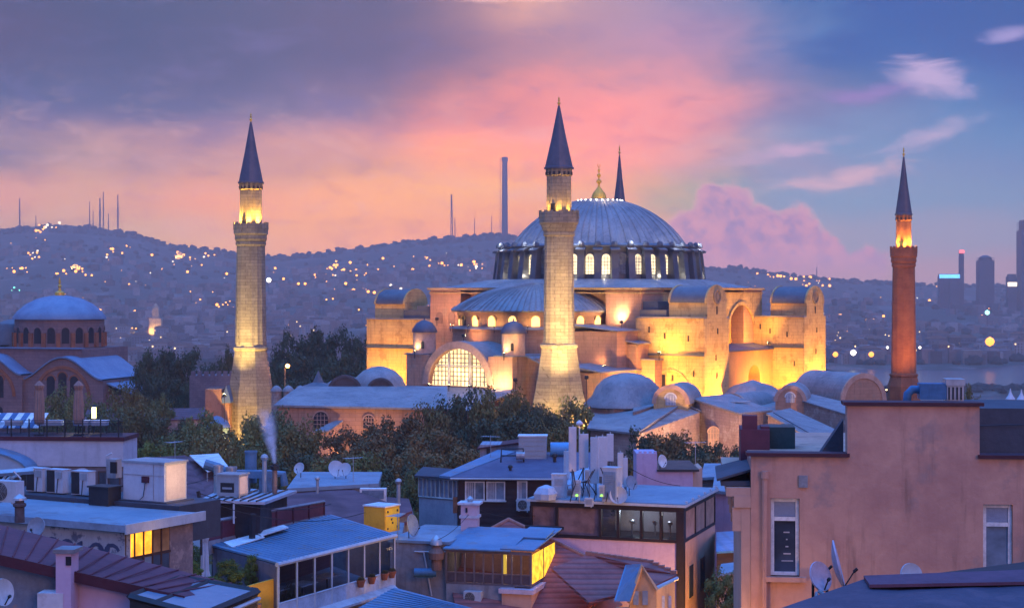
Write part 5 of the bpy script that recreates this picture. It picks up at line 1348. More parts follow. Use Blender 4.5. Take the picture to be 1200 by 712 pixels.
m = MB(); m.tube([P(1000,706,32.2),P(1008,690,32.6),P(1016,684,33)], .09, 8); m.build('hip_cap', concrete, t, world=True)
m = MB(); m.poly([P(1090,686,33.5),P(1230,668,33.5),P(1230,678,33.5),P(1090,690,33.5)], (0,1.2,0)); m.build('rear_upstand', black_m, t, world=True)
a = P(972,700,34.5); dish((a.x,a.y,a.z), 80, .5, 'large satellite dish seen edge-on before the pink wall', 14, mat('pinkish_dish', (.5,.42,.5), None, 1.), .45)
a = P(955,702,34.2); dish((a.x,a.y,a.z), 40, .30, 'small satellite dish in front of the large edge-on one', 20, MATS['pinkish_dish'], .35)
a = P(1064,690,35); dish((a.x,a.y,a.z), 18, .25, 'pale round satellite dish on the dark ridge below the pink wall', 15, steel_w, .2)
m = MB(); a, b = P(958,712,33), P(968,690,34); m.tube([P(985,712,32.5),P(960,692,33.6)], .04, 6); m.tube([P(975,698,33),P(992,690,33.2)], .03, 6); m.tube([P(955,712,33),P(957,694,33.4)], .035, 6)
solo(m, 'dish_bracket', concrete, 'tangle of grey bracket arms at the feet of the two dishes', 'bracket')
# ---------------------------------------------------------------- bottom left: maroon roof house
t = thing('maroon_roof_house', 'house with a long maroon sheet roof and flaking blue wall in the bottom left corner', 'house', origin_of([P(0,655,40),P(200,712,38)], 20))
a, b, c, d = P(-30,610,43), P(292,692,41.5), P(214,702,39), P(-30,646,40)
m = MB(); m.poly([a,b,c,d], (0,0,.07)); m.build('roof', maroon, t, world=True)
m = MB()
for k in range(1, 16):
    s_ = k/16; p0 = a.lerp(b, s_); p1 = d.lerp(c, s_); m.tube([p0+Vector((0,0,.09)), p1+Vector((0,0,.09))], .018, 4)
m.build('roof_seams', maroon, t, world=True)
m = MB(); m.poly([d+Vector((-.05,-.06,.09)), c+Vector((.05,-.06,.09)), c+Vector((.05,-.06,-.16)), d+Vector((-.05,-.06,-.16))], (0,.06,0)); m.build('fascia', maroon_d, t, world=True)
e = P(72,662,40.1); f_ = P(215,712,39.0)
m = MB(); m.poly([P(-30,640,40.35)+Vector((0,0,0)), P(75,664,40.0), Vector((P(75,664,40.).x, 40., 24)), Vector((P(-30,640,40.3).x, 40.35, 24))], (0,.3,0)); m.build('blue_wall', blue_mot, t, world=True)
m = MB(); m.poly([P(75,664,39.9), P(240,706,38.9), Vector((P(240,706,38.9).x, 38.9, 24)), Vector((P(75,664,39.9).x, 39.9, 24))], (0,.3,0)); m.build('white_wall', lilac, t, world=True)
a = P(50,692,39.6); m = MB(); m.bx(a.x+.28, 39.5, a.z-4.99, .6, .5, 10, -.05); m.build('wall_pier', off_white, t, world=True)
a = P(84,690,39.9); m = MB(); h_ = P(84,646,39.5).z; m.bx(a.x, 39.5, (a.z-2+h_)/2, .36, .5, h_-a.z+2, -.1); ch = m.build('chimney', lilac, t, world=True)
m = MB(); m.bx(a.x+.02, 39.5, h_+.05, .50, .62, .09, -.1)
for k in (-.17,.0,.17): m.bx(a.x+k, 39.5-.2, h_-.0, .05, .06, .02, 0)
m.build('chimney_cap', concrete, ch, world=True)
m = MB(); m.bx(a.x+.1, 39.23, h_-.17, .12, .04, .2, -.1); m.build('chimney_opening', dark, ch, world=True)
a = P(-2,705,37.5); dish((a.x,a.y,a.z), 60, .3, 'satellite dish just showing at the left edge below the maroon roof', 10, steel_w, .1)
# skylight at the right end of the maroon roof
t = thing('roof_skylight', 'low black-framed skylight with two pale blue panes at the end of the maroon roof', 'skylight', origin_of([P(160,700,38.5),P(300,690,40)], 29))
a, b, c, d = P(152,700,38.3), P(212,678,41.5), P(302,694,40.8), P(236,722,37.6)
m = MB(); m.drop([a,b,c,d], 29); m.build('kerb', black_m, t, world=True)
m = MB()
for p, q in ((a,b),(b,c),(c,d),(d,a)): m.tube([p+Vector((0,0,.03)), q+Vector((0,0,.03))], .085, 4)
p, q = a.lerp(d,.36), b.lerp(c,.36); m.tube([p+Vector((0,0,.05)), q+Vector((0,0,.05))], .06, 4); m.build('frame', black_m, t, world=True)
sky_g = mat('skylight_pane', (.16,.26,.34), (.11,.2,.28), .5, .25, bump=.05, spec=.6)
for s0, s1 in ((.05,.33),(.40,.95)):
    m = MB(); m.poly([a.lerp(d,s0).lerp(b.lerp(c,s0),.06), a.lerp(d,s0).lerp(b.lerp(c,s0),.94), a.lerp(d,s1).lerp(b.lerp(c,s1),.94), a.lerp(d,s1).lerp(b.lerp(c,s1),.06)], (0,0,.06)); m.build('pane', sky_g, t, world=True)
m = MB(); m.tube([d+Vector((.05,-.1,-.12)), c+Vector((.05,-.1,-.12))], .05, 6); m.build('gutter', steel_w, t, world=True)
# ---------------------------------------------------------------- blue flat-roofed house with air conditioners
K = Fr(P(146,615,58).x, 58., -29.); zk = P(146,615,58).z
t = thing('blue_flat_roof_house', 'low house with a pale blue flat roof, graffiti wall and lamp-lit side window at left', 'house', (K.ox, K.oy, 18), K.r); zo = 18.; zz = zk-zo
yb = 3.6
m = MB(); m.box(-9, -.003, 0, .3, 0, zz-.25); m.box(-9,-.3,.3,yb,0,zz-.3); m.build('graffiti_wall', graffiti, t)
m = MB()
for gx, gz, gr, a0_, a1_ in ((-.55,-1.0,.32,20,330),(-1.25,-1.0,.30,-60,200),(-1.9,-1.05,.34,90,400),(-2.6,-.95,.28,0,250),(-3.3,-1.0,.36,40,320),(-.9,-.8,.2,180,400),(-2.2,-.75,.25,200,380),(-3.9,-.95,.3,-40,160)):
    m.tube([(gx+gr*math.cos(R(a0_+(a1_-a0_)*k/10)), -.006, zz+gz+gr*.9*math.sin(R(a0_+(a1_-a0_)*k/10))) for k in range(11)], .07, 5)
m.v = [(x, -.012+(y+.006)*.08, z) for x, y, z in m.v]
m.build('graffiti', mat('graffiti_paint', (.035,.05,.11), (.06,.08,.15), 1.5, .8), t)
m = MB(); m.box(-9.3, .25, -.22, yb+.25, zz-.22, zz); m.build('roof', felt_b, t)
m = MB(); m.box(-9.3,.27,-.28,-.225,zz-.2,zz+.04); m.build('roof_fascia', mat('pale_blue_fascia', (.22,.30,.40), None, .8), t)
m = MB(); m.box(.255,.33,-.28,yb+.3,zz-.26,zz+.07); m.build('side_gutter', steel_w, t)
m = MB(); m.box(-.3,-.02,2.35,yb,0,zz-.24); m.build('side_wall', mat('rough_stone_wall', (.26,.2,.2), (.15,.12,.13), 1.2, .9, patch=((.36,.28,.26),1.6,.7), bump=.5), t)
# side glazing (faces +x): lit panes above, dark below
MS = Matrix(((0,-1,0,0),(1,0,0,0),(0,0,1,0),(0,0,0,1)))
g = MB(MS); fr_ = MB(MS); 
for i in range(5):
    y0 = .06+i*.46; fr_.box(y0-.03,y0+.03,.0,.08,zz-2.2,zz-.24)
fr_.box(0,2.4,.01,.07,zz-.34,zz-.24); fr_.box(0,2.4,.012,.068,zz-1.22,zz-1.14); w_ = fr_.build('side_window', wood_d, t)
for i in range(5):
    y0 = .09+i*.46; lit_ = i in (0,1,3)
    m = MB(MS); m.box(y0,y0+.40,.03,.05,zz-1.13,zz-.35); m.build('pane', g_warm if i < 3 else glass('amber_dim', (.22,.12,.05)), w_)
    m = MB(MS); m.box(y0,y0+.40,.03,.05,zz-2.2,zz-1.23); m.build('pane', g_blue if i == 2 else g_dark, w_)
point('side_lamp', (1.1,1.0,zz-.2), 6, (1.,.5,.1), .15, t)
# step of the roof behind, carrying the units
t2 = thing('rooftop_ledge', 'dark roof ledge carrying a row of air conditioners behind the blue flat roof', 'ledge', K.w(-4,yb+.3,zk-.2), K.r)
m = MB(); m.box(-6.5,K.X(224,yb+1)+4,0,2.4,-1,.36); m.build('base', felt_d, t2)
for i, (px, lab) in enumerate(((40,'leftmost of the three air conditioners side by side on the dark ledge'),(64,'middle one of the three air conditioners on the dark ledge'),(93,'rightmost of the three air conditioners, below a round dish'))):
    x = K.X(px, yb+.9); W_ = K.w(x, yb+.9, zk+.16)
    tq = thing('air_conditioner', lab, 'air conditioner', W_, K.r, AC_G)
    m = MB(); m.box(-.42,.42,0,.42,.05,.92); m.box(-.44,.44,-.02,.44,.925,.95); m.build('casing', steel_w, tq)
    m = MB(); m.box(-.40,.0,-.015,.0,.08,.9); m.build('side_grille', black_m, tq)
    m = MB(); m.box(.06,.36,-.03,.0,.62,.86); m.build('control_cover', galv, tq)
    m = MB(); m.tube([(.2,-.03,.6),(.25,-.12,.3),(.3,-.2,.05)], .02, 5); m.build('hose', black_m, tq)
a = P(4,590,60.5); ac_unit((a.x,a.y,a.z), R(-25), 'air conditioner at the left edge showing its round fan', 1.3)
x = K.X(170, yb+.7); W_ = K.w(x, yb+.7, zk+.16)
t = thing('rooftop_cabin', 'large pale metal plant box with a lamp-lit end on the blue flat roof', 'cabin', W_, K.r)
m = MB(); m.box(-1.05,.92,0,1.25,.05,1.42); m.build('casing', steel_w, t)
m = MB(); m.box(-1.10,.97,-.05,1.3,1.425,1.5); m.build('roof', galv, t)
m = MB(); m.box(-1.05,.92,-.02,-.003,.98,1.0); m.box(.40,.42,-.02,-.003,.1,1.4); m.build('panel_joint', mat('guard_grey', (.35,.36,.38)), t)
m = MB(); m.box(.925,.94,.08,1.17,.12,1.38); m.build('lamplit_end', mat('lamplit_cream', (.6,.52,.42), (.5,.42,.34), 1.2, .6, streak=.4), t)  # warm lamplight on this end put into a cream colour
m = MB(); m.box(-.1,.2,-.09,-.003,.72,.95); m.build('switch_box', maroon_d, t)
m = MB(); m.tube([(.05,-.05,.72),(0,-.05,.45),(-.05,-.05,.2),(-.2,-.06,.08)], .015, 5); m.build('cable', black_m, t)
m = MB(); m.box(-1.2,1.15,-.15,1.4,-.12,.045); m.build('plinth', felt_d, t)
spot('cabin_lamp', (2.6,.4,1.0), (.9,.6,.8), 110, (1.,.6,.3), 90, .2, .6, t)
a = P(123,593,63.6); m = MB(); m.bx(0,0,.35,.95,.7,.75,K.r); m.bx(0,0,.75,1.05,.8,.06,K.r); solo(m, 'metal_bin', black_m, 'black box between the air conditioners and the pale plant box', 'box', loc=(0,0,0)).location = a
a = P(97,572,66); dish((a.x,a.y,a.z), -10, .42, 'round satellite dish showing above the row of air conditioners', 20, steel_w, .2)
a = P(23,608,57.3); 
t = thing('chimney_pot', 'squat dark chimney pot with a domed cap at the left edge of the blue roof', 'chimney pot', (a.x,a.y,a.z-.1))
m = MB(); m.lathe([(.17,0),(.16,.5),(.22,.55),(.22,.62),(.15,.66),(.15,.75)], n=14); m.build('pot', mat('sooty_clay', (.10,.08,.09), None, 1.), t); m = MB(); m.lathe([(.24,.75),(.22,.82),(.12,.9),(.02,.95)], n=14); m.build('cap', galv, t)
a = P(46,632,53); dish((a.x,a.y,a.z), -25, .33, 'grey satellite dish in front of the graffiti wall', 20, mat('grey_dish', (.25,.28,.33)), .25)
# pipes and frames at left edge
m = MB(); a = P(0,565,62)
for k in range(4): m.tube([P(-4+k*6,566-k*2,62), P(-2+k*10,556-k*1,63)], .05, 6)
m.tube([P(22,590,62),P(24,560,62),P(16,552,62)], .04, 6); m.tube([P(0,554,62.5),P(40,551,62.5)], .12, 4); solo(m, 'pipe_tangle', galv, 'tangle of galvanised pipes and frames at the left edge', 'pipework')
t = thing('roof_flue', 'tall grey flue box on a pole beside the pale plant box', 'flue', P(134,560,68))
m = MB(); m.bx(0,0,.4,.42,.4,.75,-.4); m.build('box', galv, t); m = MB(); m.tube([(-.3,0,-.6),(-.3,0,.9),(-.1,0,1.)], .05, 6); m.build('pole', steel_w, t)
m = MB(); m.bx(.02,-.2,.45,.3,.06,.45,-.4); m.build('vent', black_m, t)
# ---------------------------------------------------------------- restaurant terrace at far left
V = Fr(P(143,516,112).x, 112., -4.); zt = P(143,516,112).z; 
t = thing('terrace_building', 'flat-topped restaurant building with a railed roof terrace at far left', 'building', (V.ox, V.oy, 16), V.r); zo = 16.; zz = zt-zo
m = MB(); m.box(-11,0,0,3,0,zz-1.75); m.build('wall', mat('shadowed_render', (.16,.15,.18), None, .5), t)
m = MB(); m.box(-11,.1,-.1,3.1,zz-1.7,zz-.02); m.build('fascia', mat('pale_fascia', (.42,.46,.54), (.34,.38,.46), .6, .7, streak=.3), t)
m = MB(); m.box(-11.2,.2,-.2,3.2,zz-.015,zz+.25); m.build('deck_edge', maroon_d, t)
for k in range(5):
    x0 = -8.6+k*1.75; window_part(t, x0, x0+1.5, zz-3.9, zz-2.0, 0, mat('brown_frame', (.09,.06,.06)), g_dark, (2,0), False, fw=.08)
m = MB(); 
for k in range(10): m.tube([(-11+k*1.2,-.12,zz+.24),(-11+k*1.2,-.12,zz+1.42)], .05, 5)
m.tube([(-11,-.12,zz+1.3),(.1,-.12,zz+1.3)], .025, 4); rl = m.build('railing', black_m, t)
m = MB(); m.box(-11,.08,-.14,-.11,zz+.3,zz+1.2); m.build('glass_screen', clearg, rl)
# curved blue canopy below the deck on the left
m = MB(); n = 12
pr = [(-11+.0, zz-.4)]+[(-11+5.4*math.sin(k/n*1.45)/math.sin(1.45), zz-1.9+1.55*math.cos(k/n*1.5)) for k in range(n+1)]
for (xa,za),(xb_,zb_) in zip(pr, pr[1:]):
    m.add([(xa,-2.2,za),(xb_,-2.2,zb_),(xb_,-.12,zb_),(xa,-.12,za),(xa,-2.2,za+.1),(xb_,-2.2,zb_+.1),(xb_,-.12,zb_+.1),(xa,-.12,za+.1)],[(3,2,1,0),(4,5,6,7),(0,1,5,4),(2,3,7,6),(1,2,6,5),(0,4,7,3)])
m.build('curved_canopy', sheet_b, t)
m = MB(); m.poly([(x,-2.1,z-.01) for x, z in pr[1:]]+[(-5.6,-2.1,zz-2.0),(-11,-2.1,zz-2.0)], (0,.1,0)); m.build('canopy_end', mat('pale_blue_sheet', (.30,.42,.55), (.25,.36,.48), .7, .6), t)
for px, lab in ((35,'closed tan parasol on the terrace, left of its twin'),(82,'closed tan parasol on the terrace, right of its twin')):
    a = P(px,516,110.5+.5); tq = thing('closed_parasol', lab, 'parasol', (a.x, 113.2, zt+.24))
    hh = P(px,446,113.2).z-zt-.24
    m = MB(); m.tube([(0,0,0),(0,0,hh)], .04, 6); m.lathe([(.35,0),(.35,.08),(.05,.12)], n=10); m.build('pole', wood_d, tq)
    m = MB(); m.lathe([(.30,.75),(.36,1.2),(.33,2.2),(.26,3.0),(.20,hh-.65),(.30,hh-.45),(.34,hh-.3),(.16,hh-.1),(.05,hh)], n=20, fl=lambda k: 1. if k % 2 else .78); m.build('canopy', canvas_t, tq)
TB = 'terrace tables seen through the railing'
for px, lab in ((15,'pale terrace table at the left end behind the railing'),(58,'long blue-clothed terrace table between the two parasols'),(95,'terrace table lit by a lamp right of the parasols'),(116,'round-edged terrace table near the right end of the railing')):
    a = P(px,516,114.5); tq = thing('terrace_table', lab, 'table', (a.x, 114.8, zt+.24), 0, TB)
    m = MB(); m.bx(0,0,.86,1.6 if px == 58 else 1.1,.8,.06); m.bx(0,0,.7,1.62 if px == 58 else 1.0,.82,.3); m.build('tabletop', canvas_b, tq)
    for sx in (-.45,.45): 
        m = MB(); m.tube([(sx,0,0),(sx,0,.6)], .04, 6); m.build('leg', black_m, tq)
for px, lab in ((87,'lit glass lamp standing on the terrace by the right parasol'),(108,'lit glass lamp standing further right on the terrace')):
    a = P(px,500,116); tq = thing('terrace_lamp', lab, 'lamp', (a.x,116.5,zt+.24)); 
    m = MB(); m.box(-.12,.12,-.12,.12,.9,1.65); m.build('lantern', emit('lantern_glow', (1.,.80,.32), 4.5), tq); m = MB(); m.tube([(0,0,0),(0,0,.9)], .05, 6); m.lathe([(.2,1.66),(.03,1.85)], n=8); m.build('stand', black_m, tq); point('lamp', (0,-.4,1.4), 35, (1.,.75,.35), .1, tq)
t = thing('striped_awning', 'blue and white striped awning on the terrace at the left edge', 'awning', P(-6,500,118)); 
m = MB(); m2 = MB()
for k in range(12):
    a0 = k*.42; (m if k % 2 else m2).poly([(a0-2,0,-.1),(a0-1.58,0,-.1),(a0-1.58,2.5,.75),(a0-2,2.5,.75)], (0,0,.05))
m.build('light_stripes', white, t); m2.build('dark_stripes', mat('blue_stripe', (.08,.16,.3), None, 1.), t)
t = thing('pale_awning', 'small pale tent-like awning right of the terrace building', 'awning', P(152,555,118)); m = MB(); m.poly([(-.9,0,0),(1.0,0,0),(.3,1,1.0),(-.6,1,1.0)], (0,0,.06)); m.build('cover', white, t)
m = MB(); m.tube([(-.7,.1,-1.5),(-.7,.1,0)], .04, 5); m.tube([(.8,.1,-1.5),(.8,.1,0)], .04, 5); m.build('posts', black_m, t)
# ---------------------------------------------------------------- maroon tiled roof and white flap in the left middle
t, wl = shed('tiled_roof_house', 'house with a broad purplish tile roof behind the plant box at left', 'house', [P(140,592,112),P(245,590,108),P(216,537,126),P(146,541,128)], 14, off_white, tile, .3, .2)
m = MB(); m.poly([P(244,590,108),P(268,572,116),P(240,539,126),P(218,537,126)], (0,0,.18)); m.build('side_roof', tile, t, world=True)
m = MB(); m.tube([P(217,536,126),P(246,588,108)], .14, 6); m.build('ridge', tile, t, world=True)
t = thing('white_canopy', 'white fabric canopy tilted above the purplish tile roof', 'canopy', P(222,536,124)); 
m = MB(); m.poly([P(222,534,124),P(256,532,126),P(268,548,118),P(243,553,116)], (0,0,.07)); m.build('sheet', white, t, world=True)
m = MB(); m.tube([P(243,553,116),P(243,566,116)], .05, 5); m.tube([P(266,549,118),P(266,566,118)], .05, 5); m.build('posts', galv, t, world=True)
# ---------------------------------------------------------------- roof deck with extractors, flues and the smoking chimney
t = thing('plant_deck', 'low boarded roof carrying extractor ducts and flues, left of centre', 'roof', origin_of([P(235,588,88),P(345,585,96)], 22))
a, b, c, d = P(234,588,86), P(310,591,86), P(348,577,98), P(262,574,100)
m = MB(); m.poly([a,b,c,d], (0,0,.14)); m.build('boards', mat('pale_boards', (.42,.42,.46), (.3,.3,.34), .8, .7), t, world=True)
m = MB()
for k in range(1, 8):
    p, q = a.lerp(b,k/8), d.lerp(c,k/8); m.tube([p+Vector((0,0,.16)), q+Vector((0,0,.16))], .05, 4)
m.build('battens', black_m, t, world=True)
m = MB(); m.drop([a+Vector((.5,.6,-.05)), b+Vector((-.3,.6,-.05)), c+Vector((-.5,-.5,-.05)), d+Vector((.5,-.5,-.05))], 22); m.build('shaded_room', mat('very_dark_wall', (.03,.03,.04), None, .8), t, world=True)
for px in (252, 274):
    p0, p1 = P(px,588,85.6), P(px,613,85.6); m = MB(); m.tube([(p0.x,85.6,p0.z),(p1.x,85.6,p1.z)], .05, 6); m.build('post', steel_w, t, world=True)
a = P(267,585,88.5); t = thing('extractor_box', 'square blue extractor box with a dark mouth on the boarded roof', 'extractor', (a.x,a.y,a.z+.12), R(-18))
m = MB(); m.box(-.62,.62,0,1.1,.05,1.12); m.box(-.68,.68,-.05,1.15,1.125,1.2); m.box(-.6,-.5,.1,.2,-.15,.05); m.box(.5,.6,.1,.2,-.15,.05); m.build('casing', galv, t)
m = MB(); m.box(-.42,.36,-.02,.01,.25,.75); o_ = m.build('mouth', black_m, t); m = MB(); m.box(-.3,.25,-.05,-.021,.42,.52); m.build('flap', galv, o_)
m = MB(); m.box(.625,.64,.1,1.0,.15,1.05); m.build('lamplit_end', MATS['lamplit_cream'], t)  # here too lamplight is put into the end's cream colour
spot('box_lamp', (2.6,.0,.6), (.6,.5,.6), 90, (1.,.5,.15), 80, .2, .6, t)
FL = 'flues on the boarded roof'
vent(P(256,578,93), 1.5, .26, 'short wide grey flue behind the extractor box, leftmost', galv, 'ring', FL)
vent(P(271,576,95), 1.35, .30, 'wide grey flue just right of the leftmost one', galv, 'ring', FL)
vent(P(294,565,97), 1.75, .33, 'tall wide blue flue standing above the others', mat('blue_flue', (.12,.22,.32), None, 1., .5), 'ring', FL)
vent(P(310,577,94), 1.75, .13, 'thin flue with a black ball cap', galv, 'ball', FL)
t = thing('smoking_chimney', 'thin metal chimney giving off a plume of smoke', 'chimney', P(322,578,93)); MTX[t.name] = Matrix.Translation(t.location)
hh = P(322,543,93).z-P(322,578,93).z
m = MB(); m.tube([(0,0,0),(0,0,hh-.3)], .14, 12); m.build('flue', mat('rusty_flue', (.28,.18,.14), None, 1.5, .5, metal=.4), t)
m = MB(); m.lathe([(.16,hh-.35),(.24,hh-.3),(.24,hh-.1),(.15,hh-.08),(.15,hh)], n=12); m.build('collar', black_m, t)
spot('flue_lamp', (1.2,-.9,.1), (0,0,1.2), 20, (1.,.75,.55), 60, .1, .6, t)
m = MB(); c_ = P(322,543,93)
m.lathe([(.05,.02),(.22,.1),(.42,.7),(.68,1.6),(.95,2.5),(.9,3.3),(.05,3.6)], n=18)
sm_ = m.build('smoke', []); sm_.location = c_; sm_.rotation_euler = (0, R(-10), 0)
mm = bpy.data.materials.new('smoke_plume'); mm.use_nodes = True; k_ = mm.node_tree; k_.nodes.clear()
pvs = k_.nodes.new('ShaderNodeVolumePrincipled'); pvs.inputs['Color'].default_value = (.92,.88,.93,1)
tcs = k_.nodes.new('ShaderNodeTexCoord'); sps = k_.nodes.new('ShaderNodeSeparateXYZ'); k_.links.new(tcs.outputs['Object'], sps.inputs[0])
X_, Y_, Z_ = (E(k_, sps.outputs[i]) for i in range(3))
rad = (X_*X_+Y_*Y_)._m('SQRT')/(Z_*.25+.19)
den = rad.sstep(1., .0)*rad.sstep(1., .0)*Z_.sstep(3.4, .0)*noise(k_, tcs.outputs['Object'], 1.6, 4, .6, 1.).sstep(.3, .65, .15, 1.)*9.5
k_.links.new(den.s, pvs.inputs['Density'])
hos = k_.nodes.new('ShaderNodeOutputMaterial'); k_.links.new(pvs.outputs[0], hos.inputs['Volume']); sm_.data.materials.append(mm); setp(sm_, kind='stuff')
t = thing('duct_run', 'jumble of blue air ducts behind the extractor box', 'air duct', P(300,575,96)); MTX[t.name] = Matrix.Translation(t.location)
m = MB(); m.box(-1.6,1.0,-.3,.5,.75,1.15); m.tube([(-1.6,.1,.95),(-2.2,.1,1.3),(-2.9,.1,1.5)], .3, 10); m.box(.2,.9,-.2,.5,0,.75); m.box(-1.2,-.4,-.2,.5,-.2,.75); m.tube([(1.,.1,.95),(1.5,.1,.95),(1.6,.1,.3)], .22, 10); m.build('trunking', MATS['blue_flue'], t)
m = MB(); m.lathe([(.05,-.3),(.42,-.2),(.5,.1),(.3,.4),(.05,.45)], (-.9,-1.2), 14); m.build('fan_cowl', galv, t)
# ---------------------------------------------------------------- maroon balustrade and blue-roofed glass terrace
zt2 = 0
a, b = P(236,634,83), P(380,602,98); t = thing('maroon_parapet', 'long maroon panel parapet running up behind the blue roof', 'parapet', origin_of([a,b], 24))
p0, p1 = P(236,636,83), P(380,604,98); q0, q1 = P(236,614,83), P(380,588,98)
m = MB(); m.poly([p0,p1,q1,q0], (0,.12,0)); pp = m.build('panels', maroon, t, world=True)
m = MB()
for k in range(8):
    s_ = k/7; u0, u1 = p0.lerp(p1,s_), q0.lerp(q1,s_); m.tube([u0+Vector((0,-.06,0)),u1+Vector((0,-.06,.06))], .06, 4)
m.build('posts', maroon_d, t, world=True)
m = MB(); m.tube([q0+Vector((0,0,.05)), q1+Vector((0,0,.05))], .09, 4); m.build('cap_rail', concrete, t, world=True)
m = MB(); m.poly([p0+Vector((0,-.5,-.6)), p1+Vector((0,-.5,-.4)), p1+Vector((0,-.1,.06)), p0+Vector((0,-.1,.02))], (0,.5,0)); m.build('footing', concrete, t, world=True)
m = MB(); u = P(297,628,86); v_ = P(297,600,86); m.tube([(u.x,85.5,u.z-.2),(u.x+.06,85.5,v_.z)], .16, 4); m.build('stub_post', black_m, t, world=True)
a, b, c, d = P(326,661,78), P(462,627,88.5), P(388,604,97), P(248,640,84)
t = thing('glass_terrace', 'roof terrace with a blue ribbed sheet roof and glazed front below it', 'terrace', origin_of([a,b,c,d], 22)); 
m = MB(); m.poly([a,b,c,d], (0,0,.09)); rf = m.build('roof', sheet_b, t, world=True)
m = MB(); n = 30
for k in range(1, n):
    p, q = a.lerp(b,k/n), d.lerp(c,k/n); m.tube([p+Vector((0,0,.10)), q+Vector((0,0,.10))], .035, 4)
m.build('ribs', sheet_b, rf, world=True)
m = MB(); m.tube([a+Vector((-.05,-.08,0)), b+Vector((.1,-.05,0))], .11, 6); m.build('gutter', steel_w, rf, world=True)
m = MB(); m.poly([P(262,638,84.5)+Vector((0,0,.1)),P(300,628,87)+Vector((0,0,.1)),P(310,632,86)+Vector((0,0,.1)),P(272,644,83)+Vector((0,0,.1))], (0,0,.05)); m.poly([P(300,627,87)+Vector((0,0,.12)),P(332,618,90)+Vector((0,0,.12)),P(338,621,89)+Vector((0,0,.12)),P(306,631,86)+Vector((0,0,.12))], (0,0,.05)); m.build('white_flashing', white, rf, world=True)
hf = 2.75
av, bv, cv, dv = (Vector((p.x,p.y,p.z-.05)) for p in (a,b,c,d))
def down(p, h): return Vector((p.x, p.y, p.z-h))
m = MB(); m.drop([down(av,hf), down(bv,hf), down(cv,hf), down(dv,hf)], 18); m.build('floor_block', concrete, t, world=True)
m = MB(); m.poly([av+Vector((-.1,.05,0)), dv+Vector((.05,0,0)), down(dv,3.6)+Vector((.05,0,0)), down(av,3.6)+Vector((-.1,.05,0))], (.12,.12,0)); m.build('left_wall', mat('dark_stained_wall', (.13,.12,.15), (.08,.08,.1), .7, .9, streak=.4), t, world=True)
m = MB(); m.poly([dv+Vector((.3,-.4,0)), cv+Vector((.1,-.4,0)), down(cv,hf)+Vector((.1,-.4,0)), down(dv,hf)+Vector((.3,-.4,0))], (0,.12,0)); m.build('back_wall', mat('maroon_screen', (.12,.05,.07), (.08,.035,.05), .5, .8, wave=('Z',.22,.5)), t, world=True)
m = MB()
for k in range(8):
    p = av.lerp(bv,k/7.); m.tube([p, down(p,hf)], .065, 4)
m.tube([down(av,1.75), down(bv,1.75)], .05, 4); fr_ = m.build('front_frame', steel_w, t, world=True)
m = MB(); off = Vector((.05,.08,0)); m.poly([down(av,1.78)+off, down(bv,1.78)+off, down(bv,hf)+off, down(av,hf)+off], (.02,.03,0)); m.build('parapet_panels', mat('blue_white_panel', (.45,.5,.6), None, 1.), fr_, world=True)
m = MB(); off = Vector((.03,.04,0)); m.poly([av+off, bv+off, down(bv,1.72)+off, down(av,1.72)+off], (.01,.02,0)); m.build('glazing', clear('terrace_glass', (.01,.01,.015), .16), fr_, world=True)
m = MB(); p = down(bv,hf)+Vector((.3,-.6,0)); q = down(av,hf)+Vector((.3,-.6,0)); m.poly([q,p,p+Vector((-.3,.55,.15)),q+Vector((-.3,.55,.15))], (0,0,.12)); m.build('front_ledge', off_white, t, world=True)
dirn = (bv-av).normalized(); inn = Vector((-dirn.y, dirn.x, 0)).normalized()
def terr(s_, dpt, up=0.): 
    p = av.lerp(bv, s_); return Vector((p.x, p.y, p.z-hf+up))+inn*dpt
for s_, dpt, lab in ((.22,1.6,'small table inside the glass terrace, nearest its left corner'),(.38,1.3,'table behind the glass front of the terrace, second from the left'),(.62,1.5,'pale table inside the glass terrace towards its right')):
    tq = thing('terrace_table', lab, 'table', terr(s_,dpt), math.atan2(dirn.y,dirn.x), 'tables in the glass terrace')
    m = MB(); m.bx(0,0,1.22,1.5,.9,.05); m.build('tabletop', mat('pale_tabletop', (.5,.55,.6), None, 1.), tq); m = MB(); m.tube([(0,0,0),(0,0,1.2)], .05, 8); m.lathe([(.3,0),(.3,.04),(.05,.08)], n=12); m.build('leg', black_m, tq)
tq = thing('garden_chair', 'pale folding chair inside the left end of the glass terrace', 'chair', terr(.1,1.2,.5), math.atan2(dirn.y,dirn.x))
m = MB(); m.box(-.25,.25,-.25,.25,.43,.47); m.build('seat', canvas_b, tq); m = MB(); m.box(-.25,.25,.22,.26,.5,1.0); m.build('backrest', canvas_b, tq)
for sx in (-.22,.22):
    m = MB(); m.tube([(sx,-.25,0),(sx,.25,.9)], .02, 5); m.build('leg', steel_w, tq); m = MB(); m.tube([(sx,.25,0),(sx,-.22,.45)], .02, 5); m.build('leg', steel_w, tq)
plant(terr(.24,.9), .55, 1.5, 'olive', 'potted bush inside the glass terrace behind its second pane', None, 1)
for s_, lab in ((.66,'leftmost terracotta flower pot on the terrace front'),(.76,'second terracotta flower pot along the terrace front'),(.88,'third terracotta flower pot along the terrace front'),(.95,'rightmost terracotta flower pot on the terrace front')):
    p = down(av.lerp(bv,s_),2.05)-inn*.16; tq = thing('flower_pot', lab, 'flower pot', p, 0, 'flower pots on the terrace front')
    m = MB(); m.lathe([(.13,0),(.22,.3),(.24,.3),(.24,.36),(.2,.36),(.18,.28)], n=14); m.build('pot', terracotta, tq)
    fm, _ = tree_meshes('rust', 0); c_ = bpy.data.objects.new('flowers', fm); COL.objects.link(c_); c_.parent = tq; c_.location = (0,0,.4); c_.scale = (.2,.2,.12)
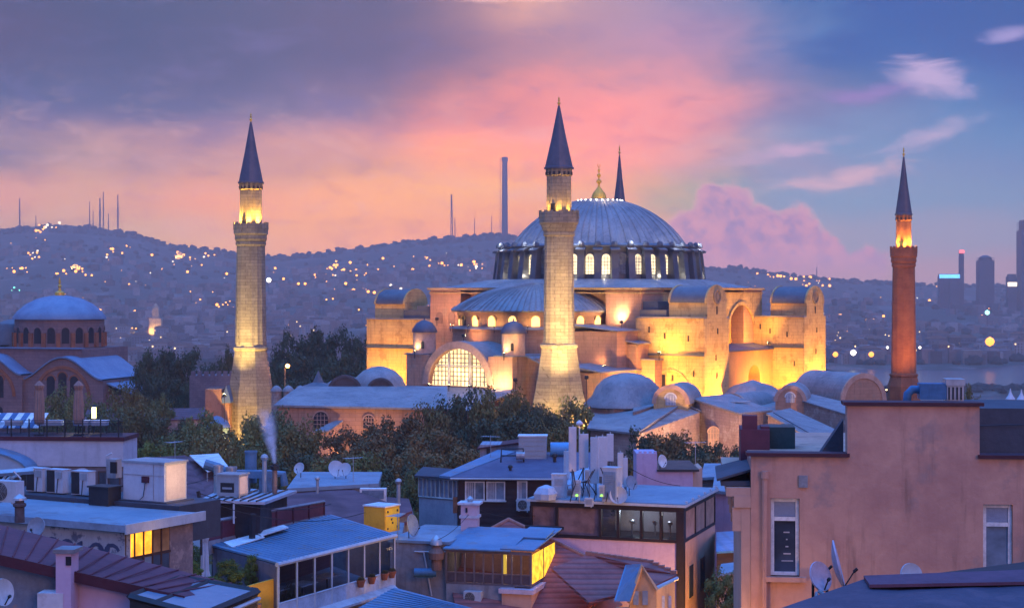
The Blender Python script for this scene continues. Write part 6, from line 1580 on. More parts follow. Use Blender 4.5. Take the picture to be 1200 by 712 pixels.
# left-bottom corner: yellow wall, bushes, closed umbrella
t = thing('yellow_wall', 'lamp-lit yellow garden wall under the bushes by the glass terrace', 'wall', P(300,712,76)); MTX[t.name] = Matrix.Translation(t.location)
m = MB(); m.poly([P(270,692,76.5),P(327,676,78.5),P(327,735,78.5),P(270,735,76.5)], (0,.25,0)); m.build('panel', yellow_p, t, world=True)
m = MB(); m.bx(-.1,-.1,-.25,.7,.3,.9,.1); m.build('post_box', maroon_d, t)
spot('wall_lamp', (.1,-1.5,.3), (0,.1,.4), 150, (1.,.60,.14), 100, .2, .6, t)
for px, py, Y, w_, h_, kd, lab in ((232,655,76,.62,1.1,'green','leafy bush below the closed pale umbrella'),(212,645,74,.6,1.0,'green','dark bush beside the lamp-lit side window'),(270,672,78,.7,1.3,'bright','bright green bush left of the yellow wall'),(296,668,80,.62,1.4,'bright','upright bright green bush above the yellow wall'),(250,688,74,.6,.9,'bright','low bright bush at the foot of the dark wall'),(316,668,80,.5,1.0,'green','small green bush against the dark terrace wall'),(226,668,72,.5,.8,'bright','small bright bush near the skylight corner')):
    a = P(px,py,Y); plant((a.x,a.y,a.z-h_*.5), w_, h_, kd, lab, 'bushes by the glass terrace')
a = P(240,676,74.5); t = thing('closed_umbrella', 'closed pale blue umbrella standing before the rough stone wall', 'umbrella', (a.x,a.y,a.z)); hh = P(240,622,74.5).z-a.z
m = MB(); m.tube([(0,0,-.8),(0,0,hh)], .03, 6); m.build('pole', wood_d, t); m = MB(); m.lathe([(.26,.05),(.2,.3),(.17,hh*.5),(.13,hh*.75),(.2,hh*.85),(.05,hh-.02)], n=16, fl=lambda k: 1. if k % 2 else .72); m.build('canopy', canvas_b, t)
t = thing('yard_level', 'low dark yard level between the lit window house and the glass terrace', 'yard', origin_of([P(210,700,72),P(330,700,80)], 18))
a = P(200,700,70); m = MB(); m.drop([Vector((-15.5,66,23.6)),Vector((-10.9,70,23.6)),Vector((-11.2,77.5,23.6)),Vector((-14.6,84,23.6)),Vector((-17.,84,23.6))], 18); m.build('slab', felt_d, t, world=True)
m = MB(); m.tube([P(236,650,73),P(235,582,73)], .05, 6); m.tube([P(235,592,73),P(232,575,73)], .09, 5); m.build('tall_pole', black_m, t, world=True)
a = P(225,605,76); ac_unit((a.x,a.y,a.z-.4), R(-20), 'air conditioner in shade under the boarded roof', 1.2)
# ---------------------------------------------------------------- roofs between the glass terrace and the trees
t, wl = shed('flat_roof_house', 'grey flat-roofed house with a blue roof edge below the trees at centre left', 'house', [P(338,576,116),P(441,570,120),P(446,557,132),P(352,557,130)], 14, grey_r, felt_b, .3, .25)
for px, py, Y, r, yw, lab in ((352,556,122,.42,-30,'leftmost dish on the blue flat roof, behind the chimneys'),(393,558,124,.62,30,'larger of the two dishes close together on the blue flat roof'),(405,558,124,.5,-20,'smaller of the two dishes close together on the blue flat roof')):
    a = P(px,py,Y); dish((a.x,a.y,a.z-.2), yw, r, lab, 22, steel_w, .5)
t, wl = shed('tiled_roof_house', 'house with a low purple tile roof right of the smoking chimney', 'house', [P(322,606,103),P(420,622,100),P(478,602,108),P(404,574,120),P(342,578,118)], 14, grey_r, tile, .3, .2)
m = MB(); m.tube([P(404,573,120),P(420,620,100.5)], .14, 6); m.build('ridge', tile, t, world=True)
t, wl = shed('tiled_roof_house', 'small house with a purple roof behind the yellow box', 'house', [P(424,618,106),P(486,614,108),P(478,588,120),P(430,584,122)], 14, grey_r, tile, .3, .2)
a = P(437,585,117); m = MB(); 
t = thing('roof_hatch', 'little white-framed roof hatch on the purple roof', 'hatch', a); part_box('kerb', t, white, -.9,.9,0,.6,-.4,.75); part_box('pane', t, g_blue, -.75,.75,-.03,-.003,.05,.65)
vent(P(467,592,112), 1.4, .13, 'thin flue with a dark ball cap above the purple roofs', galv, 'ball')
vent(P(372,578,113), .9, .1, 'short thin flue beside the larger purple tile roof', galv, 'cowl')
# ---------------------------------------------------------------- stained house with the lamp-lit glass room
S = Fr(P(622,685,92).x, 92., -16.); zg0 = P(622,685,92).z; zo = 15.; zz = zg0-zo
t = thing('stained_house', 'house with stained grey wall and a glazed roof room glowing yellow at its end', 'house', (S.ox, S.oy, zo), S.r)
xl = S.X(523); xw = S.X(455); yr = S.Y(650, 0.)
hg = S.Z(650,0,0)-zg0
m = MB(); m.box(xw, xl, .3, 6.5, 0, zz+1.95); m.box(xl+.003, -.9, -.02, 5, 0, zz-.14); m.build('grey_wall', grey_r, t)
m = MB(); m.box(S.X(590)+.0, .12, -.32, yr+.3, 0, zz-.45); m.build('bay_wall', peach, t)
m = MB(); m.box(S.X(590)-.15, .25, -.45, yr+.45, zz-.445, zz-.2)
m.build('bay_cornice', mat('pale_lilac_trim', (.6,.48,.55), None, 1.), t)
m = MB(); m.box(xw-.1, xl+.1, .2, 6.6, zz+1.953, zz+2.1); m.build('flat_roof', felt_b, t)
# glass room: frame, panes, roof
m = MB(); m.box(xl, 0, -.02, yr, zz-.13, zz-.02); m.box(xl, 0.03, -.05, .05, zz+hg-.02, zz+hg+.14)
nb = 9
for i in range(nb+1):
    x = xl+(0-xl)*i/nb; m.box(x-.045, x+.045, -.04, .05, zz-.02, zz+hg)
m.box(xl, 0, -.03, .03, zz+.48, zz+.54)
for yy in (.03, yr*.5, yr): m.box(-.06, .05, yy-.04, yy+.04, zz-.02, zz+hg+.0)
gr = m.build('glass_room', mat('room_frame', (.16,.13,.14), None, 1., .5), t)
for i in range(nb):
    x0, x1 = xl+(0-xl)*i/nb+.05, xl+(0-xl)*(i+1)/nb-.05
    m = MB(); m.box(x0, x1, 0, .012, zz+.55, zz+hg-.03); m.build('pane', clear('room_glass', (.03,.025,.03), .3), gr)
    m = MB(); m.box(x0, x1, .0, .02, zz, zz+.47); m.build('low_panel', mat('dim_panel', (.10,.07,.08), None, 2., .5), gr)
m = MB(); m.box(xl+.1, -.15, 2.4, 2.5, zz, zz+hg); m.build('room_back_wall', mat('rosy_wall', (.35,.2,.2), None, .8), gr)
for i, (y0, y1) in enumerate(((.08, yr*.5-.05), (yr*.5+.05, yr-.05))):
    m = MB(); m.box(.0, .02, y0, y1, zz+.02, zz+hg-.02); m.build('lit_pane', emit('pane_street_glow', (1.,.50,.03), 1.15, .5, 2.6), gr)  # street-lamp light on the end panes put in as emission
x0, x1 = xl+(0-xl)*.66, xl+(0-xl)*.69
m = MB(); m.box(x0, x1+.1, .06, .12, zz, zz+hg); m.build('lit_pillar', emit('lit_pillar_glow', (1.,.58,.06), 1.2), gr)  # light falling on the pillar put in as its own emission
point('room_lamp', (-1.0,1.0,zz+hg-.35), 30, (1.,.55,.25), .15, t); point('room_lamp', (xl+1.3,1.2,zz+hg-.35), 22, (1.,.6,.4), .15, t)
m = MB(); m.poly([(xl-.1,-.25,zz+hg+.15),(-1.1,-.25,zz+hg+.15),(-1.1,2.6,zz+hg+.55),(xl-.1,2.6,zz+hg+.55)], (0,0,.07)); m.poly([(-1.7,-.1,zz+hg+.24),(.2,-.1,zz+hg+.22),(.2,yr+.9,zz+hg+.6),(-1.7,yr+.9,zz+hg+.62)], (0,0,.07))
m.poly([(xl-.1,2.61,zz+hg+.5),(.15,2.61,zz+hg+.5),(.15,4.6,zz+hg+.7),(xl-.1,4.6,zz+hg+.7)], (0,0,.07))
rr = m.build('room_roof', sheet_b, t)
m = MB(); m.box(-2.0,.3,yr+.9,yr+.98,zz+hg+.55,zz+hg+.75); m.build('roof_edge', black_m, rr)
m = MB(); m.tube([(xw+1.5,.22,zz+1.5),(xw+2.0,.22,zz+1.45),(xw+2.45,.22,zz-.9)], .05, 6); m.tube([(xw+1.45,.2,zz+1.5),(xl-.1,.2,zz+1.56)], .04, 5); m.build('drainpipe', steel_w, t)
a = S.w(S.X(556), -.42, S.Z(708,S.X(556),-.4)); ac_unit(a, S.r, 'air conditioner on the wall under the glazed roof room', 1.15)
a = S.w(S.X(512), -.1, zg0+.6); t = thing('cowl_vent', 'rusty chimney cowl with a domed top beside the glazed roof room', 'chimney', a)
m = MB(); m.lathe([(.28,0),(.28,.55),(.42,.6),(.46,.95),(.25,1.2),(.2,1.3)], n=16); m.build('pot', mat('rusty_clay', (.22,.13,.10), (.13,.08,.07), 2.), t); m = MB(); m.lathe([(.2,1.3),(.34,1.38),(.3,1.6),(.12,1.85),(.02,1.9)], n=16); m.build('cap', galv, t, smooth=True)
a = S.w(S.X(500), -.25, zg0+.15); m = MB(); m.tube([(-.6,0,.3),(.6,0,.3)], .24, 12); m.bx(0,.1,.06,.9,.3,.1); solo(m, 'water_heater', MATS['blue_painted_metal'], 'small blue horizontal tank on the stained wall left of the cowl', 'tank', smooth=True, loc=(0,0,0)).location = a
a = P(480,636,95); dish((a.x,a.y,zg0+2.05), 65, .62, 'grey dish seen edge-on beside the yellow box', 12, mat('grey_dish', (.25,.28,.33)), .5)
a = P(447,622,95.5); t = thing('yellow_plant_box', 'bright yellow plant box on the roof behind the blue ribbed roof', 'plant box', (a.x,a.y,a.z), R(-32))
m = MB(); m.box(-.85,.6,-.5,.9,0,1.4); m.build('casing', yellow_p, t); m = MB(); m.box(-.9,.65,-.55,.95,1.403,1.48); m.build('lid', white, t)
m = MB(); m.box(.603,.62,-.4,.8,.1,1.3); pn = m.build('lamplit_side', mat('lamplit_yellow_side', (.82,.50,.03), (.7,.4,.03), 1.5, .6), t)  # brighter yellow: the street lamp's light put into this side's colour
m = MB()
for yy, z in ((-.25,1.15),(.65,1.15),(-.25,.2),(.65,.25),(.1,.7),(.2,.5)): m.bx(.63,yy,z,.02,.12,.12)
m.build('knobs', black_m, pn)
spot('box_lamp', (3.2,-1.2,.9), (.6,.2,.7), 130, (1.,.62,.12), 70, .2, .6, t)
m = MB(); m.drop([P(405,628,98),P(470,632,97),P(474,612,104),P(415,606,104)], 18)
solo(m, 'roof_platform', concrete, 'flat concrete roof carrying the yellow plant box', 'roof')
# lower blue ribbed roof in front
t = thing('lower_blue_roof', 'blue ribbed roof at the bottom edge in front of the stained wall', 'roof', origin_of([P(350,735,72),P(560,735,74)], 20))
a, b, c, d = P(372,742,72), P(585,742,72), P(560,716,77.5), P(462,690,85)
m = MB(); m.drop([a,b,c,d], 20); m.build('wall', grey_r, t, world=True)
m = MB(); m.poly([q+Vector((0,0,.02)) for q in (a,b,c,d)], (0,0,.08)); m.build('roof', sheet_b, t, world=True)
m = MB()
for k in range(1, 20):
    p, q = a.lerp(d,k/20), b.lerp(c,k/20); m.tube([p+Vector((0,0,.11)), q+Vector((0,0,.11))], .03, 4)
m.build('ribs', sheet_b, t, world=True)
# lilac chimney
a = P(551,640,98); t = thing('lilac_chimney', 'tall pale lilac chimney with a flat cap left of the red roof peak', 'chimney', (a.x,a.y,a.z-3)); hh = P(551,590,98).z-a.z+3
m = MB(); m.bx(0,0,hh/2,.95,.8,hh,-.15); m.build('stack', mat('chimney_lilac', (.58,.45,.52), (.48,.37,.43), .8, .85, streak=.3), t)
m = MB(); m.bx(0,0,hh-.7,1.12,.95,.14,-.15); m.bx(0,0,hh+.06,1.3,1.15,.12,-.15); m.build('cap', off_white, t); m = MB(); m.bx(-.2,-.42,hh-.3,.1,.1,.26,-.15); m.build('flue_opening', dark, t)
m = MB(); m.lathe([(.14,hh+.12),(.2,hh+.3),(.05,hh+.45)], n=10); m.build('pot', galv, t)
# ---------------------------------------------------------------- dark house with white windows
D_ = Fr(P(537,560,118).x, 118., -3.); zo = 14.; ze = P(537,560,118).z; zz = ze-zo
t = thing('dark_clad_house', 'dark-clad house with white windows, hipped roof and rooftop sheds at centre', 'house', (D_.ox, D_.oy, zo), D_.r)
xr = D_.X(690)
m = MB(); m.box(0, xr, 0, 9, 0, zz-.05); m.build('wall', dark_w, t)
window_part(t, D_.X(545), D_.X(568), zz-1.5, zz-.2, -.01, white, g_blue, (2,0), True, None, .08, True)
window_part(t, D_.X(570), D_.X(592), zz-1.5, zz-.2, -.01, white, g_blue, (2,0), True, None, .08, True)
window_part(t, D_.X(606), D_.X(618), zz-1.45, zz-.15, -.01, white, g_blue, (1,0), True, None, .09, True)
part_box('shutter', t, mat('timber_brown', (.22,.10,.06), None, 1.), D_.X(531), D_.X(536), -.1, .3, zz-2.4, zz-1.3)
m = MB(); m.poly([(-.5,-.45,zz-.02),(xr+.2,-.45,zz-.02),(xr+.2,7.5,zz+1.0),(3.6,7.5,zz+1.0)], (0,0,.14)); m.build('front_roof', mat('slate_sheet', (.10,.10,.16), (.07,.07,.12), .6, .6, bump=.2), t)
m = MB(); m.poly([(-.52,-.45,zz+.0),(3.58,7.5,zz+1.02),(2.2,9.,zz+1.0),(-1.4,.8,zz-.05)], (0,0,.16)); m.build('hip_roof', sheet_b, t)
m = MB(); m.tube([(-.5,-.5,zz+.02),(xr+.2,-.5,zz+.02)], .07, 6); m.build('gutter', steel_w, t)
wl_ = [D_.loc(P(491,570,123)), D_.loc(P(536,566,118.3))]
m = MB(); p, q = wl_; m.poly([(p[0],p[1],0),(q[0]-.0,q[1],0),(q[0],q[1],zz-1.5),(p[0],p[1],zz-2.2+.35)], (.2,3.4,0)); wg = m.build('left_wing', mat('pale_blue_wing', (.34,.40,.46), (.24,.29,.35), .6, .8, streak=.5), t)
m = MB(); n = 9
for k in range(n+1):
    s_ = k/n; x, y = p[0]+(q[0]-p[0])*s_, p[1]+(q[1]-p[1])*s_; zb_ = zz-1.85+.35*s_; m.tube([(x,y-.05,zb_),(x,y-.05,zb_+1.35)], .06, 4)
for dz_ in (0., 1.35): m.tube([(p[0],p[1]-.05,zz-1.85+dz_),(q[0],q[1]-.05,zz-1.5+dz_)], .07, 4)
gf = m.build('veranda_frame', mat('pale_green_frame', (.45,.55,.55), None, 1.), wg)
m = MB(); m.poly([(p[0],p[1],zz-1.8),(q[0],q[1],zz-1.45),(q[0],q[1],zz-.15),(p[0],p[1],zz-.5)], (.02,.05,0)); m.build('glazing', g_blue, gf)
m = MB(); m.poly([(p[0]-.3,p[1]-.4,zz-.42),(q[0]+.1,q[1]-.4,zz-.08),(q[0]+.3,q[1]+3.4,zz+.1),(p[0]-.1,p[1]+3.6,zz-.2)], (0,0,.12)); m.build('wing_roof', felt_d, wg)
for k in range(3): part_box('wing_window', wg, glass('wing_dark', (.05,.06,.08)), p[0]+.4+k*.55, p[0]+.7+k*.55, p[1]-.6, p[1]-.25, 5, 5.01) if False else None
# rooftop sheds and tanks
a = D_.loc(P(563,538,128)); b = D_.loc(P(612,516,128))
m = MB(); m.box(a[0], b[0], 9.5, 12.5, zz-.5, b[2]-zo-.25); sh = m.build('roof_shed', mat('grey_boards', (.32,.33,.38), (.24,.25,.3), .9, .8, wave=('X',.3,.5)), t)
m = MB(); m.poly([(a[0]-.2,9.3,b[2]-zo-.6),(b[0]+.1,9.3,b[2]-zo-.1),(b[0]+.1,12.7,b[2]-zo-.1),(a[0]-.2,12.7,b[2]-zo-.6)], (0,0,.1)); m.build('shed_roof', maroon_d, sh)
part_box('hatch', sh, black_m, a[0]+.5, a[0]+.8, 9.42, 9.49, zz+.6, zz+1.2)
a = P(624,537,123); t2 = thing('roof_tank', 'large grey square tank with a pale rim on the dark house roof', 'tank', (a.x,a.y,a.z-.1), R(-3)); h_ = P(624,510,123).z-a.z
m = MB(); m.box(-1.0,1.0,0,1.4,0,h_); m.build('casing', mat('tank_grey', (.30,.33,.36), (.24,.27,.3), .9, .6), t2); m = MB(); m.box(-1.06,1.06,-.06,1.46,h_+.003,h_+.09); m.build('rim', white, t2)
m = MB(); 
for k in range(4): m.box(-.9,.9,-.015,-.003,.3+k*.35,.32+k*.35)
m.build('ribs', galv, t2)
a = P(657,534,124); m = MB(); m.tube([(-.75,0,.5),(-.7,0,.5),(.7,0,.5),(.75,0,.5)], .5, 18); m.box(-.5,-.35,-.3,.3,-.2,.2); m.box(.35,.5,-.3,.3,-.2,.2)
solo(m, 'water_tank', mat('bright_blue_plastic', (.10,.32,.55), (.08,.27,.48), 1., .45), 'bright blue horizontal water tank beside the square grey tank', 'tank', smooth=True, loc=(0,0,0)).location = a
a = P(600,540,122); t2 = thing('solar_heater_frame', 'black pipe frame with a pale drum in front of the roof shed', 'water heater', (a.x,a.y,a.z-.1))
m = MB(); m.tube([(-.8,0,0),(-.75,0,1.0),(.8,0,1.0),(.85,0,0)], .06, 5); m.tube([(-.8,0,.5),(.85,0,.5)], .05, 5); m.build('frame', black_m, t2); m = MB(); m.tube([(.3,.1,.5),(.9,.1,.5)], .3, 12); m.build('drum', galv, t2)
vent(P(598,556,119.5), .45, .1, 'little roof vent on the dark hipped roof', black_m, 'cowl')
vent(P(650,544,122), .5, .12, 'little dark roof vent right of the square grey tank', black_m, 'cowl')
a = P(615,599,117.2); ac_unit((a.x,a.y,a.z), D_.r, 'air conditioner on the dark cladding below the single white window', 1.35)
plant(P(634,598,112)+Vector((0,0,.1)), .5, 1.0, 'bright', 'small lamp-lit yellowish bush on the terrace by the antennas')
a = P(634,600,110); point('terrace_lamp_light', (a.x-.3, a.y-.9, a.z+1.0), 45, (1.,.75,.2), .2)
# ---------------------------------------------------------------- dark-topped building with a band of windows
G = Fr(P(801,592,100).x, 100., -19.); zt = P(801,592,100).z; zo = 13.; zz = zt-zo
t = thing('window_band_building', 'building with dark top storey of wide windows above a lilac wall, antennas on its roof', 'building', (G.ox, G.oy, zo), G.r)
xw = G.X(622); yr = G.Y(838, 0.)
zg1, zg2 = G.Z(634)-zo, G.Z(600)-zo
m = MB(); m.box(xw, -.45, .02, yr, 0, zg1-.12); m.build('lilac_wall', lilac, t)
m = MB(); m.box(-.42, .0, .03, yr, 0, zg1-.0); m.build('peach_flank', peach, t)
m = MB(); m.box(xw-.02, .03, -.06, yr+.05, zg2, zz-.03); m.box(-.42,.04,-.08,.3,0,zg2); m.box(xw,.02,-.04,yr,zg1-.115,zg1+.06)
cols = [622,652,703,724,751,774,796]
for px in cols:
    x = G.X(px) if px != 622 else xw; m.box(x-.06, x+.09, -.05, .3, zg1+.062, zg2-.003)
for k in range(4): yy = .4+(yr-.5)*k/3; m.box(-.1,.035,yy-.08,yy+.08,zg1+.062,zg2-.003)
db = m.build('dark_storey', mat('black_brown_frame', (.022,.016,.022), None, 1., .5), t)
for i, (pa, pb) in enumerate(zip(cols, cols[1:])):
    x0, x1 = G.X(pa)+.10, G.X(pb)-.07
    m = MB(); m.box(x0, x1, .1, .13, zg1+.07, zg2-.01); m.build('window_pane', (glass('band_dim', (.10,.07,.075), .1, .4) if i < 2 else clear('band_glass', (.03,.03,.04), .3)), db)
for k in range(3):
    y0 = .4+(yr-.5)*k/3+.09; y1 = .4+(yr-.5)*(k+1)/3-.09
    m = MB(); m.box(-.06,-.03,y0,y1,zg1+.07,zg2-.01); m.build('flank_pane', mat('peach_blind', (.42,.25,.18), None, 1., .4), db)
m = MB(); m.box(G.X(705), -.5, 3.0, 3.1, zg1, zg2); m.build('inner_wall', mat('rosy_grey_wall', (.28,.24,.27), None, .6), db)
m = MB(); m.box(xw, -.1, .3, 3, zg1-.1, zg1-.02); m.build('inner_floor', wood_d, db)
point('inner_lamp', (G.X(735),1.6,zg2-.3), 90, (.8,.9,1.), .15, t); point('inner_lamp', (G.X(775),1.6,zg2-.3), 60, (.9,.9,1.), .15, t)
for px in (692, 735, 762, 780):
    m = MB(); x = G.X(px); m.lathe([(.05,zg1+.1),(.05,zg1+.75),(.16,zg1+.8),(.16,zg1+.95),(.03,zg1+1.0)], (x,1.1), 10); m.build('bar_stool', galv, db)
m = MB(); m.box(xw-.15, .15, -.2, yr+.2, zz-.025, zz+.09); m.build('flat_roof', felt_b, t)
m = MB(); m.box(xw-.17,.17,-.24,-.205,zz-.1,zz+.05); m.box(.152,.19,-.22,yr+.22,zz-.1,zz+.05)
for k in range(6): m.bx(.1, .3+k*(yr-.4)/5, zz+.16, .12, .16, .14)
m.build('roof_edge', steel_w, t)
# flank windows on the street side
for k, (y0, y1) in enumerate(((1.2,2.5),(4.2,5.6))):
    for z0 in (zg1-3.7, zg1-7.2):
        m = MB(MS); m.box(y0,y1,-.02,.05,z0,z0+2.2); ww = m.build('flank_window', mat('peach_trim', (.6,.36,.25), None, 1.), t)
        m = MB(MS); m.box(y0+.2,y1-.2,.01,.06,z0+.2,z0+2.0) if False else m.box(y0+.15,y1-.15,-.06,-.021,z0+.15,z0+2.05); m.build('pane', g_dark, ww)
# ---------------------------------------------------------------- antennas on that roof
AN = 'phone mast antennas on the flat roof'
ant_w = mat('antenna_white', (.62,.58,.58), (.52,.49,.5), 1.5, .55)
for px, pt, pb, Y, w_, lab in ((671,500,552,103,.26,'tall pale antenna panel at the left of the cluster'),(684,508,548,104,.32,'wide pale antenna panel second from the left'),(697,512,566,103,.30,'long pale antenna panel in the middle of the cluster'),(706,511,558,105,.34,'broad pale antenna panel right of the middle'),(715,508,540,107,.24,'short antenna panel at the back right of the cluster'),(727,530,566,102,.20,'thin blue-grey antenna panel right of the big cabinet'),(664,528,560,106,.2,'small antenna panel low at the left end'),(733,536,570,105,.16,'thinnest antenna panel at the right end')):
    a, b = P(px,pb,Y), P(px,pt,Y); zr_ = zt+.05; t2 = thing('panel_antenna', lab, 'antenna', (a.x,a.y,zr_), R(rng.uniform(-35,20)), AN)
    m = MB(); m.tube([(0,.16,0),(0,.16,b.z-zr_+.1)], .045, 8); m.build('pole', galv, t2)
    w_ *= 1.75; m = MB(); m.box(-w_/2,w_/2,-.09,.06,a.z-zr_,b.z-zr_); m.box(-w_*.4,w_*.4,-.12,-.09,a.z-zr_+.03,b.z-zr_-.03); m.build('panel', ant_w if px != 727 else steel_w, t2)
    m = MB(); m.box(-.06,.06,.06,.2,a.z-zr_+.3,a.z-zr_+.42); m.box(-.06,.06,.06,.2,b.z-zr_-.42,b.z-zr_-.3); m.build('clamp', black_m, t2)
    m = MB()
    for k in range(3): m.tube([(-.06+k*.06,0,a.z-zr_),(-.1+k*.1,.05,a.z-zr_-.5),(.0+k*.05,.12,max(.2,a.z-zr_-1.3))], .018, 4)
    m.build('cable', black_m, t2)
for px, py, Y, w_, h_, lab in ((676,572,101.5,.4,1.0,'small pale radio unit with a green light low on the left pole'),(688,556,102,.28,.6,'radio unit behind the second antenna panel'),(705,575,101,.3,.7,'radio unit on the middle pole above the blue box'),(690,588,100.5,.5,.5,'low blue-lit equipment box at the front of the cluster')):
    a = P(px,py,Y); t2 = thing('radio_unit', lab, 'radio unit', (a.x,a.y,a.z-h_*.5), R(-10), 'radio units under the antennas')
    m = MB(); m.box(-w_/2,w_/2,0,.25,0,h_); m.build('casing', steel_w, t2); m = MB()
    for k in range(5): m.box(-w_*.4,w_*.4,-.03,-.002,h_*(.2+k*.14),h_*(.24+k*.14))
    m.build('cooling_fins', galv, t2)
    m = MB(); m.tube([(.1,.3,-max(.1,a.z-h_*.5-zt)),(.1,.3,h_)], .04, 6); m.build('pole', galv, t2)
    if px in (676, 705): m = MB(); m.bx(0,-.04,.1,.12,.03,.1); m.build('status_light', emit('green_led', (.3,1.,.1), 2.), t2)
a = P(714,591,101); cabinet('equipment_cabinet', (a.x,a.y,zt+.08), R(-28), (.95,.8,P(714,548,101).z-zt-.1), 'tall blue-white equipment cabinet beside the antenna panels', 'cabinet', steel_w, mat('cabinet_blue', (.22,.30,.38), None, 1.))
a = P(655,597,103); cabinet('equipment_box', (a.x,a.y,zt+.08), R(-8), (.9,.6,1.4), 'plain pale equipment box left of the antenna poles', 'cabinet', steel_w)
a = P(640,598,102.5); m = MB(); m.lathe([(.75,0),(.8,.35),(.55,.7),(.1,.85)], n=9, fl=lambda k: 1. if k % 2 else .85); solo(m, 'covered_table', canvas_b, 'covered garden table under a pale sheet left of the antennas', 'table', loc=(0,0,0)).location = (a.x,a.y,zt+.08)
t2 = thing('canvas_awning', 'sloping pale blue awning left of the antenna poles', 'awning', (P(655,560,107).x,107,zt)); MTX[t2.name] = Matrix.Translation(t2.location)
m = MB(); m.poly([P(646,575,104),P(690,562,104),P(690,548,108),P(648,562,108)], (0,0,.07)); m.build('sheet', canvas_b, t2, world=True); m = MB(); m.tube([P(647,575,104),P(647,594,104)], .04, 5); m.tube([P(689,562,104),P(689,594,104)], .04, 5); m.build('posts', galv, t2, world=True)
a = P(725,591,101); dish((a.x,a.y,zt+.1), -12, .52, 'blue-grey dish standing right of the tall equipment cabinet', 8, steel_w, .2)
a = P(738,588,104); dish((a.x,a.y,zt+.1), 40, .45, 'dark dish partly behind the antennas at their right', 20, mat('grey_dish', (.25,.28,.33)), .6)
m = MB(); 
for k in range(9):
    x, y = P(668+k*7,580,101+k % 3).x, 101+k % 3; m.tube([(x,y,zt+.1),(x+.1,y,zt+.5),(x+rng.uniform(-.4,.4),y+.2,zt+1.1),(x+rng.uniform(-.3,.3),y+.2,zt+1.9)], .035, 5)
solo(m, 'cable_bundle', black_m, 'bundle of black cables hanging between the antenna poles', 'cables')
a, b = P(700,500,108), P(700,494,108); m = MB(); m.lathe([(.04,0),(.04,P(700,498,108).z-zt),(.2,P(700,498,108).z-zt+.05),(.22,P(700,495,108).z-zt),(.04,P(700,492,108).z-zt)], n=12); solo(m, 'whip_antenna', ant_w, 'antenna with a round drum on top, highest of the cluster', 'antenna', loc=(0,0,0)).location = (P(679,500,108).x,108,zt)
m = MB(); 
for px in (618,640):
    a, b = P(px,600,105), P(px,586,105); m.tube([a,b], .035, 5)
m.tube([P(618,586,105),P(640,586,105)], .035, 5); m.tube([P(618,593,105),P(640,593,105)], .03, 5); solo(m, 'terrace_railing', steel_w, 'short white railing in front of the lit bush', 'railing')
# ---------------------------------------------------------------- pale block behind, and the gap by the pink house
t = thing('pale_lilac_block', 'plain pale lilac block with a chimney-like raised end right of the antennas', 'building', origin_of([P(747,590,112),P(828,590,114)], 14))
zA, zB = P(747,531,112).z, P(790,552,112).z; xA, xM, xB = P(746,590,112).x, P(770,590,112).x, P(812,590,112).x
m = MB(); m.box(xA, xM, 112, 115, 14, zA); m.box(xM-.01, xB, 112.01, 118, 14, zB); m.build('wall', lilac, t, world=True)
m = MB(); m.poly([(xB,112.02,14),(xB+.9,114.5,14),(xB+.9,114.5,zB),(xB,112.02,zB)], (0,3,0)); m.build('lit_flank', peach, t, world=True)
m = MB(); m.box(xM, xB+.4, 111.85, 118, zB+.003, zB+.14); m.build('coping', black_m, t, world=True)
m = MB(); 
for k in range(4): m.bx(xA+.25+k*.33, 112.3, zA+.06, .18, .3, .13)
m.build('crenels', lilac, t, world=True)
a = P(775,550,112); dish((a.x,112.6,zB+.1), 45, .42, 'white dish beside the raised end of the pale lilac block', 10, white, .35)
shed('gap_house', 'low house with a pale sheet roof in the gap left of the pink house', 'house', [P(822,562,128),P(868,560,124),P(872,546,140),P(826,546,142)], 12, mat('shaded_brick', (.14,.10,.10), None, .6), felt_b, .3, .2)
shed('gap_house', 'small lilac house with a sloping grey roof beside the window band building', 'house', [P(836,577,118),P(862,580,116),P(866,566,124),P(838,562,126)], 12, lilac, felt_b, .3, .2)
shed('gap_house', 'low house with a blue glazed roof in the gap between the two big buildings', 'house', [P(840,648,98),P(874,646,98),P(874,624,108),P(840,626,108)], 12, dark_w, mat('blue_glazing', (.10,.30,.48), (.07,.24,.40), .6, .35, wave=('X',.8,.6)), .2, .12)
shed('gap_house', 'orange-lit house with a thin blue roof edge behind the street bush', 'house', [P(842,676,86),P(872,668,86),P(874,660,92),P(846,664,92)], 12, peach, felt_b, .25, .12)
a = P(851,712,80); plant((a.x,a.y,a.z-.9), 1.0, 2.6, 'green', 'leafy green bush at the bottom of the gap beside the pink house', None, 2)
a = P(852,590,121.5); dish((a.x,121.5-6,P(836,577,118).z-1.6), 0, .5, 'faint grey dish against the small lilac house', 15, lilac, .1)
# ---------------------------------------------------------------- red tiled roofs at the bottom centre
def RP(px, py, off=0.): return P(px, py, 100-(py-611)*.078+off)
t = thing('red_roof_house', 'house with a broad red hipped tile roof peaking behind the glazed room', 'house', origin_of([RP(560,640),RP(700,700)], 14)); 
m = MB(); m.poly([RP(520,652),RP(596,611),RP(706,664),RP(720,690),RP(660,740),RP(540,740)], (0,0,.15)); m.build('front_roof', tile_r, t, world=True)
b_ = P(596,611,100); m = MB(); m.poly([b_, RP(706,664), RP(706,664)+Vector((2.5,3.5,-1.9)), b_+Vector((1.5,6,-2.6))], (0,0,.12)); m.build('rear_roof', tile_r, t, world=True)
m = MB(); m.tube([b_+Vector((0,0,.14)), RP(706,664)+Vector((0,0,.14))], .13, 8); m.tube([b_+Vector((0,0,.14)), RP(520,652)+Vector((0,0,.14))], .13, 8); m.build('ridge_tiles', mat('ridge_clay', (.36,.16,.12), None, 2.), t, world=True)
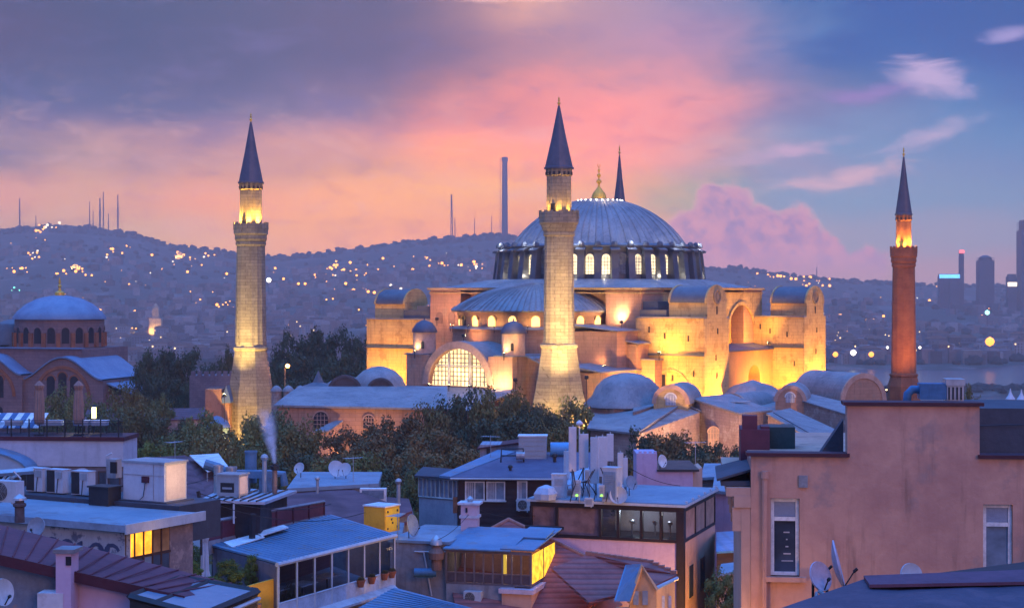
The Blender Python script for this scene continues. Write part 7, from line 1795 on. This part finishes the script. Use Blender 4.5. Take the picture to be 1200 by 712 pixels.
m = MB(); m.tube([RP(650,668)+Vector((0,0,.17)), RP(706,704)+Vector((0,0,.17))], .10, 6); m.build('valley_flashing', sheet_b, t, world=True)
m = MB(); m.drop([RP(530,655)-Vector((0,0,.1)),RP(640,738)-Vector((0,0,.3)),RP(730,702)-Vector((0,0,.3)),RP(704,666)-Vector((0,-1,.3))], 13); m.build('wall', peach, t, world=True)
o7 = -7
t = thing('gabled_house', 'house with a red tile roof, blue dormer cheek and orange-lit gable at bottom centre', 'house', origin_of([P(700,690,88),P(790,690,86)], 14))
r0, r1, r2 = P(690,652,94), P(762,662,93.2), P(793,676,90.5)
m = MB(); m.poly([P(x_,y_,94-(y_-652)*.078) for x_, y_ in ((690,652),(762,662),(758,690),(690,708),(646,668))], (0,0,.15)); m.build('left_roof', tile_r, t, world=True)
m = MB(); m.poly([r0+Vector((0,0,.01)), r1+Vector((0,0,.01)), r2, P(766,689,89), P(748,672,92)], (0,0,.15)); m.build('right_roof', tile_r, t, world=True)
m = MB(); 
for k in range(15):
    p = r0.lerp(r1,k/10) if k <= 10 else r1.lerp(r2,(k-10)/4.5); m.bx(p.x,p.y,p.z+.2,.34,.3,.2,-.2)
m.build('ridge_tiles', mat('ridge_clay', (.36,.16,.12)), t, world=True)
m = MB(); m.tube([P(766,690,88.9),P(794,677,90.4)], .1, 6); m.build('gutter', steel_w, t, world=True)
orange_w = mat('orange_lit_render', (.60,.36,.2), (.5,.29,.16), .7, .9, streak=.3)
m = MB(); m.poly([P(737,712,87),P(752,663,87.2),P(769,690,87),P(769,760,87),P(737,760,87)], (0,.3,0)); m.poly([P(722,712,87.4),P(738,712,87.05),P(738,760,87.05),P(722,760,87.4)], (0,.3,0)); m.poly([P(769.2,691,87.05),P(791,680,90.2),P(791,760,90.2),P(769.2,760,87.05)], (0,.3,0)); gw = m.build('gable_wall', orange_w, t, world=True)
m = MB(); m.poly([P(720,704,86.7),P(733,663,89.5),P(753,662,87.1),P(738,704,86.5)], (0,.05,.08)); m.build('dormer_cheek', sheet_b, t, world=True)
m = MB(); m.tube([P(737,706,86.8),P(752.5,662,87),P(770,691,86.8)], .12, 5); m.build('gable_trim', orange_w, gw, world=True)
for px in (776, 784):
    a = P(px,712,88.2+(px-776)*.14); m = MB(); m.bx(a.x,a.y-.15,a.z+.2,.22,.1,.9,.7); m.build('corbel', off_white, gw, world=True)
for px, py in ((745,700),(756,700)):
    a = P(px,py,86.9); m = MB(); m.bx(a.x,a.y,a.z,.28,.1,.7); m.build('shutter', mat('blue_grey_shutter', (.3,.34,.42), None, 1.), gw, world=True)
# ---------------------------------------------------------------- street lamps down in the lanes
def lane_lamp(loc, zg, power, lab, c=(1.,.48,.10)):
    tq = thing('street_lamp', lab, 'street lamp', (loc[0],loc[1],zg), 0, 'street lamps in the lanes'); h_ = loc[2]-zg
    m = MB(); m.tube([(0,0,0),(0,0,h_-.3),(.0,-.2,h_+.1),(.0,-.7,h_+.2)], .07, 6); m.build('post', black_m, tq)
    m = MB(); m.box(-.14,.14,-1.0,-.5,h_+.16,h_+.3); m.build('lamp_head', emit('lane_lamp_glow', (1.,.6,.2), 20.), tq)
    point('lamp', (0,-.8,h_-.1), power, c, .2, tq)
lane_lamp((6.6,82.,17.5), 13, 700, 'street lamp in the lane below the glowing glass room')
lane_lamp((12.2,95.5,18.5), 13, 3600, 'street lamp in the lane beside the window band building')
lane_lamp((5.1,42.3,29.2), 14, 110, 'street lamp in the lane beside the pink house')
lane_lamp((12.6,85.,17.5), 13, 1300, 'street lamp below the orange-lit gable')

# ---------------------------------------------------------------- wires and aerials over the roofs
wire_m = mat('wire_black', (.02,.02,.022), None, 1.)
def wire(p, q, sag, lab):
    m = MB(); pts = []
    for k in range(15):
        s_ = k/14; v = p.lerp(q, s_); v.z -= sag*4*s_*(1-s_); pts.append(v)
    m.tube(pts, .018, 4); solo(m, 'overhead_wire', wire_m, lab, 'wire', 'wires between the roofs')
wire(P(235,578,73), P(388,590,96), .5, 'thin wire from the dark pole by the closed umbrella to the purple tile roof')
wire(P(235,584,73), P(428,600,94), .7, 'thin wire sagging from the dark pole to the yellow box')
wire(P(551,592,98), P(640,600,104), .5, 'thin wire from the lilac chimney to the roof with the antennas')
wire(P(733,545,105), P(830,566,116), .6, 'thin wire from the antennas to the small lilac house')
wire(P(134,556,68), P(253,556,92), .5, 'thin wire from the grey flue box to the short grey flue')
wire(P(513,632,91), P(551,600,98), .2, 'short thin wire from the rusty cowl to the lilac chimney')
def aerial(px, py, Y, h_, yaw, lab):
    a = P(px, py, Y); t = thing('television_aerial', lab, 'aerial', a, R(yaw), 'television aerials')
    m = MB(); m.tube([(0,0,-.4),(0,0,h_)], .025, 5); m.build('mast', galv, t)
    m = MB(); m.tube([(-.7,0,h_-.1),(.7,0,h_-.1)], .015, 4)
    for k in range(8): x = -.65+k*.185; l = .42-.03*k; m.tube([(x,-l,h_-.1),(x,l,h_-.1)], .011, 4)
    m.build('elements', galv, t)
aerial(414, 566, 121, 1.9, 30, 'television aerial on the blue flat roof right of its dishes')
aerial(575, 545, 124, 2.2, -20, 'television aerial on the dark hipped roof left of the grey tank')
aerial(205, 545, 124, 1.8, 50, 'television aerial above the purplish tile roof at left')
aerial(815, 548, 114, 1.8, 10, 'television aerial at the right end of the pale lilac block')
aerial(466, 633, 93, 1.5, 70, 'television aerial on the stained house left of the edge-on dish')
